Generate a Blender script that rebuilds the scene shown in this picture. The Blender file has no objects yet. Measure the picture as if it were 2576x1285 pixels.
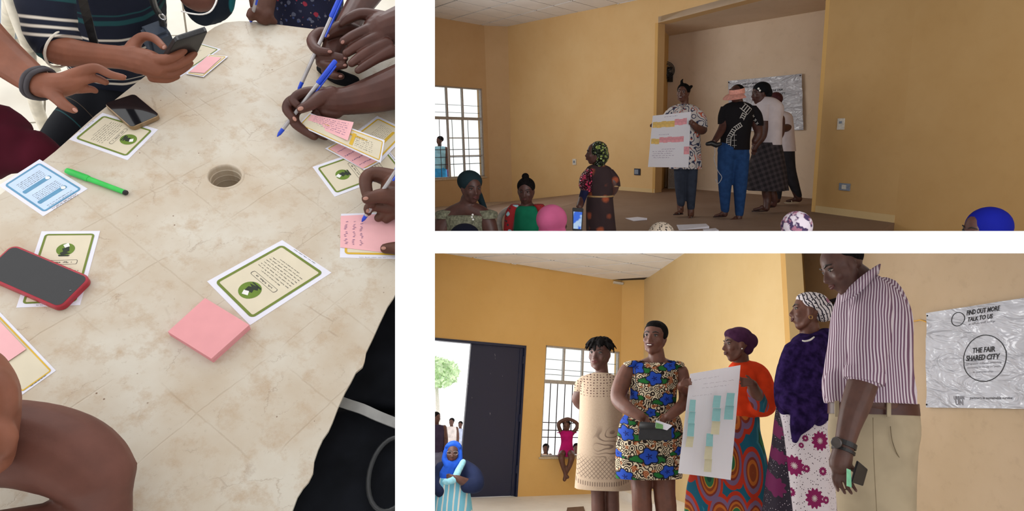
import bpy, bmesh, math, random
from mathutils import Vector as V, Matrix, geometry
from math import sin, cos, pi, radians, sqrt, atan2

SC = bpy.context.scene
F, CX, CY, PW, PH = 1500.0, 1500.0, 642.5, 2576, 1285
# ------------------------------------------------------------------ camera
cd = bpy.data.cameras.new('camera'); CAM = bpy.data.objects.new('camera', cd)
SC.collection.objects.link(CAM); SC.camera = CAM
cd.sensor_fit = 'HORIZONTAL'; cd.sensor_width = 36; cd.lens = F / PW * 36
cd.shift_x = -(CX - PW / 2) / PW; cd.shift_y = 0; cd.clip_start = .02; cd.clip_end = 200
CAM.location = (0, 0, 0); CAM.rotation_euler = (radians(90), 0, 0)
# ------------------------------------------------------------------ sky and exposure
W = bpy.data.worlds.new('world'); SC.world = W; W.use_nodes = True
W.node_tree.nodes['Background'].inputs[0].default_value = (1.0, 1.0, 1.0, 1)
W.node_tree.nodes['Background'].inputs[1].default_value = 1.5
vs = SC.view_settings; vs.view_transform = 'Standard'; vs.look = 'None'; vs.exposure = 0; vs.gamma = 1
try: vs.use_curve_mapping = False
except Exception: pass
SC.cycles.max_bounces = 8; SC.cycles.diffuse_bounces = 4; SC.cycles.use_denoising = True

# ------------------------------------------------------------------ local frames of the three places
class Frame:
    """a place with its own level: x right, y ahead, z up, origin at eye height"""
    def __init__(s, hy, roll=0.0):
        s.y = V((0, F, CY - hy)).normalized(); x = V((1, 0, -roll)).normalized()
        s.x = (x - s.y * x.dot(s.y)).normalized(); s.z = s.x.cross(s.y)
        s.M = Matrix((s.x, s.y, s.z)).transposed()
    def ray(s, u, v): return s.M.transposed() @ V((u - CX, F, CY - v)) / F
    def onz(s, u, v, z): r = s.ray(u, v); return r * (z / r.z)
    def ond(s, u, v, y): r = s.ray(u, v); return r * (y / r.y)
    def onwall(s, u, v, a, b):
        """a, b: plan points of a vertical wall"""
        r = s.ray(u, v); nx, ny = b[1] - a[1], a[0] - b[0]
        return r * ((nx * a[0] + ny * a[1]) / (nx * r.x + ny * r.y))
    def w(s, p): return s.M @ V(p)
R2 = Frame(350); R3 = Frame(1050, .03)
HALL2, STAGE, CEIL2 = -1.42, -.97, 2.42
HALL3, CEIL3 = -1.25, 2.5
# the table: its top is a plane
TN = V((-.278, .7797, -.561)).normalized(); TUP = -TN; TS = .9355
TX = (V((1, 0, 0)) - TN * TN.x).normalized(); TY = TUP.cross(TX)
def T(u, v, h=0.0):
    r = V((u - CX, F, CY - v)) / F
    return r * ((TS - h) / r.dot(TN))

# ------------------------------------------------------------------ object helpers
def link(o): SC.collection.objects.link(o); return o
def empty(name, loc, label=None, cat=None, group=None):
    o = bpy.data.objects.new(name, None); o.location = loc; o.empty_display_size = .05; link(o)
    if label: o['label'] = label
    if cat: o['category'] = cat
    if group: o['group'] = group
    return o
def tag(o, label=None, cat=None, group=None, kind=None):
    if label: o['label'] = label
    if cat: o['category'] = cat
    if group: o['group'] = group
    if kind: o['kind'] = kind
    return o
CLIP = []          # list of (point, normal): keep the side the normal points to
def clipbm(bm, planes):
    for co, no in planes:
        g = bm.verts[:] + bm.edges[:] + bm.faces[:]
        if not any((v.co - co).dot(no) < 0 for v in bm.verts): continue
        r = bmesh.ops.bisect_plane(bm, geom=g, plane_co=co, plane_no=-no, clear_outer=True)
        ed = [e for e in r['geom_cut'] if isinstance(e, bmesh.types.BMEdge)]
        try: bmesh.ops.holes_fill(bm, edges=ed)
        except Exception: pass
def obj(name, bm, mat, parent=None, smooth=False, clip=None, kind=None, auto=None):
    """bm in world coordinates -> one mesh object, local to its parent's location"""
    clipbm(bm, CLIP if clip is None else clip)
    off = parent.matrix_world.translation if False else (V(rootloc(parent)) if parent else None)
    if parent is None:
        if len(bm.verts):
            c = sum((v.co for v in bm.verts), V()) / len(bm.verts)
        else: c = V()
        off = c
    for v in bm.verts: v.co -= off
    me = bpy.data.meshes.new(name); bm.to_mesh(me); bm.free()
    if smooth:
        me.polygons.foreach_set('use_smooth', [True] * len(me.polygons))
    for m in (mat if isinstance(mat, (list, tuple)) else [mat]): me.materials.append(m)
    o = bpy.data.objects.new(name, me); link(o)
    if parent: o.parent = parent
    else: o.location = off
    if kind: o['kind'] = kind
    if smooth and auto:
        me.set_sharp_from_angle(angle=radians(auto))
    return o
def rootloc(p):
    l = V()
    while p: l = l + p.location; p = p.parent
    return l
# ------------------------------------------------------------------ shapes (all add to a bmesh)
def NB(): return bmesh.new()
def quadgrid(bm, rings, cap=True, closed=True):
    vr = [[bm.verts.new(p) for p in r] for r in rings]
    n = len(vr[0])
    for a, b in zip(vr, vr[1:]):
        for i in range(n if closed else n - 1):
            j = (i + 1) % n
            try: bm.faces.new((a[i], a[j], b[j], b[i]))
            except ValueError: pass
    if cap and closed:
        bm.faces.new(list(reversed(vr[0]))); bm.faces.new(vr[-1])
    return vr
def basis(d):
    d = V(d).normalized(); a = V((0, 0, 1)) if abs(d.z) < .9 else V((1, 0, 0))
    x = a.cross(d).normalized(); return x, d.cross(x), d
def capsule(bm, p0, p1, r0, r1, seg=14):
    p0, p1 = V(p0), V(p1)
    if (p1 - p0).length < 1e-6: p1 = p0 + V((0, 0, 1e-4))
    x, y, d = basis(p1 - p0)
    rs = []
    for a in (88, 60, 30): a = radians(a); rs.append((p0 - d * r0 * sin(a), r0 * cos(a)))
    rs += [(p0, r0), (p1, r1)]
    for a in (30, 60, 88): a = radians(a); rs.append((p1 + d * r1 * sin(a), r1 * cos(a)))
    quadgrid(bm, [[c + x * (r * cos(2 * pi * k / seg)) + y * (r * sin(2 * pi * k / seg)) for k in range(seg)] for c, r in rs])
def chain(bm, pts, seg=14):
    """pts: [(V, r), ...]"""
    for (a, ra), (b, rb) in zip(pts, pts[1:]): capsule(bm, a, b, ra, rb, seg)
def ell(bm, c, r, R=None, sub=3):
    g = bmesh.ops.create_icosphere(bm, subdivisions=sub, radius=1)
    for v in g['verts']:
        q = V((v.co.x * r[0], v.co.y * r[1], v.co.z * r[2]))
        v.co = (R @ q if R else q) + V(c)
    return g['verts']
def box(bm, c, hx, hy, hz, X=V((1, 0, 0)), Y=V((0, 1, 0)), Z=V((0, 0, 1))):
    c = V(c)
    p = [[c + X * (sx * hx) + Y * (sy * hy) + Z * (sz * hz) for sx, sy in ((-1, -1), (1, -1), (1, 1), (-1, 1))] for sz in (-1, 1)]
    quadgrid(bm, p)
def prism(bm, poly, off):
    """poly: list of V, extruded by the vector off"""
    quadgrid(bm, [[V(p) for p in poly], [V(p) + V(off) for p in poly]])
def tube(bm, pts, r, seg=8, cap=True):
    pts = [V(p) for p in pts]; rr = r if isinstance(r, (list, tuple)) else [r] * len(pts)
    rings = []; px = None
    for i, p in enumerate(pts):
        d = (pts[min(i + 1, len(pts) - 1)] - pts[max(i - 1, 0)])
        x, y, d = basis(d)
        if px is not None:
            x = (px - d * px.dot(d)).normalized(); y = d.cross(x)
        px = x
        rings.append([p + x * (rr[i] * cos(2 * pi * k / seg)) + y * (rr[i] * sin(2 * pi * k / seg)) for k in range(seg)])
    quadgrid(bm, rings, cap)
def smoothpts(pts, n=6):
    """Catmull-Rom through points (tuples of any length)"""
    P = [list(p) for p in pts]; P = [P[0]] + P + [P[-1]]; out = []
    for i in range(1, len(P) - 2):
        for k in range(n):
            t = k / n
            out.append([.5 * (2 * b + (c - a) * t + (2 * a - 5 * b + 4 * c - d) * t * t + (3 * b - a - 3 * c + d) * t ** 3)
                        for a, b, c, d in zip(P[i - 1], P[i], P[i + 1], P[i + 2])])
    out.append(P[-2]); return out
def remesh(name, bm, mat, parent, voxel, smooth=3, clip=None, fac=.5):
    """fuse everything in bm into one continuous skin"""
    me = bpy.data.meshes.new(name); bm.to_mesh(me); bm.free()
    o = bpy.data.objects.new(name, me); link(o)
    m = o.modifiers.new('r', 'REMESH'); m.mode = 'VOXEL'; m.voxel_size = voxel; m.adaptivity = 0
    if smooth:
        m = o.modifiers.new('s', 'SMOOTH'); m.iterations = smooth; m.factor = fac
    dg = bpy.context.evaluated_depsgraph_get(); dg.update()
    me2 = bpy.data.meshes.new_from_object(o.evaluated_get(dg))
    b2 = NB(); b2.from_mesh(me2)
    bpy.data.objects.remove(o); bpy.data.meshes.remove(me); bpy.data.meshes.remove(me2)
    return obj(name, b2, mat, parent, smooth=True, clip=clip)

# ------------------------------------------------------------------ materials
MC = {}
class N:
    def __init__(s, name):
        s.m = bpy.data.materials.new(name); s.m.use_nodes = True; s.t = s.m.node_tree
        s.b = s.t.nodes['Principled BSDF']; s.l = s.t.links
    def n(s, typ, **kw):
        nd = s.t.nodes.new(typ)
        for k, v in kw.items(): setattr(nd, k, v)
        return nd
    def put(s, sock, v):
        if hasattr(v, 'is_output') or isinstance(v, bpy.types.NodeSocket): s.l.new(v, sock)
        elif isinstance(v, (tuple, list)) and len(v) == 3 and sock.type == 'RGBA': sock.default_value = (*v, 1)
        else: sock.default_value = v
    def co(s, kind='Object', scale=None, rot=None, loc=None):
        o = s.n('ShaderNodeTexCoord').outputs[kind]
        if scale is None and rot is None and loc is None: return o
        m = s.n('ShaderNodeMapping'); s.l.new(o, m.inputs[0])
        if scale is not None: m.inputs['Scale'].default_value = scale if isinstance(scale, (tuple, list)) else (scale,) * 3
        if rot: m.inputs['Rotation'].default_value = rot
        if loc: m.inputs['Location'].default_value = loc
        return m.outputs[0]
    def dot(s, ax):
        d = s.n('ShaderNodeVectorMath', operation='DOT_PRODUCT'); s.put(d.inputs[0], s.co()); d.inputs[1].default_value = ax; return d.outputs['Value']
    def noise(s, vec, sc=5, det=3, rough=.5, out=0, dist=0):
        x = s.n('ShaderNodeTexNoise'); s.put(x.inputs['Vector'], vec); x.inputs['Scale'].default_value = sc
        x.inputs['Detail'].default_value = det; x.inputs['Roughness'].default_value = rough; x.inputs['Distortion'].default_value = dist
        return x.outputs[out]
    def voro(s, vec, sc=5, feature='F1', out='Distance', rnd=1.0):
        x = s.n('ShaderNodeTexVoronoi', feature=feature); s.put(x.inputs['Vector'], vec)
        x.inputs['Scale'].default_value = sc
        x.inputs['Randomness'].default_value = rnd
        return x.outputs[out]
    def wave(s, vec, sc=5, dist=0, dire='X', typ='BANDS', prof='SIN', dsc=1):
        x = s.n('ShaderNodeTexWave', wave_type=typ, wave_profile=prof)
        if typ == 'BANDS': x.bands_direction = dire
        else: x.rings_direction = dire
        s.put(x.inputs['Vector'], vec); x.inputs['Scale'].default_value = sc; x.inputs['Distortion'].default_value = dist
        x.inputs['Detail Scale'].default_value = dsc
        return x.outputs['Fac']
    def math(s, op, a, b=0.0, c=None, clamp=False):
        x = s.n('ShaderNodeMath', operation=op); x.use_clamp = clamp
        s.put(x.inputs[0], a); s.put(x.inputs[1], b)
        if c is not None: s.put(x.inputs[2], c)
        return x.outputs[0]
    def mix(s, f, a, b, mode='MIX'):
        x = s.n('ShaderNodeMix', data_type='RGBA', blend_type=mode)
        s.put(x.inputs[0], f); s.put(x.inputs[6], a); s.put(x.inputs[7], b)
        return x.outputs[2]
    def step(s, v, lo, hi=None):
        """smooth 0..1 between lo and hi"""
        hi = lo + .02 if hi is None else hi
        x = s.n('ShaderNodeMapRange'); s.put(x.inputs[0], v)
        x.inputs[1].default_value = lo; x.inputs[2].default_value = hi
        return x.outputs[0]
    def sep(s, v):
        x = s.n('ShaderNodeSeparateXYZ'); s.put(x.inputs[0], v); return x.outputs
    def comb(s, a, b, c=0.0):
        x = s.n('ShaderNodeCombineXYZ'); s.put(x.inputs[0], a); s.put(x.inputs[1], b); s.put(x.inputs[2], c); return x.outputs[0]
    def bump(s, h, st=.3, d=.01):
        x = s.n('ShaderNodeBump'); x.inputs['Strength'].default_value = st; x.inputs['Distance'].default_value = d
        s.put(x.inputs['Height'], h); s.l.new(x.outputs[0], s.b.inputs['Normal'])
    def done(s, col, rough=.6, spec=.3, metal=0, sheen=0, coat=0):
        s.put(s.b.inputs['Base Color'], col); s.put(s.b.inputs['Roughness'], rough)
        s.b.inputs['Specular IOR Level'].default_value = spec; s.b.inputs['Metallic'].default_value = metal
        s.b.inputs['Coat Weight'].default_value = coat
        s.b.inputs['Sheen Weight'].default_value = sheen
        return s.m
def srgb(r, g, b):
    f = lambda c: (c / 255 / 12.92) if c / 255 <= .04045 else ((c / 255 + .055) / 1.055) ** 2.4
    return (f(r), f(g), f(b))
def plain(name, col, rough=.6, spec=.3, metal=0, coat=0, var=.12, sc=40, bump=0):
    """plain paint, plastic or cloth with a little unevenness"""
    key = (name, col, rough)
    if key in MC: return MC[key]
    n = N(name); v = n.noise(n.co(), sc, 2)
    dark = tuple(c * (1 - var) for c in col); lite = tuple(min(1, c * (1 + var)) for c in col)
    c = n.mix(n.step(v, .35, .65), dark, lite)
    if bump: n.bump(v, bump, .003)
    MC[key] = n.done(c, rough, spec, metal, coat=coat); return MC[key]
def emit(name, col, st):
    n = N(name); n.b.inputs['Emission Color'].default_value = (*col, 1); n.b.inputs['Emission Strength'].default_value = st
    return n.done(col, .4)
def skin(name, col, rough=.48, spec=.42):
    n = N(name); c = n.co()
    a = n.noise(c, 22, 4); b = n.noise(c, 240, 2)
    col1 = tuple(x * .78 for x in col); col2 = tuple(x * 1.15 for x in col)
    n.bump(n.math('ADD', n.math('MULTIPLY', a, .6), n.math('MULTIPLY', b, .4)), .18, .002)
    n.b.inputs['Subsurface Weight'].default_value = 0
    return n.done(n.mix(n.step(a, .3, .7), col1, col2), rough, spec)
# ------------------------------------------------------------------ lights of the rooms (daylight from windows and door, plus added fill near the viewer)
def area(name, fr, p, target, sx, sy, power, col=(1, 1, 1), spread=180):
    l = bpy.data.lights.new(name, 'AREA'); l.shape = 'RECTANGLE'; l.size = sx; l.size_y = sy; l.energy = power; l.color = col; l.spread = radians(spread)
    o = bpy.data.objects.new(name, l); link(o)
    a, b = fr.w(p), fr.w(target); o.location = a
    o.rotation_euler = (b - a).to_track_quat('-Z', 'Y').to_euler(); return o
def divlamp(name, u, v, y, L, H, power, col):
    """a tall strip of windows in the dividing wall: lies in that wall's plane and shines to the right"""
    l = bpy.data.lights.new(name, 'AREA'); l.shape = 'RECTANGLE'; l.size = L; l.size_y = H; l.energy = power; l.color = col
    o = bpy.data.objects.new(name, l); link(o); d = V((u - CX, F, 0)).normalized(); o.location = V((u - CX, F, CY - v)) / F * y
    nrm = V((d.y, -d.x, 0)); Z_ = -nrm; X_ = d; Y_ = Z_.cross(X_); o.rotation_euler = Matrix((X_, Y_, Z_)).transposed().to_euler(); return o
divlamp('windows_left_upper', 1071, 190, 8.6, 3.6, 1.5, 62, (1, .98, .95))
area('daylight_stage_window', R2, (-4.2, 12.2, .6), (1.0, 9.5, -.3), 1.5, 1.6, 45, (.95, .97, 1))
area('fill_stage_near', R2, (1.0, 1.6, 1.6), (1.5, 9, .2), 1.2, .8, 12, (1, .97, .94))  # added front fill, no real source stands here
divlamp('windows_left_lower', 1071, 900, 5.2, 3.6, 1.5, 105, (1, .99, .97))
area('fill_hall_near', R3, (1.2, .8, .7), (1.4, 8, .3), 1.0, .7, 32, (1, .98, .96))  # added front fill for the people and the sheet, not a real source
area('daylight_hall_door', R3, (-3.6, 10.6, .6), (1.2, 6.5, -.2), 1.6, 2.0, 50, (.97, .98, 1))

# ------------------------------------------------------------------ plates with openings
def plate(bm, loops, back):
    loops = [[V(p) for p in lp] for lp in loops]
    flat = [p for lp in loops for p in lp]
    fr = [bm.verts.new(p) for p in flat]; bk = [bm.verts.new(back(p)) for p in flat]
    for t in geometry.tessellate_polygon(loops):
        try: bm.faces.new([fr[i] for i in t])
        except ValueError: continue
        bm.faces.new([bk[i] for i in reversed(t)])
    k = 0
    for lp in loops:
        m = len(lp)
        for i in range(m):
            a, b = k + i, k + (i + 1) % m
            bm.faces.new((fr[a], bk[a], bk[b], fr[b]))
        k += m
    bmesh.ops.recalc_face_normals(bm, faces=bm.faces[:])

def raydir(u, v): return V((u - CX, F, CY - v)) / F
# keep only what stands between the display's dividing walls
def cutplane(u=None, v=None, keep=1):
    if u is not None: n = V((1, 0, 0)) - raydir(u, CY) * 0; r = raydir(u, CY); n = V((r.y, -r.x, 0)).normalized() * keep   # keep=+1: right of u
    else: r = raydir(CX, v); n = V((0, -r.z, r.y)).normalized() * keep                                                     # keep=+1: above v
    return (V((0, 0, 0)), n)
CL1 = [cutplane(u=1020, keep=-1)]
CL2 = [cutplane(u=1068, keep=1), cutplane(v=600, keep=1)]
CL3 = [cutplane(u=1068, keep=1), cutplane(v=618, keep=-1)]

MW = plain('white_board', (.9, .9, .9), .8, .1, var=.01)
YP, YT = .42, .43
def px(u, v, y): return raydir(u, v) * y
bm = NB()
plate(bm, [[px(u, v, YP) for u, v in ((-1500, -1300), (4300, -1300), (4300, 2600), (-1500, 2600))],
           [px(u, v, YP) for u, v in ((-120, -160), (994, -160), (994, 1440), (-120, 1440))],
           [px(u, v, YP) for u, v in ((1094, -160), (2740, -160), (2740, 581), (1094, 581))],
           [px(u, v, YP) for u, v in ((1094, 637), (2740, 637), (2740, 1440), (1094, 1440))]], lambda p: p * (YT / YP))
tag(obj('wall_front', bm, MW, clip=[]), kind='structure')
bm = NB()   # the wall between the table and the two rooms
quadgrid(bm, [[px(u, CY, y) + V((0, 0, z)) for y, u, z in ((YT, 1036, -1.4), (YT, 1052, -1.4), (16, 1052, -9), (16, 1036, -9))],
              [px(u, CY, y) + V((0, 0, z)) for y, u, z in ((YT, 1036, 1.4), (YT, 1052, 1.4), (16, 1052, 12), (16, 1036, 12))]])
tag(obj('wall_middle', bm, MW, clip=[]), kind='structure')
bm = NB()   # the floor slab between the upper and the lower room
quadgrid(bm, [[px(u, v, y) for y, u, v in ((YT, 1056, 604), (YT, 4200, 604), (16, 3000, 604), (16, 1056, 604))],
              [px(u, v, y) for y, u, v in ((YT, 1056, 614), (YT, 4200, 614), (16, 3000, 614), (16, 1056, 614))]])
tag(obj('floor_between', bm, MW, clip=[]), kind='structure')

# ------------------------------------------------------------------ painted walls
def paint(name, c1, c2, low=None, ax=(0, 0, 1), z0=0, z1=1, dirt=.5):
    n = N(name); c = n.co('Object')
    a = n.noise(c, 1.1, 4, .6); b = n.noise(c, 9, 5, .65); k = n.mix(n.step(a, .3, .7), c1, c2)
    k = n.mix(n.math('MULTIPLY', n.step(b, .56, .75), .12 * dirt), k, tuple(x * .45 for x in c1))
    if low:     # the paint is worn paler towards the ground
        d = n.n('ShaderNodeVectorMath', operation='DOT_PRODUCT'); n.put(d.inputs[0], c); d.inputs[1].default_value = ax
        h = n.math('ADD', d.outputs['Value'], n.math('MULTIPLY', n.math('SUBTRACT', a, .5), .9))
        k = n.mix(n.step(h, z1, z0), k, low)
    n.bump(b, .08, .004)
    return n.done(k, .62, .2)
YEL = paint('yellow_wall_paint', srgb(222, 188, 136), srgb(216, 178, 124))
YELR = paint('shaded_yellow_paint', srgb(206, 168, 114), srgb(198, 158, 102))  # same yellow made darker: shade of the right wall painted in
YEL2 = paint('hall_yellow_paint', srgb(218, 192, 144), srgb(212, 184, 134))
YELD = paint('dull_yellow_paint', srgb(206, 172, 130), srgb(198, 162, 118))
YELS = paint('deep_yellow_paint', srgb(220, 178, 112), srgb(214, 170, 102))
BGE = paint('beige_recess_paint', srgb(226, 206, 184), srgb(216, 194, 168), dirt=1.2)
BG3 = paint('beige_wall_paint', srgb(190, 168, 142), srgb(180, 158, 130), dirt=1.4)
FLR = paint('screed_floor', srgb(150, 128, 112), srgb(136, 112, 96), dirt=1.5)
TIL = paint('pale_floor_paint', srgb(244, 240, 234), srgb(230, 224, 216), dirt=1.2)
CEI = plain('ceiling_board', srgb(238, 236, 236), .8, .1, var=.03, sc=3)
JNT = plain('ceiling_joint_metal', srgb(58, 54, 52), .8)
ALU = plain('window_aluminium', srgb(176, 172, 170), .45, .4, metal=.3)
IRON = plain('burglar_bar_iron', srgb(62, 60, 66), .5, .4, metal=.4)
def glassmat():
    n = N('window_glass'); t = n.t; tr = n.n('ShaderNodeBsdfTransparent'); g = n.n('ShaderNodeBsdfGlossy'); g.inputs['Roughness'].default_value = .05
    tr.inputs[0].default_value = (.93, .96, .96, 1); m = n.n('ShaderNodeMixShader'); m.inputs[0].default_value = .06
    n.l.new(tr.outputs[0], m.inputs[1]); n.l.new(g.outputs[0], m.inputs[2]); n.l.new(m.outputs[0], t.nodes['Material Output'].inputs[0]); return n.m
GLS = glassmat()

class Wall:
    def __init__(s, fr, a, b):
        s.f, s.a, s.b = fr, V((*a, 0)), V((*b, 0)); s.L = (s.b - s.a).length; s.d = (s.b - s.a) / s.L
        s.n = V((s.d.y, -s.d.x, 0))                       # towards the viewer's right-hand side of a->b
        if s.n.dot(-(s.a + s.b) / 2) < 0: s.n = -s.n      # always facing the room
    def at(s, u, v):
        p = s.f.onwall(u, v, s.a, s.b); return ((p - s.a).dot(s.d), p.z)
    def pt(s, q, z, off=0.0): return s.f.w(s.a + s.d * q + V((0, 0, z)) + s.n * off)
    def px(s, u, v, off=0.0): q, z = s.at(u, v); return s.pt(q, z, off)
    def rect(s, us, vs_):
        P = [s.at(u, v) for u, v in ((us[0], vs_[0]), (us[1], vs_[1]), (us[1], vs_[2] if len(vs_) > 2 else vs_[0]), (us[0], vs_[3] if len(vs_) > 2 else vs_[1]))]
        return P
    def build(s, name, z0, z1, mat, th=.2, holes=(), q0=0, q1=None, parent=None, zl=None):
        q1 = s.L if q1 is None else q1; bm = NB()
        zb0, zb1 = zl if zl else (z0, z0)
        loops = [[s.pt(q0, zb0), s.pt(q1, zb1), s.pt(q1, z1), s.pt(q0, z1)]]
        for h in holes: loops.append([s.pt(h[0], h[2]), s.pt(h[1], h[2]), s.pt(h[1], h[3]), s.pt(h[0], h[3])])
        off = s.f.w(-s.n * th)
        plate(bm, loops, lambda p: p + off)
        o = obj(name, bm, mat, parent); return tag(o, kind='structure')
    def bar(s, bm, q0, q1, z0, z1, o0, o1):
        quadgrid(bm, [[s.pt(q, z, o) for q, z in ((q0, z0), (q1, z0), (q1, z1), (q0, z1))] for o in (o0, o1)])
def flat(name, fr, poly, z, th, mat, parent=None):
    bm = NB(); up = fr.w(V((0, 0, -th)))
    plate(bm, [[fr.w(V((x, y, z))) for x, y in poly]], lambda p: p + up)
    return tag(obj(name, bm, mat, parent), kind='structure')
def shift(fr, poly, z): pass

def ceiling(fr, z, o, a, b, poly, rng, cl):
    """ceiling slab with one board per grid cell hung a little below it"""
    global CLIP; CLIP = cl
    root = flat('ceiling', fr, poly, z + .03, -.12, JNT)
    o, a, b = V((*o, 0)), V((*a, 0)), V((*b, 0)); g = .027 if fr is R3 else .022
    for i in range(*rng[0]):
        for j in range(*rng[1]):
            c = [o + a * (i + di) + b * (j + dj) for di, dj in ((g, g), (1 - g, g), (1 - g, 1 - g), (g, 1 - g))]
            m = sum(c, V()) / 4
            if not (inside(m, poly) or any(inside(p, poly) for p in c)): continue
            q = fr.w(V((m.x, m.y, z))); uu, vv = CX + F * q.x / q.y, CY - F * q.z / q.y
            if q.y < 1 or not (1000 < uu < 2300 and ((-120 < vv < 140) if fr is R2 else (600 < vv < 760))): continue
            bm = NB(); rn = random.Random(i * 31 + j)
            lip = [fr.w(V((p.x, p.y, z + .014 + rn.uniform(0, .003)))) for p in c]; top = [p + fr.w(V((0, 0, .012))) for p in lip]
            quadgrid(bm, [lip, top]); obj('ceiling_board', bm, CEI, root, clip=cl)
    return root
def inside(p, poly):
    r = False; n = len(poly)
    for i in range(n):
        (x1, y1), (x2, y2) = poly[i], poly[(i + 1) % n]
        if (y1 > p.y) != (y2 > p.y) and p.x < (x2 - x1) * (p.y - y1) / (y2 - y1) + x1: r = not r
    return r

def window(wl, name, hole, mull_up, mull_lo, rows_lo, transom, bars_v, bars_h, upper_h=()):
    """all positions are distances along the wall and heights"""
    q0, q1, z0, z1 = hole
    root = empty(name, wl.pt((q0 + q1) / 2, z0)); root['kind'] = 'structure'
    t = .028
    def part(nm, mat, *b):
        bm = NB(); wl.bar(bm, *b); return obj(nm, bm, mat, root)
    part('window_frame', ALU, q0, q0 + t, z0, z1, -.10, -.03); part('window_frame', ALU, q1 - t, q1, z0, z1, -.10, -.03)
    part('window_frame', ALU, q0, q1, z1 - t, z1, -.10, -.03); part('window_frame', ALU, q0, q1, z0, z0 + t, -.10, -.03)
    part('transom', ALU, q0, q1, transom - .03, transom + .03, -.10, -.025)
    for q in mull_up: part('mullion', ALU, q - .015, q + .015, transom, z1, -.095, -.035)
    for q in mull_lo: part('mullion', ALU, q - .014, q + .014, z0, transom, -.095, -.04)
    for (qa, qb, z) in rows_lo: part('glazing_bar', ALU, qa, qb, z - .011, z + .011, -.09, -.045)
    ed = [q0] + sorted(mull_up) + [q1]
    for a, b in zip(ed, ed[1:]): part('pane', GLS, a + .01, b - .01, transom, z1 - .01, -.068, -.064)
    ed = [q0] + sorted(mull_lo) + [q1]
    for a, b in zip(ed, ed[1:]):
        if (a, b) != (ed[0], ed[1]) or wl.f is R3 and False: part('pane', GLS, a + .01, b - .01, z0 + .01, transom, -.068, -.064)
    for q in bars_v:
        bm = NB(); tube(bm, [wl.pt(q, z0 - .02, -.15), wl.pt(q, transom, -.15)], .007 if wl.f is R2 else .010, 6); obj('burglar_bar', bm, IRON, root)
    for z in bars_h:
        bm = NB(); tube(bm, [wl.pt(q0 - .02, z, -.15), wl.pt(q1 + .02, z, -.15)], .005 if z > transom else .008, 6); obj('burglar_bar', bm, IRON, root)
    bm = NB(); wl.bar(bm, q0 - .03, q1 + .03, z0 - .03, z0, -.19, .02); obj('window_sill', bm, plain('sill_plaster', srgb(196, 178, 150), .6), root)
    return root

# ================================================================== upper room: a hall with a stage
CLIP = CL2
MC0, M1, M2, M3, M4 = (-1.95, 13.85), (1.08, 11.0), (2.97, 8.06), (3.53, 7.0), (5.62, 3.05)
WW1 = (-2.45, 13.75); WW0 = (WW1[0] - 3.2, WW1[1] - 3.2 * 1.1)
ww2 = Wall(R2, WW0, WW1)
def rng(wl, pts): P = [wl.at(*p) for p in pts]; return P
q1 = ww2.at(1217, 330)[0]; q0 = ww2.at(1030, 330)[0]; zt = ww2.at(1160, 219)[1]; zb = ww2.at(1160, 447)[1]
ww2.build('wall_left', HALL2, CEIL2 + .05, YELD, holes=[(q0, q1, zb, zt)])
Q = lambda u, v=330: ww2.at(u, v)[0]
Z = lambda v, u=1165: ww2.at(u, v)[1]
window(ww2, 'window_1', (q0, q1, zb, zt), [Q(1092), Q(1131), Q(1170)], [Q(1131), Q(1169)], [(Q(1131), q1, Z(347)), (Q(1131), q1, Z(392))], Z(298),
       [Q(1061), Q(1079), Q(1098), Q(1116), Q(1148), Q(1188)], [Z(264), Z(283), Z(376), Z(395), Z(413)])
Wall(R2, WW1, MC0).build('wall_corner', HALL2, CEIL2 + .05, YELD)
wl = Wall(R2, MC0, M1); wl.build('wall_back', HALL2, CEIL2 + .05, YEL)
# opening of the stage recess: a header over it, reveals at its sides, its own back wall
opn = Wall(R2, M1, M2); ztop = sum(opn.at(*p)[1] for p in ((1655, 58), (1760, 30), (1870, 3))) / 3
opn.build('wall_header', ztop, CEIL2 + .05, YEL)
B1 = (1.48, 12.3); B1 = tuple(R2.onwall(1676, 400, (1.0, 12.85), (3.63, 9.95))[:2]); B2 = (3.95, 9.55)
Wall(R2, M1, B1).build('wall_reveal_left', STAGE - .05, ztop + .0, YELS, th=.05)
Wall(R2, M2, B2).build('wall_reveal_right', STAGE - .05, CEIL2, YELS, th=.05)
rb = Wall(R2, (B1[0] - .8, B1[1] + .85), B2); rb.build('wall_recess', STAGE - .05, CEIL2 + .05, BGE)
flat('ceiling_recess', R2, [M1, M2, B2, B1], ztop + .001, -.1, BGE)
rw = Wall(R2, M2, M3); rw4 = Wall(R2, M3, M4)
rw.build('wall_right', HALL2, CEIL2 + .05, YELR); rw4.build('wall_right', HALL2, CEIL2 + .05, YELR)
Wall(R2, M4, (6.4, .5)).build('wall_side', HALL2 - 1, CEIL2 + .05, YEL)
c = R2.onz(2215, 581, STAGE); c2 = (M3[0] + (c.x - M3[0]) * 4, M3[1] + (c.y - M3[1]) * 4)
SL = (.38, 11.62)
stage_poly = [SL, M1, B1, B2, M2, M3, c2, (c2[0] - 1.2, c2[1] + .2), (-1.0, c2[1] + 1.6), (-.7, 8.0)]
flat('floor_stage', R2, stage_poly, STAGE, .5, FLR)
bm = NB()      # ramp that climbs along the wall to the stage
lo, hi = HALL2 + .01, STAGE
A = [(-1.95, 13.8, lo), (.38, 11.66, hi), (-.7, 8.0, hi), (-3.1, 10.6, lo)]
quadgrid(bm, [[R2.w(V((x, y, HALL2 - .1))) for x, y, z in A], [R2.w(V(p)) for p in A]])
tag(obj('floor_ramp', bm, FLR), kind='structure')
flat('floor_hall', R2, [(-6, 14.5), (6, 14.5), (6.4, 1), (-6, 1)], HALL2, .1, plain('hall_floor_light', srgb(176, 160, 142), .5, .4))
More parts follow.
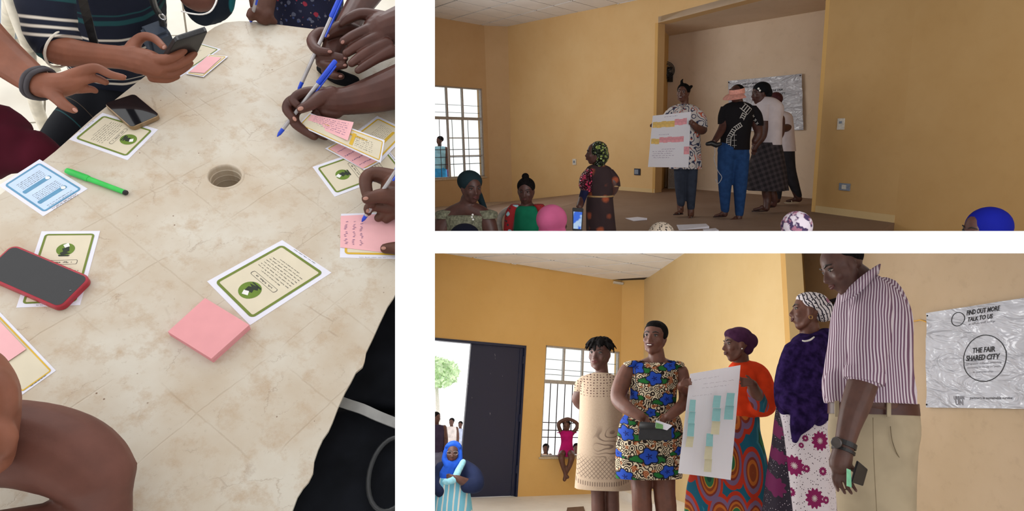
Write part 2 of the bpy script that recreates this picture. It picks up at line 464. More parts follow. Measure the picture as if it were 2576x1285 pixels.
for wl_, a, b in ((rw, (2052, 530), (2250, 556)),):
    bm = NB(); qa, qb = wl_.at(*a)[0], wl_.at(*b)[0]
    wl_.bar(bm, qa, wl_.L, STAGE, STAGE + .09, 0, .012); tag(obj('baseboard_right', bm, YEL2), kind='structure')
wl_ = Wall(R2, MC0, M1); bm = NB(); wl_.bar(bm, wl_.at(1552, 470)[0], wl_.L, STAGE, STAGE + .07, 0, .012)
tag(obj('baseboard_back', bm, YEL2), kind='structure')
bm = NB(); rb.bar(bm, .5, rb.L, STAGE, STAGE + .05, 0, .01); tag(obj('baseboard_recess', bm, BGE), kind='structure')
ceiling(R2, CEIL2, (-1.66, 11.57), (-.365, .405), (.49, .62), [MC0, M1, M2, M3, M4, (6, .8), (-5, .8), WW0, WW1], ((-30, 30), (-25, 20)), CL2)

# ================================================================== lower room: the same hall from nearer
CLIP = CL3
def wl3p(x): return (x, 10.95 + .56 * (x - .2))
W3a, W3b = wl3p(-4.6), wl3p(.42); C3 = (.83, 10.95)
ww3 = Wall(R3, W3a, W3b)
main3a = V((.83, 10.95, 0)); E3 = R3.onwall(1990, 900, (.83, 10.95), (1.34, 8.85)); E3 = (E3.x, E3.y)
Q = lambda u, v=1000: ww3.at(u, v)[0]
Z = lambda v, u=1430: ww3.at(u, v)[1]
dh = (Q(880, 1000), Q(1316, 1000), HALL3 - .01, sum(ww3.at(*p)[1] for p in ((1110, 852), (1320, 868))) / 2)
wh = (Q(1367), Q(1558), Z(1149, 1400), (Z(869, 1380) + Z(883, 1550)) / 2)
ww3.build('wall_left', HALL3 - .12, CEIL3 + .05, YELS, holes=[(dh[0], dh[1], HALL3 - .1, dh[3]), wh])
tr = Z(962)
window(ww3, 'window_2', wh, [Q(1418), Q(1466), Q(1513)], [Q(1466)], [], tr,
       [Q(1376), Q(1393), Q(1411), Q(1430), Q(1449), Q(1480), Q(1497), Q(1514), Q(1531), Q(1548)], [Z(1064), Z(1083), Z(1101), Z(930), Z(943), Z(905)])
Wall(R3, W3b, C3).build('wall_corner', HALL3 - .12, CEIL3 + .05, YELS)
mw3 = Wall(R3, C3, E3); mw3.build('wall_main', HALL3 - .12, CEIL3 + .05, YEL2)
rr = R3.ray(2038, 900); RB = (rr.x / rr.y * 7.25, 7.25)
dmx, dmy = (E3[0] - C3[0]), (E3[1] - C3[1]); l_ = sqrt(dmx * dmx + dmy * dmy); dmx /= l_; dmy /= l_
RE = (RB[0] + dmx * 5.6, RB[1] + dmy * 5.6)
Wall(R3, E3, RB).build('wall_reveal', HALL3 - .1, CEIL3 + .05, YELS, th=.05)
bw3 = Wall(R3, RB, RE); bw3.build('wall_recess', HALL3 - .1, CEIL3 + .05, BG3)
Wall(R3, RE, (RE[0] + .4, .5)).build('wall_side', HALL3 - .1, CEIL3 + .05, BGE)
flat('floor_hall', R3, [(-5, 13), (.9, 13), (5, 12), (5, .6), (-5, .6)], HALL3, .1, TIL)
bm = NB(); mw3.bar(bm, -.05, mw3.L, HALL3, -1.13, 0, .5); tag(obj('trim_plinth', bm, TIL), kind='structure')
ceiling(R3, CEIL3, (-.09, 9.37), (.72, -.295), (.58, .34), [W3a, W3b, C3, E3, RB, RE, (5, .6), (-4.8, .6)], ((-25, 25), (-25, 20)), CL3)
# the door: a dark steel leaf standing shut in the right half of its opening
door = empty('door_1', ww3.pt(Q(1250), HALL3)); door['kind'] = 'structure'
def steel():
    n = N('dark_blue_steel'); c = n.co(); a = n.noise(n.co('Object', (14, 14, 1.6)), 1.6, 4, .6)
    k = n.mix(n.step(a, .705, .74), srgb(24, 32, 64), srgb(150, 150, 160)); b = n.noise(c, 2, 3); k = n.mix(n.math('MULTIPLY', b, .3), k, srgb(16, 20, 44))
    return n.done(k, .42, .5)
STL = steel()
ql = Q(1176); bm = NB(); ww3.bar(bm, ql, dh[1] - .03, HALL3 + .01, dh[3] - .04, -.10, -.05); obj('door_leaf', bm, STL, door)
for a in ((ql, ql + .05, HALL3 + .01, dh[3] - .05, -.05, -.035), (dh[1] - .09, dh[1] - .04, HALL3 + .01, dh[3] - .05, -.05, -.035)):
    bm = NB(); ww3.bar(bm, *a); obj('door_stile', bm, STL, door)
for z in (HALL3 + .35, -.1, dh[3] - .3):
    bm = NB(); ww3.bar(bm, dh[1] - .045, dh[1] - .01, z, z + .12, -.05, .005); obj('hinge', bm, STL, door)
for a in ((dh[0], dh[1], dh[3] - .04, dh[3], -.12, .012), (dh[1] - .03, dh[1], HALL3, dh[3], -.12, .012), (dh[0], dh[0] + .03, HALL3, dh[3], -.12, .012)):
    bm = NB(); ww3.bar(bm, *a); obj('door_frame', bm, STL, door)
# ================================================================== the table seen from above
CLIP = CL1
class Quad:
    """a flat sheet given by its corners bottom-left, bottom-right, top-right, top-left (as read), with a thickness direction"""
    def __init__(s, P, up=None):
        s.P = [V(p) for p in P]
        n = (s.P[1] - s.P[0]).cross(s.P[3] - s.P[0]).normalized()
        s.up = V(up).normalized() if up is not None else n
        s.w = ((s.P[1] - s.P[0]).length + (s.P[2] - s.P[3]).length) / 2; s.h = ((s.P[3] - s.P[0]).length + (s.P[2] - s.P[1]).length) / 2
    def pt(s, a, b, o=0.0, bow=0.0):
        A, B, C, D = s.P
        return (A * (1 - a) * (1 - b) + B * a * (1 - b) + C * a * b + D * (1 - a) * b) + s.up * (o + s.bend(a, b))
    def bend(s, a, b): return 0
    def mm(s, x, y, o=0.0): return s.pt(x / s.w, y / s.h, o)
def sheet(bm, q, a0=0, a1=1, b0=0, b1=1, o0=0, o1=.0006, na=1, nb=1):
    rings = []
    na = max(1, na); nb = max(1, nb)
    def row(b, o): return [q.pt(a0 + (a1 - a0) * i / na, b, o) for i in range(na + 1)]
    top = [[bm.verts.new(p) for p in row(b0 + (b1 - b0) * j / nb, o1)] for j in range(nb + 1)]
    bot = [[bm.verts.new(p) for p in row(b0 + (b1 - b0) * j / nb, o0)] for j in range(nb + 1)]
    for j in range(nb):
        for i in range(na):
            bm.faces.new((top[j][i], top[j][i + 1], top[j + 1][i + 1], top[j + 1][i])); bm.faces.new((bot[j][i], bot[j + 1][i], bot[j + 1][i + 1], bot[j][i + 1]))
    for i in range(na):
        bm.faces.new((top[0][i], bot[0][i], bot[0][i + 1], top[0][i + 1])); bm.faces.new((top[nb][i], top[nb][i + 1], bot[nb][i + 1], bot[nb][i]))
    for j in range(nb):
        bm.faces.new((top[j][0], top[j + 1][0], bot[j + 1][0], bot[j][0])); bm.faces.new((top[j][na], bot[j][na], bot[j + 1][na], top[j + 1][na]))
def rrect(w, h, m, r, k=5):
    """rounded rectangle outline in metres, inset m"""
    pts = []
    for cx, cy, a0 in ((w - m - r, m + r, -90), (w - m - r, h - m - r, 0), (m + r, h - m - r, 90), (m + r, m + r, 180)):
        for i in range(k + 1):
            a = radians(a0 + 90 * i / k); pts.append((cx + r * cos(a), cy + r * sin(a)))
    return pts
def ringmesh(bm, q, w, h, m, t, r, o):
    A = rrect(w, h, m, r); B = rrect(w, h, m + t, max(.0005, r - t))
    va = [bm.verts.new(q.pt(x / w, y / h, o)) for x, y in A]; vb = [bm.verts.new(q.pt(x / w, y / h, o)) for x, y in B]
    for i in range(len(A)):
        j = (i + 1) % len(A); bm.faces.new((va[i], va[j], vb[j], vb[i]))
def polymesh(bm, q, pts, o):
    bm.faces.new([bm.verts.new(q.pt(x, y, o)) for x, y in pts])
def circ(cx, cy, rx, ry, k=28): return [(cx + rx * cos(2 * pi * i / k), cy + ry * sin(2 * pi * i / k)) for i in range(k)]
def pill(cx, cy, hw, hh, asp, k=6):
    """asp = w/h of the sheet; hw, hh in sheet units"""
    r = hh / asp if False else hh; rx = hh / asp; pts = []
    for s_, a0 in ((1, -90), (-1, 90)):
        for i in range(k + 1):
            a = radians(a0 + 180 * i / k); pts.append((cx + s_ * (hw - rx) + rx * cos(a), cy + hh * sin(a)))
    return pts
def textmesh(s, q, a0, b0, height, o, a_max=None, shear=0, bold=0, anchor='L', name='printed_text', mat=None, parent=None, font_sc=1):
    """real lettering laid on the sheet; height as a share of the sheet's height"""
    cu = bpy.data.curves.new('t', 'FONT'); cu.body = s; cu.shear = shear; cu.offset = bold; cu.resolution_u = 2
    to = bpy.data.objects.new('t', cu); link(to); dg = bpy.context.evaluated_depsgraph_get(); dg.update()
    me = bpy.data.meshes.new_from_object(to.evaluated_get(dg)); bpy.data.objects.remove(to); bpy.data.curves.remove(cu)
    k = height / .7; asp = q.h / q.w
    wd = max((v.co.x for v in me.vertices), default=0) * k * asp * font_sc
    sx = font_sc
    if a_max and wd > a_max: sx *= a_max / wd; wd = a_max
    da = -wd / 2 if anchor == 'C' else 0
    for v in me.vertices: v.co = q.pt(a0 + da + v.co.x * k * asp * sx, b0 + v.co.y * k, o)
    bm = NB(); bm.from_mesh(me); bpy.data.meshes.remove(me)
    return obj(name, bm, mat, parent)
def scribble(bm, q, a0, b0, a1, h, o, rn, words=5, th=.25):
    """a line of small unreadable writing: short strokes"""
    a = a0
    while a < a1:
        L = rn.uniform(.5, 1.5) * (a1 - a0) / words * .7; e = min(a1, a + L)
        n = max(2, int((e - a) / (h * .9) * 1.2)); p = a
        st = (e - a) / n
        for i in range(n):
            y = rn.uniform(-.15, .15) * h; w = st * rn.uniform(.45, .85); hh = h * rn.uniform(.45, 1)
            bm.faces.new([bm.verts.new(q.pt(x, z, o)) for x, z in ((p, b0 + y), (p + w, b0 + y), (p + w, b0 + y + hh * th * 2), (p, b0 + y + hh * th * 2))])
            p += st
        a = e + (a1 - a0) / words * .22
PAPER = plain('white_card', srgb(226, 226, 238), .55, .3, var=.015); INK = plain('printing_ink', srgb(92, 88, 84), .7); PEN_INK = plain('blue_ballpoint_ink', srgb(96, 72, 128), .7)
CREAM = plain('cream_print', srgb(218, 208, 184), .55, .3, var=.02); OLIVE = plain('olive_print', srgb(112, 128, 52), .55, .3, var=.05)
OLIVE2 = plain('olive_disc_print', srgb(104, 132, 44), .55, .3, var=.1); YELP = plain('mustard_print', srgb(214, 174, 56), .55, .3, var=.05)
BLUP = plain('blue_print', srgb(96, 150, 186), .55, .3, var=.05); PALEB = plain('pale_blue_print', srgb(198, 218, 242), .55, .3, var=.03)
DARKP = plain('dark_print', srgb(44, 52, 40), .6); PINK = plain('pink_sticky_paper', srgb(228, 160, 164), .65, .15, var=.02); WHT = plain('white_print', srgb(238, 238, 235), .6)
PINK2 = plain('pink_paper_note', srgb(238, 182, 186), .65, .15, var=.02)

def cardq(px4, h=0.0, hs=None):
    return Quad([T(u, v, h if hs is None else hs[i]) for i, (u, v) in enumerate(px4)], TUP if hs is None else None)
def cardt(tl, tr, L, h=0.0, side=1):
    """card from its top edge and its real length"""
    A, B = T(*tl, h), T(*tr, h); d = TUP.cross(B - A).normalized() * L * -side
    return Quad([A + d, B + d, B, A], TUP)
def card(name, q, theme, label, icon=True, lines=8, seed=1, group=None, extra=None, o=.0005, cat='card'):
    root = empty(name, q.pt(.5, .5), label, cat, group); rn = random.Random(seed)
    bm = NB(); sheet(bm, q, o0=0, o1=o); obj('card_stock', bm, PAPER, root)
    w, h = q.w, q.h; s = min(w, h) / .105
    fill = {'o': CREAM, 'y': CREAM, 'b': PALEB}[theme]; rim = {'o': OLIVE, 'y': YELP, 'b': BLUP}[theme]
    bm = NB(); pts = rrect(w, h, .0085 * s, .006 * s); polymesh(bm, q, [(x / w, y / h) for x, y in pts], o + .0002); obj('printed_panel', bm, fill, root)
    bm = NB(); ringmesh(bm, q, w, h, .0078 * s, .0042 * s, .007 * s, o + .0004); obj('printed_border', bm, rim, root)
    asp = h / w
    if theme == 'o' and icon:
        r = .155; bm = NB(); polymesh(bm, q, circ(.5, .74, r, r / asp), o + .0004); em = obj('emblem', bm, OLIVE2, root)
        bm = NB(); polymesh(bm, q, [(.44, .80), (.52, .83), (.56, .78), (.49, .755)], o + .0006); obj('emblem_highlight', bm, WHT, em)
        bm = NB()
        for pts in ([(.44, .75), (.55, .78), (.57, .72), (.53, .70), (.60, .685), (.46, .655), (.42, .69), (.47, .71)], [(.40, .665), (.60, .66), (.58, .645), (.42, .645)]): polymesh(bm, q, pts, o + .0006)
        obj('emblem_figure', bm, DARKP, em)
        bm = NB(); P1, P2 = pill(.5, .565, .26, .030, asp), pill(.5, .565, .25, .026, asp)
        va = [bm.verts.new(q.pt(x, y, o + .0004)) for x, y in P1]; vb = [bm.verts.new(q.pt(x, y, o + .0004)) for x, y in P2]
        for i in range(len(P1)): j = (i + 1) % len(P1); bm.faces.new((va[i], va[j], vb[j], vb[i]))
        scribble(bm, q, .33, .556, .67, .02, o + .0004, rn, 2, .5); obj('title_outline', bm, INK, root, kind='stuff')
    bm = NB()
    if theme == 'o':
        for i in range(lines):
            y = .48 - i * .036; ww = .32 if i not in (0, lines - 1) else .2
            scribble(bm, q, .5 - ww, y, .5 + ww, .011, o + .0004, rn, 7, .5)
    elif theme == 'b':
        for b0 in (.80, .46, .13): 
            for i in range(5): scribble(bm, q, .22, b0 - i * .034, .78, .011, o + .0004, rn, 7, .5)
    else:
        for i in range(lines): scribble(bm, q, .18, .62 - i * .045, .82, .012, o + .0004, rn, 7, .5)
    for y in (.045,): scribble(bm, q, .3, y - .03, .75, .01, o + .0003, rn, 5, .5)
    obj('printed_text', bm, INK, root, kind='stuff')
    if theme == 'b':
        for y in (.60, .27):
            bm = NB(); polymesh(bm, q, pill(.48, y, .32, .036, asp), o + .0004); pl = obj('title_pill', bm, BLUP, root)
            bm = NB(); polymesh(bm, q, circ(.73, y, .045, .045 / asp), o + .0006); obj('pill_dot', bm, WHT, pl)
    if theme == 'y':
        for y in (.70,):
            bm = NB(); polymesh(bm, q, pill(.5, y, .30, .038, asp), o + .0004); obj('title_pill', bm, YELP, root)
    return root
def note(q, label, seed=2, lines=5, mat=None, group=None, o=.0004, h=0, cat='sticky note', curl=.0, rng_=(.1, .9, .85, .2), ink=None):
    root = empty('sticky_note', q.pt(.5, .5), label, cat, group); rn = random.Random(seed)
    if curl: q.bend = lambda a, b: curl * (a ** 2.2)
    bm = NB(); sheet(bm, q, o0=h, o1=h + o, na=8, nb=2); obj('paper', bm, mat or PINK2, root, smooth=False)
    if lines:
        bm = NB()
        for i in range(lines):
            scribble(bm, q, rng_[0], rng_[2] - (rng_[2] - rng_[3]) * i / max(1, lines - 1), rng_[1], .05, h + o + .0004, rn, 6, .3)
        obj('handwriting', bm, ink or PEN_INK, root, kind='stuff')
    return root

# ---- the floor and the table
def tabletop():
    n = N('scuffed_cream_tabletop'); c0 = n.co()
    # coordinates in the table's own plane
    def dot(ax):
        d = n.n('ShaderNodeVectorMath', operation='DOT_PRODUCT'); n.put(d.inputs[0], c0); d.inputs[1].default_value = ax; return d.outputs['Value']
    a = radians(-33); ax1 = TX * cos(a) + TY * sin(a); ax2 = TY * cos(a) - TX * sin(a)
    p = n.comb(dot(ax1), dot(ax2)); big = n.noise(p, 7, 4, .6); med = n.noise(p, 26, 5, .7); fin = n.noise(p, 110, 4, .75)
    k = n.mix(n.step(big, .35, .68), srgb(205, 198, 184), srgb(190, 174, 152))
    k = n.mix(n.step(med, .5, .72), k, srgb(182, 160, 134)); k = n.mix(n.math('MULTIPLY', n.step(fin, .6, .72), .35), k, srgb(150, 130, 108))
    # moulded grid of faint joints, slightly wavy, and old scratches
    wv = n.n('ShaderNodeVectorMath', operation='ADD'); n.put(wv.inputs[0], p); n.put(wv.inputs[1], n.comb(n.math('MULTIPLY', big, .02), n.math('MULTIPLY', med, .008)))
    s = n.sep(wv.outputs[0]); g = None
    for q in (s[0], s[1]):
        m = n.math('ABSOLUTE', n.math('SUBTRACT', n.math('FRACT', n.math('MULTIPLY', q, 8.2)), .5)); l = n.step(m, .488, .496)
        g = l if g is None else n.math('MAXIMUM', g, l)
    g = n.math('MULTIPLY', g, n.step(big, .42, .56))
    k = n.mix(n.math('MULTIPLY', g, .28), k, srgb(160, 138, 112))
    v = n.voro(n.comb(n.math('ADD', dot(ax1), n.math('MULTIPLY', med, .05)), n.math('MULTIPLY', dot(ax2), .45)), 17, 'DISTANCE_TO_EDGE')
    scr = n.math('MULTIPLY', n.step(v, .012, .003), n.step(n.noise(p, 15, 2), .5, .6)); k = n.mix(n.math('MULTIPLY', scr, .35), k, srgb(150, 126, 104))
    sp = n.voro(p, 60); k = n.mix(n.math('MULTIPLY', n.step(sp, .09, .05), n.step(n.noise(p, 9, 2), .55, .62)), k, srgb(120, 92, 70))
    n.bump(n.math('SUBTRACT', n.math('MULTIPLY', med, .3), n.math('ADD', g, scr)), .25, .002)
    return n.done(k, n.math('ADD', .30, n.math('MULTIPLY', med, .25)), .45)
TBL = tabletop()
edge = [(-260, 640), (-120, 560), (0, 490), (140, 380), (240, 290), (345, 207), (420, 150), (500, 96), (540, 68), (565, 57), (600, 53), (640, 54), (700, 62), (830, 78), (994, 97), (1060, 108), (1090, 200), (1075, 400), (1040, 600), (1010, 705),
        (990, 748), (975, 770), (955, 812), (938, 850), (921, 885), (917, 908), (912, 922), (895, 936), (884, 958), (868, 986), (850, 1025), (836, 1062), (826, 1084), (812, 1104), (800, 1130), (790, 1160), (787, 1190), (776, 1212), (762, 1228), (748, 1250), (735, 1285), (690, 1400), (640, 1550), (300, 1700), (-300, 1700)]
E3d = [T(u, v) for u, v in edge]
hc = T(566, 443); hr = .0305
hole = [hc + TX * (hr * cos(2 * pi * k / 40)) + TY * (hr * sin(2 * pi * k / 40)) for k in range(40)]
table = empty('plastic_table', T(500, 640, -.73), 'large cream plastic table with scuffed top and a round hole in its middle', 'table')
bm = NB(); dn = TUP * -.006; plate(bm, [E3d, hole], lambda p: p + dn); obj('tabletop', bm, TBL, table)
bm = NB(); inner = [hc + (p - hc) * .995 for p in E3d]   # hanging rim below the top
rimv = [[p + (hc - p).normalized() * a_ + TUP * z_ for p in E3d] for a_, z_ in ((.006, -.005), (.040, -.05), (.046, -.05), (.012, -.005))]
quadgrid(bm, rimv, cap=False); obj('table_rim', bm, TBL, table)
bm = NB(); prof = [(.0310, .0000), (.0290, .0012), (.0262, .0006), (.0255, -.004), (.0245, -.03), (.0235, -.075), (.0225, -.075), (.0305, -.004)]
quadgrid(bm, [[hc + TX * (r * cos(2 * pi * k / 36)) + TY * (r * sin(2 * pi * k / 36)) + TUP * z for k in range(36)] for r, z in prof], cap=False)
obj('hole_collar', bm, TBL, table, smooth=True)
for k in range(3):
    bm = NB(); z = -.012 - .013 * k; r = .0243 - .0004 * k
    quadgrid(bm, [[hc + TX * (rr_ * cos(2 * pi * i / 36)) + TY * (rr_ * sin(2 * pi * i / 36)) + TUP * zz for i in range(36)] for rr_, zz in ((r + .001, z + .001), (r - .0012, z), (r + .001, z - .001))], cap=False)
    obj('collar_ridge', bm, TBL, table, smooth=True)
for (u, v) in ((420, 260), (900, 200), (80, 900), (640, 1150)):
    a = T(u, v, -.02); bm = NB(); tube(bm, [a, a + TUP * -.35, a + TUP * -.71], [.03, .025, .022], 12); obj('leg', bm, TBL, table, smooth=True)
FT = N('pale_floor_tiles'); _p = FT.co(); _b = FT.noise(_p, 5, 4); FT = FT.done(FT.mix(FT.step(_b, .3, .7), srgb(216, 212, 200), srgb(198, 190, 176)), .35, .5)
ft = -.735; fl = empty('floor_tiles', T(400, 400, ft)); fl['kind'] = 'structure'
def tl(x, y, h): return TX * x + TY * y + TUP * (-TS + h)
bm = NB(); quadgrid(bm, [[tl(x, y, ft - .03) for x, y in ((-3.2, -.6), (.9, -.6), (.9, 4.2), (-3.2, 4.2))], [tl(x, y, ft - .004) for x, y in ((-3.2, -.6), (.9, -.6), (.9, 4.2), (-3.2, 4.2))]])
obj('floor_bed', bm, plain('tile_grout', srgb(150, 140, 124), .8), fl)
base_tile = None; ca, sa = cos(radians(24)), sin(radians(24))
for i in range(-9, 9):
    for j in range(-4, 12):
        x, y = i * .4, j * .4; X, Y = x * ca - y * sa, x * sa + y * ca
        if not (-3.0 < X < .7 and -.2 < Y < 4): continue
        c = tl(X, Y, ft); uu, vv = CX + F * c.x / c.y, CY - F * c.z / c.y
        if not (-150 < uu < 1050 and -220 < vv < 1300): continue
        bm = NB(); box(bm, c, .197, .197, .004, TX * ca + TY * sa, TY * ca - TX * sa, TUP); obj('floor_tile', bm, FT, fl)

bm = NB(); quadgrid(bm, [[tl(x, y, h_) for x, y in ((-3.2, -.7), (.9, -.7), (.9, 1.75), (-3.2, 1.75))] for h_ in (1.45, 1.5)])  # unseen ceiling added over the table to hold back sky light
tag(obj('ceiling_sky_block', bm, plain('sky_block_board', srgb(190, 184, 174), .9), clip=CL1 + [(V((0, .5, 0)), V((0, 1, 0)))]), kind='structure')
def tlamp(name, x, y, h_, tx, ty, th_, w_, l_, power, col=(1, 1, 1)):
    l = bpy.data.lights.new(name, 'AREA'); l.shape = 'RECTANGLE'; l.size = w_; l.size_y = l_; l.energy = power; l.color = col; o = bpy.data.objects.new(name, l); link(o)
    a, b = tl(x, y, h_), tl(tx, ty, th_); o.location = a; o.rotation_euler = (b - a).to_track_quat('-Z', 'Y').to_euler()
tlamp('window_behind_table', -.7, 3.1, 1.15, -.4, .7, 0, 2.2, 1.1, 22, (.98, .99, 1))
tlamp('area_left_of_table', -2.6, 1.0, 1.0, -.5, .7, 0, 1.6, 1.0, 9, (1, .98, .95))  # area light from the left of the table

# ---- cards, notes, pens and phones lying on the table
card('printed_card', cardq([(834, 686), (710, 604), (521, 708), (629, 818)]), 'o', 'olive bordered printed card touching the pink sticky pad', seed=3)
card('printed_card', cardq([(258, 284), (398, 326), (321, 403), (174, 351)][::1] if False else [(258, 284), (174, 351), (321, 403), (398, 326)]), 'o', 'olive bordered printed card lying half under the black phone', seed=4)
card('printed_card', cardq([(109, 544), (221, 475), (100, 401), (-3, 467)]), 'b', 'pale blue printed card with two blue title bars, beside the green pen', seed=5)
card('printed_card', cardt((105, 582), (252, 581), .135), 'o', 'olive bordered printed card tucked under the red phone', seed=6)
card('printed_card', cardt((842, 495), (786, 420), .145), 'o', 'olive bordered printed card with green disc, lying below the hand-held yellow card', seed=7)
card('printed_card', cardq([(868, 352), (949, 292), (1030, 330), (958, 408)], .001), 'y', 'mustard bordered printed card lying behind the hand-held card', seed=8)
q = cardq([(818, 374), (858, 352), (962, 404), (917, 428)], .002); card('printed_card', q, 'y', 'mustard bordered card covered by a written pink note, under the hand-held card', seed=9, lines=2)
note(cardq([(829, 374), (862, 357), (950, 404), (912, 424)], .003), 'written pink note on the card under the hand-held card', 21, 4)
q = cardq([(858, 538), (1000, 532), (1002, 652), (855, 648)][::1], 0); q = cardq([(855, 648), (1014, 652), (1014, 533), (858, 538)], 0)
card('printed_card', q, 'y', 'mustard bordered card under the large pink note being written on', seed=10, lines=1)
n1 = note(cardq([(856, 622), (1010, 640), (1010, 536), (857, 543)], .001), 'large pink note being written on by the hand with a pen', 22, 0)
qn = cardq([(856, 622), (1010, 640), (1010, 536), (857, 543)], .0016); bm = NB(); rn = random.Random(5)
for a in (.07, .2, .32):
    for k in range(16):
        y = .12 + .045 * k * (1 if a < .3 else .9); x = a + rn.uniform(-.015, .015)
        if k % 5 == 4: continue
        bm.faces.new([bm.verts.new(qn.pt(x + dx, y + dy, .0005)) for dx, dy in ((0, 0), (.045 * rn.uniform(.5, 1), .01), (.045 * rn.uniform(.5, 1), .022), (0, .012))])
obj('handwriting', bm, PEN_INK, n1, kind='stuff')
card('printed_card', cardq([(400, 172), (500, 108), (556, 124), (455, 193)], .0), 'o', 'olive bordered card under the hand holding a phone', seed=11, icon=False, lines=5)
card('printed_card', cardq([(467, 186), (527, 137), (574, 142), (512, 194)], .002), 'y', 'small mustard bordered card beside the hand with a phone', seed=12, lines=1)
note(cardq([(477, 181), (521, 142), (557, 145), (514, 184)], .0035), 'blank pink note on the small mustard bordered card', 23, 0)
q = Quad([T(57 - 4, 995), T(141, 932), T(141, 932) + (T(0, 785) - T(141, 932)).normalized() * .148, T(53, 995) + (T(0, 785) - T(141, 932)).normalized() * .148], TUP)
card('printed_card', q, 'y', 'mustard bordered card with a pink note beside the bare elbow', seed=13, lines=5)
e1 = (T(0, 785) - T(141, 932)).normalized(); e2 = (T(141, 932) - T(53, 995)).normalized()
A = T(66, 878, .002); nq = Quad([A - e2 * .085, A, A + e1 * .085, A - e2 * .085 + e1 * .085], TUP)
note(nq, 'plain pink note on the card beside the bare elbow', 24, 0)

# sticky pad: many sheets with a slightly uneven edge
pad = empty('sticky_note_pad', T(525, 826), 'square block of pink sticky notes on the cream table', 'sticky notes')
pp = [(422, 834), (515, 749), (627, 817), (532, 902)]
for k in range(12):
    rn = random.Random(k); bm = NB(); q = Quad([T(u, v, .0135) + TX * rn.uniform(-.0004, .0004) + TY * rn.uniform(-.0004, .0004) for u, v in pp], TUP)
    sheet(bm, q, o0=-.0135 + k * .001125, o1=-.0135 + (k + .93) * .001125); obj('paper_sheet', bm, PINK, pad)

def gadget(name, px4, h0, th, rad, body, screen, label, cat='phone', inset=.003, hs=None, parts=None, back=False):
    q = Quad([T(u, v, h0 + th if hs is None else hs[i]) for i, (u, v) in enumerate(px4)]); q.up = -q.up if q.up.dot(TUP) < 0 else q.up
    root = empty(name, q.pt(.5, .5, -th), label, cat); w, h = q.w, q.h
    def solid(m, r, o0, o1, nm, mat, bev=0):
        bm = NB(); P = rrect(w, h, m, r, 8); rings = [[q.pt(x / w, y / h, o) for x, y in P_] for o, P_ in ((o0, rrect(w, h, m + bev, r, 8)), (o0 + bev, P), (o1 - bev, P), (o1, rrect(w, h, m + bev, r, 8)))]
        quadgrid(bm, rings); return obj(nm, bm, mat, root, smooth=True, auto=40)
    solid(0, rad, -th, 0, 'phone_body', body, .0012)
    s = solid(inset, rad * .75, -.0005, .0003, 'back_cover' if back else 'screen', screen)
    return root, q
GLOS = plain('black_glass', (.008, .008, .010), .06, .6, var=.02); BLK = plain('black_plastic', (.012, .012, .014), .4, .4)
REDP = plain('red_phone_case', srgb(168, 34, 52), .38, .45); GOLD = plain('gold_phone_edge', srgb(150, 126, 96), .35, .5, metal=.6)
r_, q = gadget('mobile_phone', [(-52, 690), (150, 778), (231, 697), (31, 613)], 0, .011, .011, REDP, GLOS, 'large phone in a red case, screen up, on the cream table')
bm = NB(); ell(bm, q.pt(.93, .5, .0004), (.0013, .0013, .0006)); obj('front_camera', bm, plain('lens_ring', srgb(150, 150, 160), .3), r_)
bm = NB(); bm.faces.new([bm.verts.new(q.pt(a, b, -.006)) for a, b in ((.35, -.008), (.5, -.008), (.5, -.009), (.35, -.009))]); bm.free()
r_, q = gadget('mobile_phone', [(261, 260), (330, 321), (403, 289), (338, 235)], .001, .010, .008, GOLD, GLOS, 'black screened phone lying on an olive bordered card', inset=.001)

def stick(bm, a, b, prof, seg=12):
    """turned shape from a to b: prof = [(share, radius)]"""
    x, y, d = basis(V(b) - V(a)); L = (V(b) - V(a)).length
    quadgrid(bm, [[V(a) + d * (L * t) + x * (r * cos(2 * pi * k / seg)) + y * (r * sin(2 * pi * k / seg)) for k in range(seg)] for t, r in prof])
GRN = plain('green_plastic', srgb(44, 186, 74), .35, .45); BLU = plain('blue_pen_plastic', srgb(28, 70, 200), .35, .45); NAVY = plain('navy_pen_plastic', srgb(30, 44, 110), .35, .4)
CLR = plain('clear_pen_barrel', srgb(170, 166, 168), .2, .6, metal=.2)
a, b = T(168, 429, .0055), T(320, 486, .0045)
p = empty('green_felt_pen', T(244, 457), 'green felt tip pen lying beside the pale blue card', 'pen')
bm = NB(); stick(bm, a, b, [(0, .0018), (.01, .0042), (.36, .0050), (.365, .0044), (.955, .0042)]); obj('pen_barrel', bm, GRN, p, smooth=True, auto=40)
bm = NB(); stick(bm, a, b, [(.95, .0043), (.985, .0043), (1, .003)]); obj('end_plug', bm, BLK, p, smooth=True, auto=40)
bm = NB(); stick(bm, a, b, [(0.0, .0046), (.05, .0052), (.33, .0056), (.36, .005)]); obj('pen_cap', bm, GRN, p, smooth=True, auto=40)
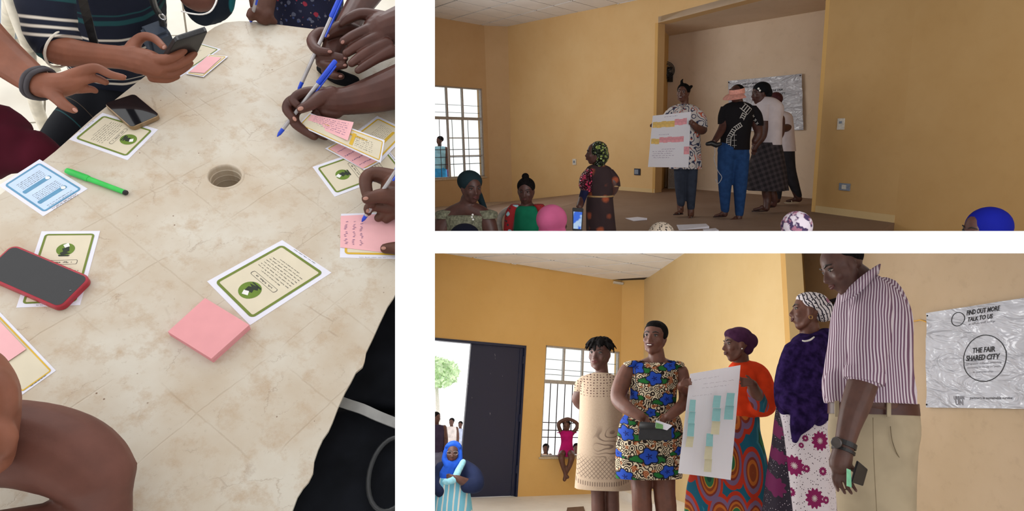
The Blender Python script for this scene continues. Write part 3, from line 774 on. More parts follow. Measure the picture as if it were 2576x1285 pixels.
def ballpen(p0, p1, label, cap=.22, tipcol=None, r=.0040, body=None):
    a, b = V(p0), V(p1); root = empty('ballpoint_pen', (a + b) / 2, label, 'pen')
    bm = NB(); stick(bm, a, b, [(cap * .9, r * .9), (.9, r * .9), (.93, r * .75)]); obj('pen_barrel', bm, body or CLR, root, smooth=True, auto=40)
    bm = NB(); stick(bm, a, b, [(cap, r * .35), (.9, r * .35)]); obj('ink_tube', bm, NAVY, root)
    bm = NB(); stick(bm, a, b, [(0, r * .6), (.01, r * 1.15), (cap, r * 1.25), (cap + .01, r)]); c = obj('pen_cap', bm, BLU, root, smooth=True, auto=40)
    x, y, d = basis(b - a); L = (b - a).length; bm = NB(); box(bm, a + d * (L * cap * .9) - y * (r * 1.6), r * .4, r * .25, L * cap * .75, x, y, d); obj('pocket_clip', bm, BLU, c)
    bm = NB(); stick(bm, a, b, [(.90, r * .95), (.96, r * .8), (.995, r * .25), (1, .0004)]); obj('pen_tip', bm, BLU, root, smooth=True, auto=50)
    return root
# ---- the people round the table: arms and hands, each one continuous skin
SK1 = skin('warm_brown_skin', srgb(130, 80, 60), .52, .3); SK2 = skin('dark_brown_skin', srgb(78, 46, 38), .42, .32); SK3 = skin('deep_brown_skin', srgb(88, 54, 42), .5, .3); SK4 = skin('forearm_brown_skin', srgb(104, 66, 56), .55, .25)
NAIL = plain('fingernail', srgb(176, 128, 112), .3, .5); NAILD = plain('dark_fingernail', srgb(150, 104, 92), .3, .5)
def TP(pts, h=None):
    """(u, v, h, radius in pixels) -> points and real radii over the table"""
    out = []
    for p in pts:
        q = T(p[0], p[1], p[2]); out.append((q, p[3] * q.y / F * (1.0 if p[3] > 16 else 1.03)))
    return out
def sm(pts, n=3): return [tuple(p) for p in smoothpts(pts, n)]
def limb(bm, *chains, n=3, seg=14):
    for c in chains: chain(bm, TP(sm(c, n)), seg)
def tpe(u, v, h, ru, rv, rd=None, R=None):
    q = T(u, v, h); k = q.y / F * .92; return q, (ru * k, (rd or (ru + rv) / 2) * k, rv * k)
def person(label, u, v, h, group=None): return empty('person', T(u, v, h), label, 'person', group)
def nails(parent, mat, *lst):
    for u, v, h, r, ang in lst:
        q = T(u, v, h); k = q.y / F; a = radians(ang); view = q.normalized()
        X = V((cos(a), 0, sin(a))); X = (X - view * X.dot(view)).normalized(); Z_ = -view; Y_ = Z_.cross(X); Rm = Matrix((X, Y_, Z_)).transposed()
        bm = NB(); ell(bm, q, (r * 1.25 * k, r * .85 * k, r * .35 * k), Rm, 2); obj('fingernail', bm, mat, parent, smooth=True)
def ribbon(bm, pts, hw, th, side):
    """flat band along pts, half width hw, lying across the direction side"""
    rings = []
    for i, p in enumerate(pts):
        p = V(p); d = (V(pts[min(i + 1, len(pts) - 1)]) - V(pts[max(0, i - 1)])).normalized(); s = (side - d * side.dot(d)).normalized(); n = d.cross(s)
        rings.append([p + s * (a * hw) + n * (b * th) for a, b in ((-1, -1), (1, -1), (1, 1), (-1, 1))])
    quadgrid(bm, rings)
def sleeve(bm, pts, n=4, seg=28, ripple=0.0, k=5):
    P = TP(sm(pts, n)); rings = []; pxv = None
    for i, (p, r) in enumerate(P):
        d = P[min(i + 1, len(P) - 1)][0] - P[max(i - 1, 0)][0]; x, y, d = basis(d)
        if pxv is not None: x = (pxv - d * pxv.dot(d)).normalized(); y = d.cross(x)
        pxv = x
        rings.append([p + (x * cos(t) + y * sin(t)) * (r * (1 + ripple * sin(k * t + i * .9) + ripple * .6 * sin(i * 1.7 + t))) for t in [2 * pi * j / seg for j in range(seg)]])
    quadgrid(bm, rings)
def stripes(name, axis, base, bands, period, off=0, rough=.8):
    """knitted cloth with bands across an axis: bands = [(start, end, colour)] in shares of the period"""
    n = N(name); c = n.co(); d = n.n('ShaderNodeVectorMath', operation='DOT_PRODUCT'); n.put(d.inputs[0], c); d.inputs[1].default_value = V(axis).normalized()
    w = n.noise(c, 7, 2); s = n.math('FRACT', n.math('ADD', n.math('MULTIPLY', n.math('ADD', d.outputs['Value'], n.math('MULTIPLY', w, .012)), 1 / period), off))
    k = base
    for a, b, col in bands:
        m = n.math('MULTIPLY', n.step(s, a, a + .012), n.step(s, b, b - .012)); k = n.mix(m, k, col)
    n.bump(n.noise(c, 300, 2), .2, .001); return n.done(k, rough, .15)
NV, TL_, CRM = srgb(28, 32, 46), srgb(34, 74, 78), srgb(206, 198, 186)
BANDS = [(.05, .085, CRM), (.12, .155, CRM), (.19, .225, CRM), (.36, .42, TL_), (.45, .475, TL_), (.62, .665, CRM), (.70, .72, CRM), (.86, .92, TL_)]
ST_T = stripes('striped_navy_knit', TUP, NV, BANDS, .19, .32); ST_S = stripes('striped_navy_sleeve', T(125, 60, .08) - T(105, -60, .14), NV, BANDS, .19, .22)
# woman in the striped top, holding a phone
P1 = person('person in a navy striped knit top holding up a grey phone with both thumbs free', 290, 110, -.2); P1['label'] = 'person in a navy striped knit top holding a grey phone over the table'
bm = NB(); limb(bm, [(330, 230, -.26, 70), (300, 160, -.17, 104), (285, 80, -.08, 112), (275, -20, .0, 118), (262, -140, .08, 122)])
remesh('torso', bm, ST_T, P1, .008, 4)
bm = NB(); limb(bm, [(300, 200, -.22, 85), (250, 260, -.22, 62), (180, 330, -.2, 52), (130, 400, -.2, 46)], [(330, 180, -.2, 70), (300, 260, -.22, 66), (240, 340, -.22, 50)])
remesh('skirt', bm, stripes('striped_dark_skirt', TY + TX * .6, srgb(16, 18, 24), [(.2, .23, TL_), (.5, .515, srgb(130, 110, 90))], .12), P1, .008, 4)
bm = NB(); sleeve(bm, [(85, -150, .16, 66), (104, -60, .13, 64), (114, 0, .11, 60), (124, 60, .085, 55), (138, 98, .072, 54), (150, 116, .067, 51), (157, 124, .065, 49)], ripple=.02); obj('sleeve', bm, ST_S, P1, smooth=True, auto=60)
bm = NB(); c0 = T(156, 123, .065); x, y, _ = basis((T(204, 142, .062) - T(150, 116, .067)).normalized()); tube(bm, [c0 + (x * cos(a) + y * sin(a)) * (50 * c0.y / F) for a in [2 * pi * i / 32 for i in range(33)]], .0020, 8); obj('sleeve_cuff', bm, plain('cream_knit_cuff', CRM, .8), P1, smooth=True)
bm = NB()
limb(bm, [(150, 122, .066, 42), (172, 130, .064, 37), (204, 135, .062, 32), (260, 141, .06, 29), (312, 146, .06, 29), (350, 155, .06, 31)],
     [(340, 150, .06, 31), (378, 160, .062, 33), (396, 172, .06, 24)],
     [(330, 132, .065, 20), (342, 106, .072, 13), (362, 92, .08, 11), (388, 97, .085, 10), (411, 118, .09, 8)],
     [(372, 150, .068, 16), (418, 149, .084, 12), (445, 138, .092, 10.5), (461, 127, .096, 9)],
     [(380, 168, .06, 15), (432, 168, .068, 11), (470, 150, .078, 10), (488, 134, .084, 8)],
     [(385, 184, .05, 14), (432, 186, .052, 10.5), (464, 170, .060, 9.5), (478, 158, .066, 8)],
     [(384, 196, .04, 11), (420, 200, .038, 9), (444, 192, .042, 8)])
remesh('arm', bm, SK1, P1, .0018, 1); nails(P1, NAIL, (413, 119, .098, 4.5, 60), (463, 125, .098, 4.5, 70))
bm = NB(); pts = [T(*p) for p in sm([(196, -60, .17), (208, 0, .10), (224, 60, .04), (240, 120, .0), (246, 150, -.03)])]
pts = [p - p.normalized() * .075 for p in pts]; ribbon(bm, pts, .0065, .0015, V((1, 0, .3))); obj('shoulder_strap', bm, BLK, P1)
r_, q = gadget('mobile_phone', [(409, 135), (492, 124), (519, 66), (437, 92)], 0, .009, .006, BLK, plain('grey_phone_back', srgb(78, 74, 74), .4, .4), 'dark grey phone held up in the striped person\'s hand', hs=[.085, .085, .145, .145], inset=.002, back=True)
bm = NB(); sheet(bm, q, .32, .5, .62, .7, .0003, .001); obj('camera_strip', bm, BLK, r_)
bm = NB(); sheet(bm, q, .05, .95, .985, 1.0, -.007, .0003); obj('top_edge', bm, plain('phone_edge', srgb(90, 90, 92), .3, .5, metal=.5), r_)
# dark purse hanging beside her
pu = empty('handbag', T(400, 90, -.06), 'small dark grey handbag beside the striped top, with a metal ring', 'bag')
q = Quad([T(372, 128, -.05), T(438, 112, -.05), T(415, 62, .0), T(362, 84, .0)]); bm = NB(); sheet(bm, q, o0=-.02, o1=.02); bmesh.ops.bevel(bm, geom=bm.edges[:], offset=.006, segments=2, affect='EDGES')
obj('bag_body', bm, plain('dark_slate_leather', srgb(58, 66, 80), .45), pu, smooth=True, auto=40)
bm = NB(); tube(bm, [T(u, v, h) for u, v, h in sm([(380, -20, .12), (388, 14, .06), (404, 42, .02), (410, 64, .0)])], .006, 8); obj('bag_strap', bm, BLK, pu)
bm = NB(); c = T(408, 42, .03); tube(bm, [c + TX * (.005 * cos(a)) + TUP * (.0065 * sin(a)) for a in [2 * pi * i / 14 for i in range(15)]], .0017, 6); obj('metal_ring', bm, plain('chrome', srgb(200, 200, 205), .2, .6, metal=1), pu)
# blue cloth showing between the torso and the bag
# person on the left reaching over, bracelet on the wrist
P2 = person('person in maroon reaching a bare hand with a bracelet over the table edge', 20, 340, -.2)
bm = NB()
limb(bm, [(-110, 40, .12, 66), (-40, 108, .105, 58), (20, 152, .095, 46), (70, 190, .09, 39), (102, 212, .09, 33), (125, 214, .09, 32)],
     [(115, 214, .09, 31), (150, 214, .092, 30), (185, 206, .092, 26)],
     [(165, 200, .098, 19), (205, 180, .108, 13.5), (242, 171, .110, 11.5), (276, 187, .104, 10), (308, 194, .10, 8)],
     [(170, 208, .092, 19), (200, 204, .098, 12.5), (236, 196, .094, 11), (264, 206, .088, 8.5)],
     [(172, 220, .082, 16), (202, 224, .082, 11), (228, 224, .078, 9), (238, 228, .074, 7.5)],
     [(125, 228, .09, 21), (142, 245, .09, 15), (162, 264, .088, 13), (184, 276, .086, 9.5)])
remesh('arm', bm, SK1, P2, .0018, 1); nails(P2, NAIL, (312, 193, .101, 4.5, 10), (189, 277, .094, 5, -40))
bm = NB()
for d in (0, 9):
    c0 = T(97 + d, 209 + d * .3, .09); ax = (T(125, 218, .09) - T(80, 196, .09)).normalized(); x, y, _ = basis(ax); r = .0262 - d * .0001
    tube(bm, [c0 + (x * cos(a) + y * sin(a)) * r * (1 + .02 * sin(5 * a)) for a in [2 * pi * i / 30 for i in range(31)]], .0036, 8)
obj('bracelet', bm, plain('dark_cord_bracelet', srgb(70, 66, 70), .7, bump=.5), P2, smooth=True)
MAR = plain('maroon_cloth', srgb(74, 22, 36), .85, .1, sc=14, var=.25)
bm = NB(); sleeve(bm, [(-160, 300, -.04, 110), (-70, 345, -.04, 98), (0, 362, -.045, 92), (58, 378, -.05, 62), (110, 385, -.06, 46), (150, 392, -.07, 22)], ripple=.05, k=4); obj('trousers', bm, MAR, P2, smooth=True)
# light denim and a white plastic chair at the far left
bm = NB(); limb(bm, [(-40, -60, -.2, 80), (-15, 20, -.25, 62), (5, 80, -.35, 44)])
P9 = person('person in pale grey denim at the upper left corner, behind the white chair', -20, 20, -.3); remesh('trousers', bm, plain('pale_denim', srgb(176, 190, 208), .9, sc=18, var=.15), P9, .012, 3)
ch = empty('plastic_chair', T(100, 250, -.73), 'white plastic armchair showing beside the bare reaching arm', 'chair'); CHW = plain('white_chair_plastic', srgb(222, 214, 196), .45, .4)
for nm, pts, r in (('armrest', [(22, -10, -.04), (40, 45, -.08), (60, 95, -.12), (72, 122, -.16)], .010), ('leg', [(70, 118, -.16), (84, 240, -.30), (108, 310, -.42), (130, 352, -.52), (150, 400, -.70)], .013),
                   ('leg', [(24, 0, -.06), (20, 90, -.3), (24, 190, -.7)], .012)):
    bm = NB(); tube(bm, [T(u, v, h) for u, v, h in sm(pts)], r, 10); obj(nm, bm, CHW, ch, smooth=True)
bm = NB(); q = Quad([T(60, 200, -.32), T(150, 170, -.32), T(130, 90, -.32), T(30, 110, -.32)]); sheet(bm, q, o0=-.01, o1=.01); obj('seat', bm, CHW, ch)
# the elbow in a teal edged sleeve at the top
P3 = person('person at the far side showing only a bent elbow in a navy sleeve', 510, 0, -.1)
bm = NB(); sleeve(bm, [(548, -120, .0, 40), (542, -50, -.01, 48), (528, -5, -.02, 54), (512, 26, -.03, 44), (508, 50, -.035, 20)], ripple=.02); obj('sleeve', bm, stripes('navy_teal_sleeve', TX, srgb(32, 40, 52), [(.0, .12, srgb(40, 120, 130))], .16, .3), P3, smooth=True)
bm = NB(); limb(bm, [(470, -160, .06, 52), (488, -60, .05, 50), (497, -18, .04, 46)]); remesh('arm', bm, SK4, P3, .004, 2)
bm = NB(); pts = [T(u, v, .05) for u, v in sm([(456, 28), (480, 34), (510, 36), (532, 26), (545, 0), (548, -30)])]; tube(bm, pts, .0016, 8); obj('sleeve_cuff', bm, plain('white_piping', srgb(226, 224, 220), .7), P3)
# person in a floral dress writing at the far side
def floral(name, base, cols, sc):
    n = N(name); c = n.co(); k = base
    for i, (col, s, t) in enumerate(cols):
        v = n.voro(n.co('Object', loc=(i * 3.1, i, -i)), sc * s); d = n.math('ADD', v, n.math('MULTIPLY', n.noise(c, sc * 3, 2), .25)); k = n.mix(n.step(d, t, t - .05), k, col)
    return n.done(k, .8, .15)
FLO = floral('navy_floral_cloth', srgb(34, 36, 58), [(srgb(96, 100, 120), 1.3, .38), (srgb(150, 50, 66), 1, .34), (srgb(70, 84, 130), 1.6, .34), (srgb(160, 140, 130), 2, .26)], 38)
P4 = person('person in a navy floral dress writing with a blue pen at the far side', 765, 40, -.1)
bm = NB(); sleeve(bm, [(752, -170, .06, 96), (765, -70, .0, 92), (772, 0, -.05, 82), (776, 70, -.1, 78), (780, 130, -.16, 70)], ripple=.03, k=6); obj('dress', bm, FLO, P4, smooth=True)
bm = NB(); limb(bm, [(668, -160, .08, 40), (662, -70, .05, 37), (660, -10, .03, 32), (660, 22, .02, 27)], [(660, 20, .02, 26), (668, 38, .016, 20)], [(662, 30, .02, 14), (645, 38, .02, 10), (632, 44, .015, 9)],
               [(650, 30, .025, 12), (634, 28, .03, 9), (628, 40, .025, 8)], [(672, 36, .018, 13), (678, 48, .01, 11), (690, 54, .006, 8)], [(660, 38, .018, 13), (656, 50, .01, 10), (668, 56, .006, 8)]); remesh('arm', bm, SK3, P4, .0028, 2)
ballpen(T(651, -24, .09), T(630, 56, .0), 'blue pen held by the person in the floral dress')
# person at the upper right: two hands, one holding a long blue pen
P5 = person('person with two bare dark hands clasped around an upright blue pen', 960, 70, .0)
bm = NB()
limb(bm, [(1090, 20, .10, 50), (1040, 50, .10, 48), (1000, 66, .10, 44), (965, 76, .10, 38)], [(985, 70, .10, 40), (955, 72, .10, 36), (935, 84, .10, 28)],
     [(975, 52, .105, 22), (940, 40, .11, 17), (905, 36, .115, 14), (875, 48, .115, 12), (860, 60, .11, 8)],
     [(950, 66, .105, 17), (915, 79, .11, 14), (885, 92, .11, 12), (864, 104, .11, 10)],
     [(962, 90, .10, 18), (925, 104, .105, 13.5), (890, 122, .10, 12), (872, 134, .10, 10)],
     [(972, 112, .095, 18), (930, 128, .098, 13), (900, 148, .095, 11.5), (884, 160, .095, 9)],
     [(985, 128, .09, 16), (950, 146, .09, 12), (915, 168, .09, 10), (900, 178, .09, 8)])
remesh('right_arm', bm, SK2, P5, .0018, 1)
bm = NB()
limb(bm, [(985, -110, .03, 40), (940, -40, .045, 36), (900, 20, .055, 30), (868, 76, .06, 28)], [(872, 80, .06, 27), (846, 112, .055, 30), (832, 150, .05, 26)],
     [(892, 78, .075, 19), (862, 70, .09, 19), (840, 78, .09, 15), (824, 90, .085, 10)],
     [(838, 92, .065, 18), (806, 84, .075, 15), (786, 104, .075, 14), (798, 126, .08, 11.5), (828, 131, .085, 9.5)],
     [(832, 128, .055, 17), (804, 140, .06, 14), (838, 142, .075, 12), (866, 146, .08, 9.5)],
     [(834, 150, .045, 17), (808, 158, .05, 13), (842, 165, .065, 11), (866, 164, .07, 9)],
     [(836, 170, .04, 14), (820, 180, .04, 11), (842, 190, .05, 10), (858, 192, .05, 8)])
remesh('left_arm', bm, SK2, P5, .0018, 1)
nails(P5, NAILD, (823, 90, .098, 5, 20), (862, 106, .122, 4.5, 50), (830, 130, .097, 4.5, 0), (869, 146, .09, 4, 10), (868, 164, .08, 4, 10), (857, 192, .06, 4, 10))
ballpen(T(868, -34, .17), T(748, 233, .01), 'long blue pen held upright between the two clasped dark hands', cap=.28, body=CLR)
DKC = plain('black_cloth', (.010, .010, .013), .8, .1)
bm = NB(); limb(bm, [(808, 172, .008, 12), (850, 194, .008, 20), (890, 204, .008, 15)]); o = remesh('cloth_fold', bm, DKC, P5, .004, 3)
# person at the right: hand with pen and the held card
P6 = person('person reaching in from the right with a dark bare forearm, pen and card in hand', 980, 225, .0)
bm = NB()
limb(bm, [(1090, 196, .06, 60), (1040, 208, .055, 57), (994, 222, .05, 52), (935, 240, .048, 44), (885, 252, .046, 36), (850, 256, .046, 33)], [(860, 254, .046, 34), (828, 256, .05, 30), (800, 252, .05, 24)], [(850, 268, .04, 24), (838, 282, .035, 19), (820, 280, .04, 14)],
     [(835, 238, .06, 22), (806, 246, .066, 18), (782, 263, .068, 13.5), (758, 274, .066, 11)],
     [(815, 236, .055, 18), (780, 232, .06, 14), (752, 238, .062, 12), (738, 252, .06, 10), (748, 264, .058, 9)],
     [(800, 244, .045, 18), (758, 246, .05, 14), (730, 256, .05, 12.5), (722, 276, .045, 11.5), (738, 298, .04, 9.5)],
     [(790, 258, .035, 18), (745, 275, .035, 14), (740, 305, .03, 12.5), (762, 326, .022, 11), (790, 343, .016, 10)],
     [(815, 275, .03, 16), (790, 300, .025, 13), (795, 330, .018, 11), (818, 344, .012, 9)])
remesh('arm', bm, SK2, P6, .0018, 1); nails(P6, NAIL, (756, 273, .077, 6, 20), (741, 299, .050, 5, -60))
ballpen(T(845, 152, .11), T(697, 344, .012), 'blue capped pen held by the hand reaching in from the right', cap=.30)
q = cardq([(749, 315), (958, 410), (968, 353), (779, 284)], hs=[.026, .026, .040, .040])
card('printed_card', q, 'y', 'mustard bordered card held up in the dark hand, a pink note stuck on it', seed=14, lines=0, icon=False, o=.0009)
bm = NB(); rn = random.Random(77)
for i in range(6): scribble(bm, q, .66 + .0 * i, .70 - i * .09, .88, .035, .0016, rn, 4, .3)
o = obj('printed_text', bm, INK, None, kind='stuff'); o.parent = [x for x in bpy.data.objects if x.get('label', '').startswith('mustard bordered card held up')][0]; o.location = o.location - o.parent.location
bm = NB(); sheet(bm, q, .60, .64, .2, .8, .001, .0013); o2 = obj('title_pill', bm, YELP, o.parent)
nq = cardq([(771, 309), (878, 354), (893, 308), (783, 288)], hs=[.030, .030, .043, .043]); note(nq, 'written pink note stuck on the hand-held card, its end lifting', 25, 6, curl=.006)
# person at the lower right writing on the pink note
P7 = person('person at the right edge whose dark hand writes on the large pink note', 985, 500, .0)
bm = NB()
limb(bm, [(1120, 470, .05, 62), (1060, 478, .045, 58), (1010, 482, .04, 52)], [(1020, 470, .045, 40), (985, 450, .05, 26), (940, 438, .055, 19), (920, 452, .055, 16), (924, 486, .05, 14), (934, 512, .04, 12)],
     [(1020, 500, .045, 36), (985, 492, .055, 24), (950, 494, .058, 18), (924, 500, .055, 13.5)],
     [(1020, 510, .035, 34), (985, 520, .03, 20), (950, 518, .03, 14), (928, 522, .025, 12), (926, 534, .02, 9)],
     [(1010, 520, .03, 26), (975, 530, .02, 15), (952, 548, .012, 10.5)], [(1015, 530, .03, 22), (990, 538, .02, 14), (972, 552, .01, 10)])
remesh('right_arm', bm, SK3, P7, .0018, 1); nails(P7, NAIL, (925, 530, .030, 4.5, 70), (920, 499, .068, 5.5, 10))
bm = NB(); limb(bm, [(1080, 640, .03, 40), (1030, 632, .02, 24), (998, 624, .014, 17), (970, 625, .01, 13)]); remesh('left_arm', bm, SK3, P7, .0025, 2); nails(P7, NAIL, (965, 624, .022, 5, 0))
ballpen(T(1022, 392, .13), T(910, 558, .003), 'clear blue pen writing on the large pink note', cap=.2)
# person at the lower left: folded bare arm resting on the table
P8 = person('person at the lower left corner resting a folded bare arm on the table', 120, 1200, .05)
bm = NB()
limb(bm, [(-160, 1112, .10, 108), (-60, 1112, .10, 108), (60, 1116, .10, 106), (150, 1136, .098, 103), (208, 1166, .095, 94), (240, 1194, .092, 86)], [(243, 1200, .092, 82), (258, 1262, .07, 62), (260, 1300, .06, 60)],
     [(258, 1312, .06, 62), (180, 1322, .06, 64), (90, 1336, .07, 66), (-60, 1360, .08, 66)])
remesh('arm', bm, SK4, P8, .004, 2)
bm = NB(); limb(bm, [(-60, 930, .18, 60), (-25, 985, .18, 58), (-20, 1060, .17, 54), (-30, 1150, .16, 52)], [(-20, 960, .19, 40), (8, 985, .19, 30), (14, 1030, .185, 26)], [(-10, 1080, .18, 34), (10, 1100, .18, 30), (6, 1130, .175, 26)])
remesh('hand', bm, SK1, P8, .004, 4)
# black bags on the seat at the lower right
bg = empty('backpack', T(900, 1150, -.3), 'black backpack with a silver grey strap at the lower right table edge', 'bag')
BAGM = plain('black_bag_fabric', (.006, .007, .010), .85, .12, sc=20, var=.3)
bm = NB(); prism(bm, [T(u, v, -.07) for u, v in ((975, 700), (1080, 690), (1080, 1030), (830, 1010), (860, 900))], TUP * -.3); remesh('bag_body', bm, BAGM, bg, .012, 4)
bm = NB(); prism(bm, [T(u, v, -.06) for u, v in ((830, 1020), (1080, 1045), (1080, 1480), (650, 1480), (690, 1280), (770, 1130))], TUP * -.3); remesh('bag_pocket', bm, BAGM, bg, .012, 4)
bm = NB(); ribbon(bm, [T(u, v, h) for u, v, h in sm([(800, 985, -.05), (862, 1012, -.045), (910, 1028, -.04), (950, 1046, -.04), (1010, 1070, -.05)])], .008, .0015, TY); obj('strap', bm, plain('silver_grey_webbing', srgb(150, 150, 148), .35, .5), bg)
bm = NB(); c = T(985, 1190, -.048); tube(bm, [c + TX * (.032 * cos(a)) + TY * (.055 * sin(a)) for a in [2 * pi * i / 28 for i in range(29)]], .004, 8); obj('piping', bm, plain('black_rubber_piping', (.02, .022, .024), .35, .5), bg, smooth=True)
# ================================================================== people standing in the rooms
class Fig:
    def __init__(s, fr, Y, label, u, v, z=None, cl=None, name='person', cat='person', group=None):
        s.f, s.Y, s.cl = fr, Y, cl
        b = fr.ond(u, v, Y)
        if z is not None: b.z = z
        s.base = b; s.root = empty(name, fr.w(b), label, cat, group); s.k = Y / F
    def J(s, u, v, d=0.0): return s.f.w(s.f.ond(u, v, s.Y + d))
    def r(s, px_, d=0): return px_ * (s.Y + d) / F
    def limb(s, bm, *chains, n=3, seg=14, k=1.03):
        for c in chains: chain(bm, [(s.J(p[0], p[1], p[2]), s.r(p[3], p[2]) * k) for p in sm(c, n)], seg)
    def blob(s, name, mat, chains, voxel=.008, smooth=3, extra=None, n=3, cut=None, **kw):
        bm = NB(); s.limb(bm, *chains, n=n)
        if extra: extra(bm)
        return remesh(name, bm, mat, s.root, voxel, smooth, clip=s.cl + ([(s.J(*cut), s.f.z)] if cut else []))
    def loft(s, name, mat, rings, seg=48, n=4, fold=0.0, folds=9, yaw=0, parent=None, cap=True, seed=0, tilt=None, scoop=0):
        """rings: (u, v, d, half width px, half depth px); fold grows towards the end"""
        R = sm(rings, n); out = []; rn = random.Random(seed); ph = [rn.uniform(0, 6.28) for _ in range(4)]; m = len(R)
        for i, (u, v, d, a, b) in enumerate(R):
            c = s.f.ond(u, v, s.Y + d); kk = (s.Y + d) / F; t = i / (m - 1); row = []
            for j in range(seg):
                th = 2 * pi * j / seg; w = 1 + fold * t * (.6 * sin(folds * th + ph[0] + t) + .4 * sin((folds * 1.7 // 1) * th + ph[1] - t * 2)) + fold * .35 * sin(3 * th + 5 * t + ph[2])
                x, y = a * kk * cos(th) * w, b * kk * sin(th) * w; ca_, sa_ = cos(yaw), sin(yaw)
                p = c + V((x * ca_ - y * sa_, x * sa_ + y * ca_, 0))
                if tilt: p.z += tilt * x
                if scoop and t < .2: p.z -= scoop * kk * max(0, -sin(th)) * (1 - t / .2)
                row.append(s.f.w(p))
            out.append(row)
        bm = NB(); quadgrid(bm, out, cap); return obj(name, bm, mat, parent or s.root, smooth=True, clip=s.cl, auto=50)
    def add(s, name, bm, mat, smooth=True, parent=None, auto=None): return obj(name, bm, mat, parent or s.root, smooth=smooth, clip=s.cl, auto=auto)
    def hand(s, bm, u, v, d, ang, L, side=1, curl=.5, spread=.18, fwd=0.0, back=-1):
        """palm at (u, v); fingers leave along the image angle ang; L = hand length in pixels; they curl towards the viewer (back=-1) or away (+1)"""
        a = radians(ang); kk = (s.Y + d) / F; D = V((cos(a), 0, sin(a))); S_ = V((-sin(a), 0, cos(a))) * side; B = V((0, back, 0)); c = s.f.ond(u, v, s.Y + d); L *= kk
        D = (D + V((0, fwd, 0))).normalized()
        w = lambda p: s.f.w(p)
        for t in (-.13, 0, .13): chain(bm, [(w(c - D * L * .24 + S_ * L * t * .7), L * .10), (w(c + D * L * .18 + S_ * L * t), L * .095)], 10)
        for i, (t, ln) in enumerate(((-.19, .36), (-.065, .44), (.065, .47), (.19, .42))):
            p0 = c + D * L * .16 + S_ * L * t; dr = (D + S_ * (t * spread * 5)).normalized(); seg_ = ln * L / 3; pts = [(w(p0), L * .062)]; an = 0
            for q in range(3):
                an += curl * (.5 if q == 0 else .8); dd = dr * cos(an) + B * sin(an); p0 = p0 + dd * seg_ * 1.05; pts.append((w(p0), L * (.056 - .006 * q)))
            chain(bm, pts, 8)
        p0 = c - D * L * .12 + S_ * L * .16; p1 = p0 + (D * .6 + S_ * .8).normalized() * L * .2 + B * L * .05; p2 = p1 + (D * .9 + S_ * .25 + B * .3).normalized() * L * .17
        chain(bm, [(w(p0), L * .08), (w(p1), L * .065), (w(p2), L * .052)], 8)
    def axes(s, yaw, pitch=0, roll=0):
        y, p = radians(yaw), radians(pitch); f = V((sin(y), -cos(y), 0)); u = V((0, 0, 1)); f2 = f * cos(p) - u * sin(p); u2 = u * cos(p) + f * sin(p); sd = f2.cross(u2)
        r_ = radians(roll); sd, u2 = sd * cos(r_) + u2 * sin(r_), u2 * cos(r_) - sd * sin(r_)
        return s.f.w(sd), s.f.w(f2), s.f.w(u2)
    def head(s, bm, u, v, d, Hpx, yaw, pitch=0, roll=0, ears=True, smile=0, wide=1.0):
        H = Hpx * (s.Y + d) / F; S_, Fw, U = s.axes(yaw, pitch, roll); c = s.J(u, v, d); Rm = Matrix((S_, Fw, U)).transposed(); s.hd = (c, H, S_, Fw, U, Rm, wide, yaw)
        P = lambda x, y, z: c + (S_ * (x * wide) + Fw * y + U * z) * H
        e = lambda x, y, z, a, b, g: ell(bm, P(x, y, z), (a * H * wide, b * H, g * H), Rm)
        e(0, -.05, .14, .325, .395, .345); e(0, .07, -.06, .275, .29, .36); e(0, .14, -.20, .215, .22, .24); e(0, .20, -.39, .115, .11, .085)
        for q in (-1, 1):
            chain(bm, [(P(q * .24, -.02, -.16), .085 * H), (P(q * .16, .10, -.34), .08 * H), (P(0, .20, -.41), .085 * H)], 10)
            e(q * .155, .235, -.10, .105, .10, .10)
            chain(bm, [(P(q * .05, .335, .115), .035 * H), (P(q * .20, .27, .10), .035 * H)], 8)
            if ears: e(q * .325, -.03, -.02, .035, .075, .115); e(q * .315, .0, -.10, .03, .04, .05)
            e(q * .052, .375, -.125, .038, .045, .032)
        chain(bm, [(P(0, .335, .07), .032 * H), (P(0, .40, -.05), .038 * H), (P(0, .425, -.105), .052 * H)], 10)
        e(0, .31, -.22, .115 + .03 * smile, .09, .07); e(0, .345, -.205, .09, .06, .028); e(0, .335, -.262, .085, .06, .032)
        return P
    def face(s, P=None, smile=0, lip=None, brow=True, eyes=True):
        c, H, S_, Fw, U, Rm, wide, yaw = s.hd; P = lambda x, y, z: c + (S_ * (x * wide) + Fw * y + U * z) * H
        for q in (-1, 1):
            if eyes:
                bm = NB(); ell(bm, P(q * .135, .292, .035), (.058 * H, .034 * H, .022 * H), Rm, 2); o = s.add('eye', bm, EYEW)
                bm = NB(); ell(bm, P(q * .135 + .0, .322, .035), (.026 * H, .016 * H, .026 * H), Rm, 2); s.add('iris', bm, EYEB, parent=o)
                bm = NB(); chain(bm, [(P(q * .075, .318, .05), .012 * H), (P(q * .135, .332, .068), .013 * H), (P(q * .20, .30, .048), .011 * H)], 6); s.add('eyelid', bm, EYEB)
            if brow:
                bm = NB(); chain(bm, [(P(q * .06, .362, .120), .013 * H), (P(q * .14, .345, .150), .015 * H), (P(q * .225, .285, .125), .009 * H)], 6); s.add('eyebrow', bm, EYEB)
        bm = NB(); w = .085 + .035 * smile
        chain(bm, [(P(-w, .375, -.222 + .02 * smile), .016 * H), (P(0, .402, -.212 - .012 * smile), .024 * H), (P(w, .375, -.222 + .02 * smile), .016 * H)], 8)
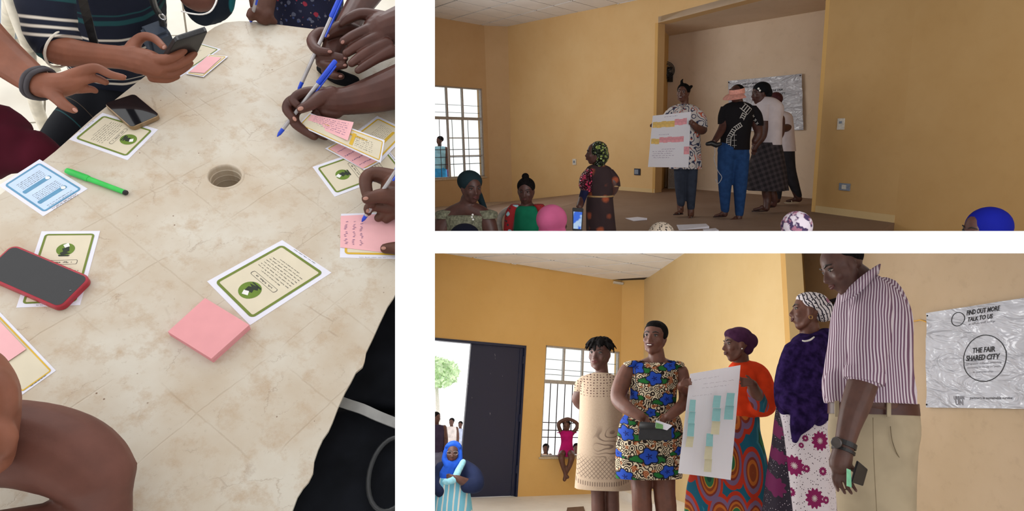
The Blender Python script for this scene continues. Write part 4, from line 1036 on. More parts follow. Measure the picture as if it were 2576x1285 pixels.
        chain(bm, [(P(-w * .9, .37, -.245 + .01 * smile), .018 * H), (P(0, .395, -.262 - .03 * smile), .030 * H), (P(w * .9, .37, -.245 + .01 * smile), .018 * H)], 8); s.add('lips', bm, lip or LIP)
        if smile > .4:
            bm = NB(); ell(bm, P(0, .396, -.240), (.080 * H, .022 * H, .018 * H), Rm, 2); s.add('teeth', bm, WHT)
    def cap(s, name, mat, parts, voxel=None, smooth=3):
        """hair or a scarf: blobs in head units (x, y, z, rx, ry, rz)"""
        c, H, S_, Fw, U, Rm, wide, yaw = s.hd; bm = NB()
        for p in parts:
            if len(p) == 6: ell(bm, c + (S_ * (p[0] * wide) + Fw * p[1] + U * p[2]) * H, (p[3] * H * wide, p[4] * H, p[5] * H), Rm)
            else: chain(bm, [(c + (S_ * a[0] + Fw * a[1] + U * a[2]) * H, a[3] * H) for a in p], 10)
        return remesh(name, bm, mat, s.root, voxel or H * .028, smooth, clip=s.cl)
EYEW = plain('eye_white', srgb(150, 136, 128), .4, .3); EYEB = plain('eye_dark', (.008, .006, .006), .3, .5); LIP = plain('brown_lips', srgb(84, 44, 42), .45, .3)
HAIR = plain('black_hair', (.007, .006, .006), .85, .06, sc=160, var=.6, bump=.6)
S_A = skin('stage_skin', srgb(92, 58, 46)); S_B = skin('darker_skin', srgb(78, 48, 42)); S_C = skin('near_skin', srgb(98, 60, 47)); S_D = skin('dark_near_skin', srgb(84, 54, 46))  # even skin tones, S_B the darkest
SANDAL = plain('sandal_rubber', srgb(52, 36, 36), .6)
def cloth(name, col, rough=.85, var=.15, sc=10): return plain(name, col, rough, .12, var=var, sc=sc, bump=.15)
HC = [(0, -.10, .17, .35, .40, .34)]      # close-cropped hair
def xy(n): s = n.sep(n.co()); return s[0], s[2]
def foot(F_, bm, u, v, d, L, ang):
    """foot seen from the side; L px long, pointing along the room angle ang (0 = right, 90 = away, -90 = to the viewer)"""
    c = F_.f.ond(u, v, F_.Y + d); kk = (F_.Y + d) / F; a = radians(ang); D = V((cos(a), sin(a), 0)); L *= kk; w = F_.f.w
    chain(bm, [(w(c + V((0, 0, L * .16))), L * .15), (w(c - D * L * .12 + V((0, 0, L * .05))), L * .13)], 10)
    chain(bm, [(w(c + V((0, 0, L * .1))), L * .14), (w(c + D * L * .35 + V((0, 0, L * .02))), L * .12), (w(c + D * L * .62 + V((0, 0, -L * .01))), L * .09)], 10)
def sandal(F_, u, v, d, L, ang, mat, strap=None):
    c = F_.f.ond(u, v, F_.Y + d); kk = (F_.Y + d) / F; a = radians(ang); D = V((cos(a), sin(a), 0)); S_ = V((-sin(a), cos(a), 0)); L *= kk; w = F_.f.w; U = V((0, 0, 1))
    bm = NB(); pts = []
    for i in range(20):
        t = 2 * pi * i / 20; pts.append(c + D * (L * .24 + L * .55 * cos(t)) + S_ * (L * .19 * sin(t) * (1 + .2 * cos(t))) - U * L * .11)
    quadgrid(bm, [[w(p) for p in pts], [w(p + U * L * .07) for p in pts]]); o = F_.add('sandal', bm, mat, smooth=False)
    bm = NB(); tube(bm, [w(c + D * L * .30 + S_ * (L * .18 * q) + U * (L * .12 * (1 - q * q) - L * .02)) for q in (-1, -.6, -.2, .2, .6, 1)], L * .04, 6); F_.add('sandal_strap', bm, strap or mat, parent=o)

# ------------------------------------------------------------------ lower room
def dist2(n, x, z, cx, cz, sx=1.0, sz=1.0):
    a = n.math('MULTIPLY', n.math('SUBTRACT', x, cx), 1 / sx); b = n.math('MULTIPLY', n.math('SUBTRACT', z, cz), 1 / sz)
    return n.math('SQRT', n.math('ADD', n.math('MULTIPLY', a, a), n.math('MULTIPLY', b, b))), a, b
def flowers(n, k, fg, pts, r, col, petals=6, amp=.3, centre=None, leaf=None, outline=None, dy=1.0):
    """fg.J-based flower positions in pixels, printed on the cloth's front"""
    x, z = xy(n); nz = n.noise(n.co(), 40, 2)
    for (u, v, sc) in pts:
        p = fg.J(u, v, -.12) - rootloc(fg.root); R_ = r * sc
        if leaf:
            for sx, dx in ((-1, -1.35), (1, 1.1)):
                d, a, b = dist2(n, x, z, p.x + dx * R_, p.z - .35 * R_, 1.0 * R_, .42 * R_)
                d = n.math('ADD', d, n.math('MULTIPLY', n.math('SUBTRACT', nz, .5), 1.2)); k = n.mix(n.step(d, 1.15, 1.0), k, (.012, .015, .012)); k = n.mix(n.step(d, .86, .76), k, leaf)
        d, a, b = dist2(n, x, z, p.x, p.z, R_, R_ * dy)
        an = n.math('ARCTAN2', a, b); d = n.math('ADD', d, n.math('MULTIPLY', n.math('SINE', n.math('MULTIPLY', an, float(petals))), amp))
        if outline: k = n.mix(n.step(d, 1.18, 1.10), k, outline)
        k = n.mix(n.step(d, 1.0, .93), k, col)
        if centre: k = n.mix(n.step(d, .28, .22), k, centre)
    return k
# --- woman in the beige knit dress
g = Fig(R3, 4.5, 'woman in a beige knitted dress standing before the window, hands behind her back', 1515, 1300, HALL3 + .1, CL3)
def m_beige():
    n = N('beige_knit_dress'); x, z = xy(n); c = n.co(); base = n.mix(n.noise(c, 120, 3), srgb(178, 160, 140), srgb(160, 140, 120)); k = base
    ct = g.J(1508, 962, -.1) - rootloc(g.root); lo = g.J(1508, 1000, -.1) - rootloc(g.root)
    v = n.voro(n.comb(n.math('MULTIPLY', x, 42.0), n.math('MULTIPLY', z, 58.0)), 1, rnd=.25)
    m = n.math('MULTIPLY', n.step(z, lo.z, lo.z + .01), n.step(z, ct.z + .11, ct.z + .07)); k = n.mix(n.math('MULTIPLY', n.step(v, .30, .22), m), k, srgb(92, 70, 64))
    b0 = g.J(1520, 1075, -.1) - rootloc(g.root); b1 = g.J(1520, 1160, -.1) - rootloc(g.root); b2 = g.J(1520, 1205, -.1) - rootloc(g.root); b3 = g.J(1520, 1228, -.1) - rootloc(g.root)
    w = n.math('FRACT', n.math('MULTIPLY', n.noise(c, 6, 1), 9.0)); l = n.step(n.math('ABSOLUTE', n.math('SUBTRACT', w, .5)), .16, .08)
    m = n.math('MULTIPLY', n.step(z, b1.z - .03, b1.z + .05), n.step(z, b0.z + .02, b0.z - .04)); m = n.math('MULTIPLY', m, n.step(x, -.06, .0)); k = n.mix(n.math('MULTIPLY', n.math('MULTIPLY', l, m), .75), k, srgb(96, 78, 70))
    la = n.math('ABSOLUTE', n.math('SUBTRACT', n.math('FRACT', n.math('MULTIPLY', n.math('ADD', x, z), 34.0)), .5)); lb = n.math('ABSOLUTE', n.math('SUBTRACT', n.math('FRACT', n.math('MULTIPLY', n.math('SUBTRACT', x, z), 34.0)), .5))
    l = n.math('MAXIMUM', n.step(la, .38, .43), n.step(lb, .38, .43)); m = n.math('MULTIPLY', n.step(z, b1.z + .05, b1.z), n.step(z, b2.z, b2.z + .01)); k = n.mix(n.math('MULTIPLY', n.math('MULTIPLY', l, m), .7), k, srgb(86, 70, 64))
    st = n.step(n.math('FRACT', n.math('MULTIPLY', x, 60.0)), .5, .6); m = n.math('MULTIPLY', n.step(z, b2.z - .012, b2.z - .016), n.step(z, b3.z + .014, b3.z + .018)); k = n.mix(n.math('MULTIPLY', m, n.math('MULTIPLY', st, .7)), k, srgb(84, 66, 60))
    n.bump(n.noise(c, 260, 2), .4, .002); return n.done(k, .9, .1)
MB = m_beige()
def ex(bm): g.head(bm, 1508, 890, 0, 80, -22, 6, 3)
g.blob('body', S_D, [[(1513, 915, .01, 15), (1514, 945, .02, 17), (1514, 985, .03, 24), (1514, 1060, .03, 26)],
    [(1474, 965, .03, 16), (1458, 985, .06, 13), (1452, 1005, .10, 13), (1466, 1022, .16, 11), (1492, 1026, .2, 9)],
    [(1556, 965, .03, 16), (1570, 990, .06, 13), (1572, 1008, .10, 12), (1556, 1024, .16, 10)],
    [(1514, 1060, .03, 20), (1502, 1180, .0, 19), (1503, 1240, .0, 15), (1504, 1290, .0, 15), (1506, 1360, .02, 12)], [(1514, 1060, .03, 20), (1538, 1180, .03, 19), (1540, 1240, .03, 16), (1541, 1290, .03, 16), (1541, 1360, .05, 12)]], .0075, 2, ex)
g.face(); 
def locks(F_, n_, seed, ln, cx=(0, -.06, .20), mat=HAIR, top=.30, front=True):
    c, H, S_, Fw, U, Rm, wide, yaw = F_.hd; rn = random.Random(seed); bm = NB()
    ell(bm, c + (Fw * -.08 + U * .20) * H, (.34 * H, .38 * H, .31 * H), Rm)
    for i in range(n_):
        a = rn.uniform(0, 2 * pi); e_ = rn.uniform(.25, 1.25); dr = S_ * (cos(a) * cos(e_)) + Fw * (sin(a) * cos(e_)) + U * sin(e_); p = c + (Fw * -.07 + U * .2) * H + dr * (.34 * H); pts = [(p, .030 * H)]
        v_ = dr
        for q in range(3): v_ = (v_ + U * -.85 + S_ * rn.uniform(-.5, .5) + Fw * rn.uniform(-.4, .4)).normalized(); p = p + v_ * (ln * H / 3); pts.append((p, (.028 - .004 * q) * H))
        chain(bm, pts, 6)
    return remesh('hair', bm, mat, F_.root, .0058, 1, clip=F_.cl)
locks(g, 90, 4, .27)
g.loft('dress', MB, [(1512, 938, .01, 20, 17), (1512, 946, .02, 42, 24), (1512, 962, .03, 52, 34), (1511, 1000, .03, 52, 44), (1512, 1060, .02, 54, 50), (1513, 1120, .02, 58, 50), (1516, 1180, .02, 63, 48), (1518, 1229, .02, 68, 46)], fold=.035, folds=5, seed=2)
for sgn, pts in ((-1, [(1482, 946, .03, 19, 19), (1468, 962, .04, 20, 19), (1459, 985, .06, 17, 17)]), (1, [(1545, 946, .03, 19, 19), (1560, 965, .04, 19, 19), (1568, 990, .06, 17, 17)])): g.loft('sleeve', MB, pts, 24)
# --- woman in the blue flower print dress
g = Fig(R3, 4.0, 'woman in a blue flower print dress holding a black purse, smiling', 1640, 1350, HALL3 + .1, CL3)
def m_blue():
    n = N('swirl_and_blue_flower_print'); c = n.co(); w = None; v = n.voro(c, 25)
    sp = n.math('SINE', n.math('MULTIPLY', v, 24.0)); k = n.mix(n.step(sp, -.15, .1), srgb(38, 26, 22), srgb(200, 186, 160))
    k = n.mix(n.math('MULTIPLY', n.step(n.noise(c, 22, 2), .56, .6), .8), k, srgb(150, 80, 40))
    k = flowers(n, k, g, [(1603, 930, 1), (1690, 925, .8), (1648, 955, 1), (1592, 1000, .8), (1680, 1008, .9), (1567, 1062, .8), (1639, 1040, .6), (1576, 1095, 1), (1680, 1092, 1), (1633, 1147, 1.15), (1573, 1205, 1), (1680, 1188, .9), (1556, 1152, .5), (1712, 1140, .6)], .046, srgb(34, 68, 160), 5, .17, srgb(20, 30, 90), srgb(30, 96, 44), (.01, .012, .02), .8)
    return n.done(k, .8, .15)
MBL = m_blue()
def ex(bm):
    g.head(bm, 1647, 850, 0, 86, -26, 0, 4, smile=1)
    g.hand(bm, 1620, 1052, -.19, -50, 34, 1, .7); g.hand(bm, 1674, 1052, -.19, -140, 34, -1, .7)
g.blob('body', S_C, [[(1650, 880, .02, 19), (1652, 905, .02, 21), (1650, 935, .03, 24), (1646, 990, .02, 24), (1640, 1060, .02, 26)], [(1650, 912, .03, 20), (1600, 925, .03, 14), (1580, 932, .03, 16)], [(1650, 912, .03, 20), (1695, 925, .03, 14), (1710, 932, .03, 14)],
    [(1578, 935, .02, 21), (1562, 970, .0, 21), (1556, 1003, -.04, 19), (1580, 1028, -.13, 16), (1612, 1046, -.19, 12)], [(1714, 935, .02, 17), (1722, 975, .0, 16), (1722, 1010, -.05, 15), (1702, 1032, -.14, 13), (1682, 1048, -.19, 11)],
    [(1640, 1060, .02, 26), (1613, 1150, .02, 28), (1613, 1200, .02, 26), (1614, 1245, .0, 23), (1616, 1290, .02, 23), (1620, 1380, .04, 14)], [(1640, 1060, .02, 26), (1669, 1150, .02, 28), (1670, 1200, .02, 27), (1672, 1245, .0, 25), (1676, 1290, .02, 24), (1676, 1380, .04, 14)]], .0068, 2, ex)
g.face(smile=1); g.cap('hair', HAIR, [(0, -.10, .19, .355, .39, .34), (0, .10, .33, .25, .20, .17), (-.31, -.02, .06, .05, .10, .14), (.31, -.02, .06, .05, .10, .14)])
g.loft('dress', MBL, [(1649, 906, .03, 34, 20), (1648, 909, .03, 50, 25), (1647, 918, .03, 64, 31), (1645, 950, .02, 61, 38), (1644, 990, .01, 57, 38), (1640, 1030, .01, 59, 38), (1637, 1060, .01, 74, 46), (1635, 1110, .01, 80, 52), (1634, 1160, .01, 81, 52), (1633, 1202, .01, 78, 50)], fold=.02, folds=7, seed=5, tilt=.03, scoop=20)
for sgn, pts in ((-1, [(1606, 908, .03, 18, 20), (1592, 912, .03, 22, 24), (1584, 924, .03, 17, 24)]), (1, [(1690, 908, .03, 18, 20), (1702, 913, .03, 18, 24), (1709, 924, .03, 13, 24)])): g.loft('shoulder_strap', MBL, pts, 24)
bm = NB(); tube(bm, [g.J(u, v, -.17) for u, v in sm([(1596, 925), (1599, 950), (1601, 985)])], .003, 6); g.add('cord', bm, BLK)
pu = Fig(R3, 3.78, 'black purse held in front of the blue flower print dress', 1647, 1085, None, CL3, 'purse', 'purse')
bm = NB(); q = Quad([pu.J(1606, 1106), pu.J(1690, 1108), pu.J(1688, 1066), pu.J(1610, 1060)]); sheet(bm, q, o0=-.012, o1=.012); bmesh.ops.bevel(bm, geom=bm.edges[:], offset=.005, segments=2, affect='EDGES'); pu.add('purse_body', bm, plain('black_leather', (.02, .02, .024), .45), auto=40)
bm = NB(); q = Quad([pu.J(1606, 1078, -.016), pu.J(1690, 1080, -.016), pu.J(1688, 1066, -.014), pu.J(1610, 1060, -.014)]); sheet(bm, q, o0=-.003, o1=.003); pu.add('purse_flap', bm, BLK)
pc = Fig(R3, 3.74, 'white and green folded leaflet held with the black purse', 1670, 1068, None, CL3, 'leaflet', 'leaflet')
bm = NB(); q = Quad([pc.J(1648, 1074), pc.J(1678, 1082), pc.J(1692, 1070), pc.J(1650, 1056)]); sheet(bm, q, o0=-.001, o1=.001); pc.add('folded_sheet', bm, PAPER, False)
bm = NB(); q = Quad([pc.J(1649, 1077, -.01), pc.J(1668, 1079, -.01), pc.J(1668, 1068, -.01), pc.J(1650, 1062, -.01)]); sheet(bm, q, o0=-.001, o1=.001); pc.add('green_panel', bm, plain('green_print', srgb(110, 160, 100), .6), False)
# --- woman with the orange top and the poster
g3 = g = Fig(R3, 4.1, 'woman in an orange top, purple headwrap and patterned skirt holding up a paper sheet', 1840, 1350, HALL3 + .1, CL3)
def m_ank():
    n = N('curved_band_wax_print'); c = n.co(); x, z = xy(n); s = n.n('ShaderNodeTexVoronoi', feature='F1'); n.put(s.inputs['Vector'], n.comb(n.math('MULTIPLY', x, 7.5), n.math('MULTIPLY', z, 3.8))); s.inputs['Scale'].default_value = 1; s.inputs['Randomness'].default_value = .55
    d = s.outputs['Distance']; f = n.math('FRACT', n.math('MULTIPLY', d, 1.55)); r = n.n('ShaderNodeValToRGB'); r.color_ramp.interpolation = 'CONSTANT'; n.put(r.inputs[0], f)
    cols = [(0, srgb(24, 112, 140)), (.2, srgb(60, 138, 158)), (.30, srgb(34, 90, 70)), (.36, srgb(52, 130, 84)), (.46, srgb(216, 160, 60)), (.50, srgb(160, 76, 36)), (.58, srgb(216, 120, 44)), (.66, srgb(150, 60, 40)), (.72, srgb(140, 112, 150)), (.86, srgb(216, 62, 30))]
    e = r.color_ramp.elements
    e[0].position, e[0].color = cols[0][0], (*cols[0][1], 1); e[1].position, e[1].color = cols[1][0], (*cols[1][1], 1)
    for p_, c_ in cols[2:]: q_ = e.new(p_); q_.color = (*c_, 1)
    return n.done(n.mix(.32, r.outputs[0], srgb(40, 30, 40)), .75, .15)
ANK = m_ank(); ORG = cloth('orange_cloth', srgb(214, 62, 26)); PUR = cloth('dark_purple_cloth', srgb(66, 34, 62), sc=30)
def ex(bm):
    g.head(bm, 1853, 868, 0, 84, -78, 3, 0)
    g.hand(bm, 1882, 962, -.31, 178, 46, -1, .5, back=-1); g.hand(bm, 1722, 964, -.31, 20, 36, 1, .6, back=-1)
g.blob('body', S_C, [[(1862, 895, .03, 20), (1866, 925, .05, 21), (1868, 960, .06, 36), (1868, 1030, .06, 34)], [(1905, 950, .06, 24), (1928, 1000, .02, 20), (1918, 1024, -.05, 18), (1904, 996, -.18, 16), (1892, 968, -.28, 13)],
    [(1840, 950, .1, 20), (1800, 985, .1, 15), (1750, 990, -.1, 12), (1716, 978, -.22, 10), (1714, 968, -.29, 9)]], .0068, 2, ex)
g.face(); g.cap('headwrap', PUR, [(0, -.10, .22, .40, .42, .33), (0, -.42, .12, .27, .26, .25), (0, .12, .34, .30, .22, .16), (0, -.30, -.08, .24, .22, .22)], smooth=4)
bm = NB(); c_, H_, S__, Fw_, U_, *_ = g.hd; ell(bm, c_ + (S__ * -.345 + Fw_ * -.0 + U_ * -.14) * H_, (.006,) * 3, None, 2); ell(bm, c_ + (S__ * .345 + Fw_ * .0 + U_ * -.14) * H_, (.006,) * 3, None, 2); g.add('earring', bm, plain('silver', srgb(220, 220, 220), .2, .6, metal=.8))
g.blob('blouse', ORG, [[(1866, 925, .05, 22), (1868, 950, .06, 42), (1870, 1000, .05, 40), (1872, 1045, .05, 34)], [(1880, 934, .06, 27), (1906, 945, .05, 29), (1925, 985, .01, 26), (1927, 1018, -.03, 25), (1908, 1026, -.07, 22)]], .009, 5)
g.blob('forearm_sleeve', ANK, [[(1914, 1022, -.08, 20), (1903, 998, -.16, 20), (1897, 985, -.20, 18)]], .009, 3)
g.loft('skirt', ANK, [(1874, 1030, .05, 30, 30), (1872, 1050, .05, 36, 34), (1858, 1080, .05, 50, 44), (1848, 1120, .05, 68, 52), (1838, 1180, .05, 90, 58), (1833, 1240, .05, 98, 62), (1832, 1330, .05, 102, 66)], fold=.07, folds=11, seed=8)
# the sheet of paper with sticky notes (slightly bowed)
ps = Fig(R3, 3.82, 'white flip chart sheet with teal and cream sticky notes held by the woman in orange', 1790, 1060, None, CL3, 'flip_chart_sheet', 'paper')
class Bow(Quad):
    def bend(s, a, b): return s.bw * sin(a * pi) + s.bh * (1 - b) ** 2
def bowq(fg, P, bw=.0, bh=.0, ds=(0, 0, 0, 0)): q_ = Bow([fg.J(u, v, d) for (u, v), d in zip(P, ds)]); q_.bw, q_.bh = bw, bh; return q_
q = bowq(ps, [(1706, 1190), (1838, 1207), (1863, 918), (1736, 940)], -.02, .0, (.0, .02, .04, 0))
def m_paper():
    n = N('white_flip_chart_paper'); t = n.n('ShaderNodeBsdfTranslucent'); t.inputs[0].default_value = (.95, .95, 1, 1); m = n.n('ShaderNodeMixShader'); m.inputs[0].default_value = .35
    n.done(srgb(248, 248, 255), .7, .1); n.l.new(n.b.outputs[0], m.inputs[1]); n.l.new(t.outputs[0], m.inputs[2]); n.l.new(m.outputs[0], n.t.nodes['Material Output'].inputs[0]); return n.m
PSH = m_paper()
bm = NB(); sheet(bm, q, na=12, nb=14, o0=-.0008, o1=.0008); ps.add('paper', bm, PSH, False)
s0 = 1 if (q.up.dot(V((0, -1, 0))) > 0) else -1
rn = random.Random(9); bm = NB()
for y, a0, a1 in ((.925, .1, .6), (.87, .3, .9), (.83, .28, .8), (.76, .1, .5)): scribble(bm, q, a0, y, a1, .02, .0016 * s0, rn, 5, .12)
bm2 = ps.add('handwriting', bm, plain('faint_pencil', srgb(176, 170, 180), .8), False); bm2['kind'] = 'stuff'
TEA = plain('teal_sticky_paper', srgb(140, 190, 194), .7, .1, var=.02); CRS = plain('cream_sticky_paper', srgb(206, 200, 172), .7, .1, var=.02)
def z4(x, y): return 1700 + x * .3774, 800 + y * .3774
for k, (x0, y0, x1, y1, m, sk) in enumerate([(92, 543, 134, 620, 0, -6), (86, 622, 131, 700, 0, -8), (79, 701, 126, 786, 0, -6), (72, 788, 122, 857, 1, -10), (251, 515, 303, 597, 0, -10), (244, 600, 301, 684, 0, -7), (239, 687, 297, 773, 1, -9), (202, 768, 249, 852, 0, -3), (194, 853, 246, 938, 1, -8), (190, 938, 242, 1022, 1, -6), (338, 498, 394, 582, 0, -10), (326, 583, 388, 674, 0, -8)]):
    P = [z4(x0 + sk, y1), z4(x1 + sk - 2, y1 + 3), z4(x1, y0 + 2), z4(x0 + 4, y0)]
    nt = Fig(R3, 3.785, '%s sticky note on the flip chart sheet, %s' % (('teal', 'cream')[m], ['top of the outer column', 'second in the outer column', 'third in the outer column', 'bottom of the outer column', 'top of the middle column', 'second in the middle column', 'third in the middle column', 'below the middle column', 'next to last at the bottom', 'lowest of all', 'top beside the holding hand', 'lower one beside the holding hand'][k]), (P[0][0] + P[2][0]) / 2, (P[0][1] + P[2][1]) / 2, None, CL3, 'sticky_note', 'sticky note', 'sticky notes on the flip chart sheet')
    qq = bowq(nt, P, 0, .02 * -1, (0, 0, 0, 0)); qq.bh = .012 * s0; bm = NB(); sheet(bm, qq, nb=4, o0=-.0004, o1=.0004); nt.add('paper', bm, (TEA, CRS)[m], False)
# --- woman with the purple shawl
g = Fig(R3, 3.7, 'woman in a purple shawl, patterned headwrap and white flowered skirt, seen in profile', 2025, 1350, HALL3 + .1, CL3)
def m_head():
    n = N('black_white_headwrap_print'); c = n.co(); v = n.voro(c, 60); w = n.wave(n.co('Object', rot=(.5, .4, .3)), 14, 6); k = n.mix(n.step(v, .34, .28), srgb(214, 208, 212), srgb(30, 26, 34)); k = n.mix(n.step(w, .72, .78), k, srgb(50, 44, 58)); k = n.mix(n.step(n.noise(c, 9, 1), .60, .64), k, srgb(140, 40, 96)); return n.done(k, .8)
def m_skirt():
    n = N('white_skirt_magenta_flowers'); c = n.co(); x, z = xy(n); k = n.mix(n.step(n.voro(c, 70, rnd=.8), .24, .18), srgb(216, 208, 216), srgb(54, 40, 56))
    k = flowers(n, k, g, [(2067, 1112, 1), (2001, 1174, 1), (2050, 1254, 1), (2028, 1104, .35), (2030, 1180, .4), (2073, 1188, .45), (1992, 1240, .45), (2080, 1260, .4), (2018, 1122, .3)], .050, srgb(128, 22, 84), 12, .12, srgb(200, 190, 190))
    p = g.J(1984, 1150, -.12) - rootloc(g.root); dk = n.mix(n.step(n.voro(c, 80, rnd=.7), .2, .14), srgb(34, 26, 40), srgb(190, 180, 190)); dk = flowers(n, dk, g, [(1962, 1095, .9), (1960, 1235, 1), (1970, 1160, .7)], .05, srgb(96, 20, 70), 9, .14)
    k = n.mix(n.step(x, p.x + .004, p.x), k, dk); return n.done(k, .8)
SHW = plain('deep_purple_fleece', srgb(40, 26, 68), .95, .05, sc=26, var=.5, bump=.8)
def ex(bm): g.head(bm, 2032, 784, 0, 98, -100, -4, 0)
g.blob('body', S_C, [[(2036, 820, .02, 24), (2036, 850, .04, 25), (2036, 900, .05, 48), (2036, 1000, .05, 56)]], .0068, 2, ex)
g.face(); g.cap('headwrap', m_head(), [(0, -.14, .22, .42, .40, .30), (0, -.38, .06, .33, .28, .30), (0, .10, .33, .32, .20, .15), (0, -.05, .36, .30, .32, .16), (0, -.58, .0, .18, .16, .20)], smooth=4)
bm = NB(); c_, H_, S__, Fw_, U_, *_ = g.hd; cc = c_ + (S__ * -.36 + Fw_ * -.02 + U_ * -.20) * H_; cc = cc if cc.y < c_.y else c_ + (S__ * .36 + Fw_ * -.02 + U_ * -.20) * H_
tube(bm, [cc + (Fw_ * cos(a) + U_ * sin(a)) * .011 for a in [2 * pi * i / 16 for i in range(17)]], .0016, 6); g.add('earring', bm, plain('gold', srgb(200, 160, 90), .25, .6, metal=.9))
bm = NB(); tube(bm, [g.J(u, v, d) for u, v, d in sm([(2014, 850, -.02), (2020, 858, -.09), (2036, 856, -.1), (2048, 848, -.08)])], .006, 8); g.add('necklace', bm, plain('white_beads', srgb(220, 216, 210), .4))
g.blob('shawl', SHW, [[(2016, 868, -.03, 22), (2030, 876, -.06, 24), (2056, 862, -.02, 26), (2078, 850, .04, 26)], [(2030, 880, .04, 44), (2025, 930, .03, 62), (2022, 990, .03, 68), (2024, 1020, .02, 62)],
    [(2004, 892, -.04, 36), (1984, 916, -.05, 25), (1978, 936, -.05, 22)], [(1990, 930, -.02, 34), (1978, 975, -.02, 30), (1974, 1010, -.02, 24), (1980, 1026, -.02, 22)], [(1986, 1010, -.1, 26), (2040, 1022, -.12, 26), (2078, 1018, -.1, 26)],
    [(2010, 1040, -.12, 20), (2004, 1075, -.13, 16), (2000, 1108, -.13, 8)], [(2040, 1030, -.12, 24), (2030, 1060, -.13, 18), (2014, 1080, -.13, 12)], [(2070, 1030, -.1, 26), (2060, 1055, -.1, 16)]], .011, 4)
g.loft('skirt', m_skirt(), [(2022, 1010, .03, 62, 50), (2020, 1060, .03, 68, 54), (2018, 1120, .03, 72, 56), (2014, 1200, .03, 78, 60), (2010, 1330, .03, 84, 64)], fold=.05, folds=8, seed=11)
# --- man in the striped shirt
gm = g = Fig(R3, 2.8, 'man in a purple striped shirt and khaki trousers looking down, phone in hand', 2190, 1600, HALL3 + .1, CL3)
def m_shirt():
    n = N('purple_white_striped_shirt'); c = n.co(); w = n.noise(n.co('Object', (2.2, 2.2, 1.4)), 1.6, 2); t = n.math('ADD', n.math('ADD', n.math('MULTIPLY', n.dot(R3.x * .88 - R3.y * .47), 84.0), n.math('MULTIPLY', n.dot(R3.z), -5.0)), n.math('MULTIPLY', w, 4.0))
    m = n.step(n.math('ABSOLUTE', n.math('SUBTRACT', n.math('FRACT', t), .5)), .20, .28); k = n.mix(m, srgb(206, 196, 206), srgb(112, 82, 104)); n.bump(n.noise(n.co('Object', (1, 1, .5)), 11, 3), .5, .02); return n.done(k, .8, .15)
SHT = m_shirt(); KHK = plain('khaki_cotton', srgb(164, 150, 126), .85, .12, sc=9, var=.08, bump=.3)
def ex(bm):
    g.head(bm, 2120, 672, -.02, 140, -88, 26, 0)
g.blob('body', S_D, [[(2150, 700, .02, 42), (2176, 740, .04, 46), (2186, 820, .04, 80), (2188, 980, .04, 84)]], .0068, 2, ex)
g.face(brow=True); g.cap('hair', HAIR, [(0, -.12, .20, .345, .385, .34)])
g.blob('shirt', SHT, [[(2168, 722, .03, 40), (2182, 752, .05, 66), (2190, 800, .05, 92), (2188, 870, .05, 96), (2184, 930, .05, 100), (2184, 985, .05, 106), (2192, 1012, .05, 102)], [(2224, 740, .08, 44), (2246, 800, .08, 46), (2240, 880, .08, 48)],
    [(2196, 736, -.06, 42), (2190, 790, -.12, 50), (2186, 860, -.15, 48), (2178, 920, -.17, 44), (2174, 944, -.18, 42)], [(2110, 960, .0, 34), (2108, 985, .0, 34)]], .011, 3, cut=(2190, 1015, .05))
bm = NB()
for i, (a0, a1) in enumerate((((2120, 752, -.14), (2196, 690, -.13)), ((2196, 690, -.13), (2216, 672, .02)))): pass
pts = sm([(2118, 752, -.10), (2138, 738, -.15), (2172, 708, -.15), (2200, 684, -.10), (2212, 676, .0)]); ribbon(bm, [g.J(*p) for p in pts], g.r(13), .003, R3.w(V((.35, .1, .9)))); g.add('collar', bm, SHT)
bm = NB(); sleeve_r = []
g.loft('sleeve_cuff', SHT, [(2176, 932, -.17, 47, 45), (2174, 946, -.175, 48, 46), (2173, 960, -.18, 46, 44)], 32, tilt=-.25)
def ex(bm):
    g.hand(bm, 2112, 1180, -.22, -82, 92, 1, .42, .1, back=-1)
g.blob('forearm', S_D, [[(2180, 925, -.17, 38), (2170, 965, -.18, 35), (2152, 1020, -.2, 33), (2136, 1070, -.21, 27), (2124, 1120, -.22, 23), (2114, 1165, -.22, 26)]], .005, 2, ex)
for sgn in (0,):
    wt = empty('wristwatch', g.J(2123, 1122, -.22), 'black wristwatch on the wrist of the man in the striped shirt', 'watch')
    for dy, nm, r_ in ((0, 'watch_strap', .0465), (16, 'cord_bracelet', .0445)):
        c0 = g.J(2124 - dy * .15, 1117 + dy, -.22); ax = (g.J(2136, 1070, -.21) - g.J(2118, 1145, -.22)).normalized(); x_, y_, _ = basis(ax); bm = NB()
        ribbon(bm, [c0 + (x_ * cos(a) + y_ * sin(a)) * r_ for a in [2 * pi * i / 32 for i in range(33)]], .010 if dy == 0 else .006, .0025, ax); obj(nm, bm, BLK, wt, clip=CL3)
    bm = NB(); c0 = g.J(2106, 1112, -.265); stick(bm, c0, c0 + V((-.010, -.012, .002)), [(0, .022), (.8, .022), (1, .019)], 20); obj('watch_case', bm, plain('steel_case', srgb(90, 86, 86), .3, .5, metal=.8), wt, smooth=True, auto=40, clip=CL3)
g.loft('trousers', KHK, [(2196, 1020, .05, 104, 70), (2198, 1050, .05, 106, 74), (2198, 1090, .05, 106, 80), (2198, 1130, .05, 100, 78), (2202, 1200, .06, 92, 72), (2205, 1290, .06, 86, 68), (2205, 1400, .06, 78, 62)], fold=.02, folds=4, seed=3)
bm = NB(); c0 = [(2196, 1014, .05, 107, 74), (2197, 1043, .05, 108, 75)]; g.loft('belt', plain('brown_leather_belt', srgb(70, 36, 30), .4, .4), c0, n=1)
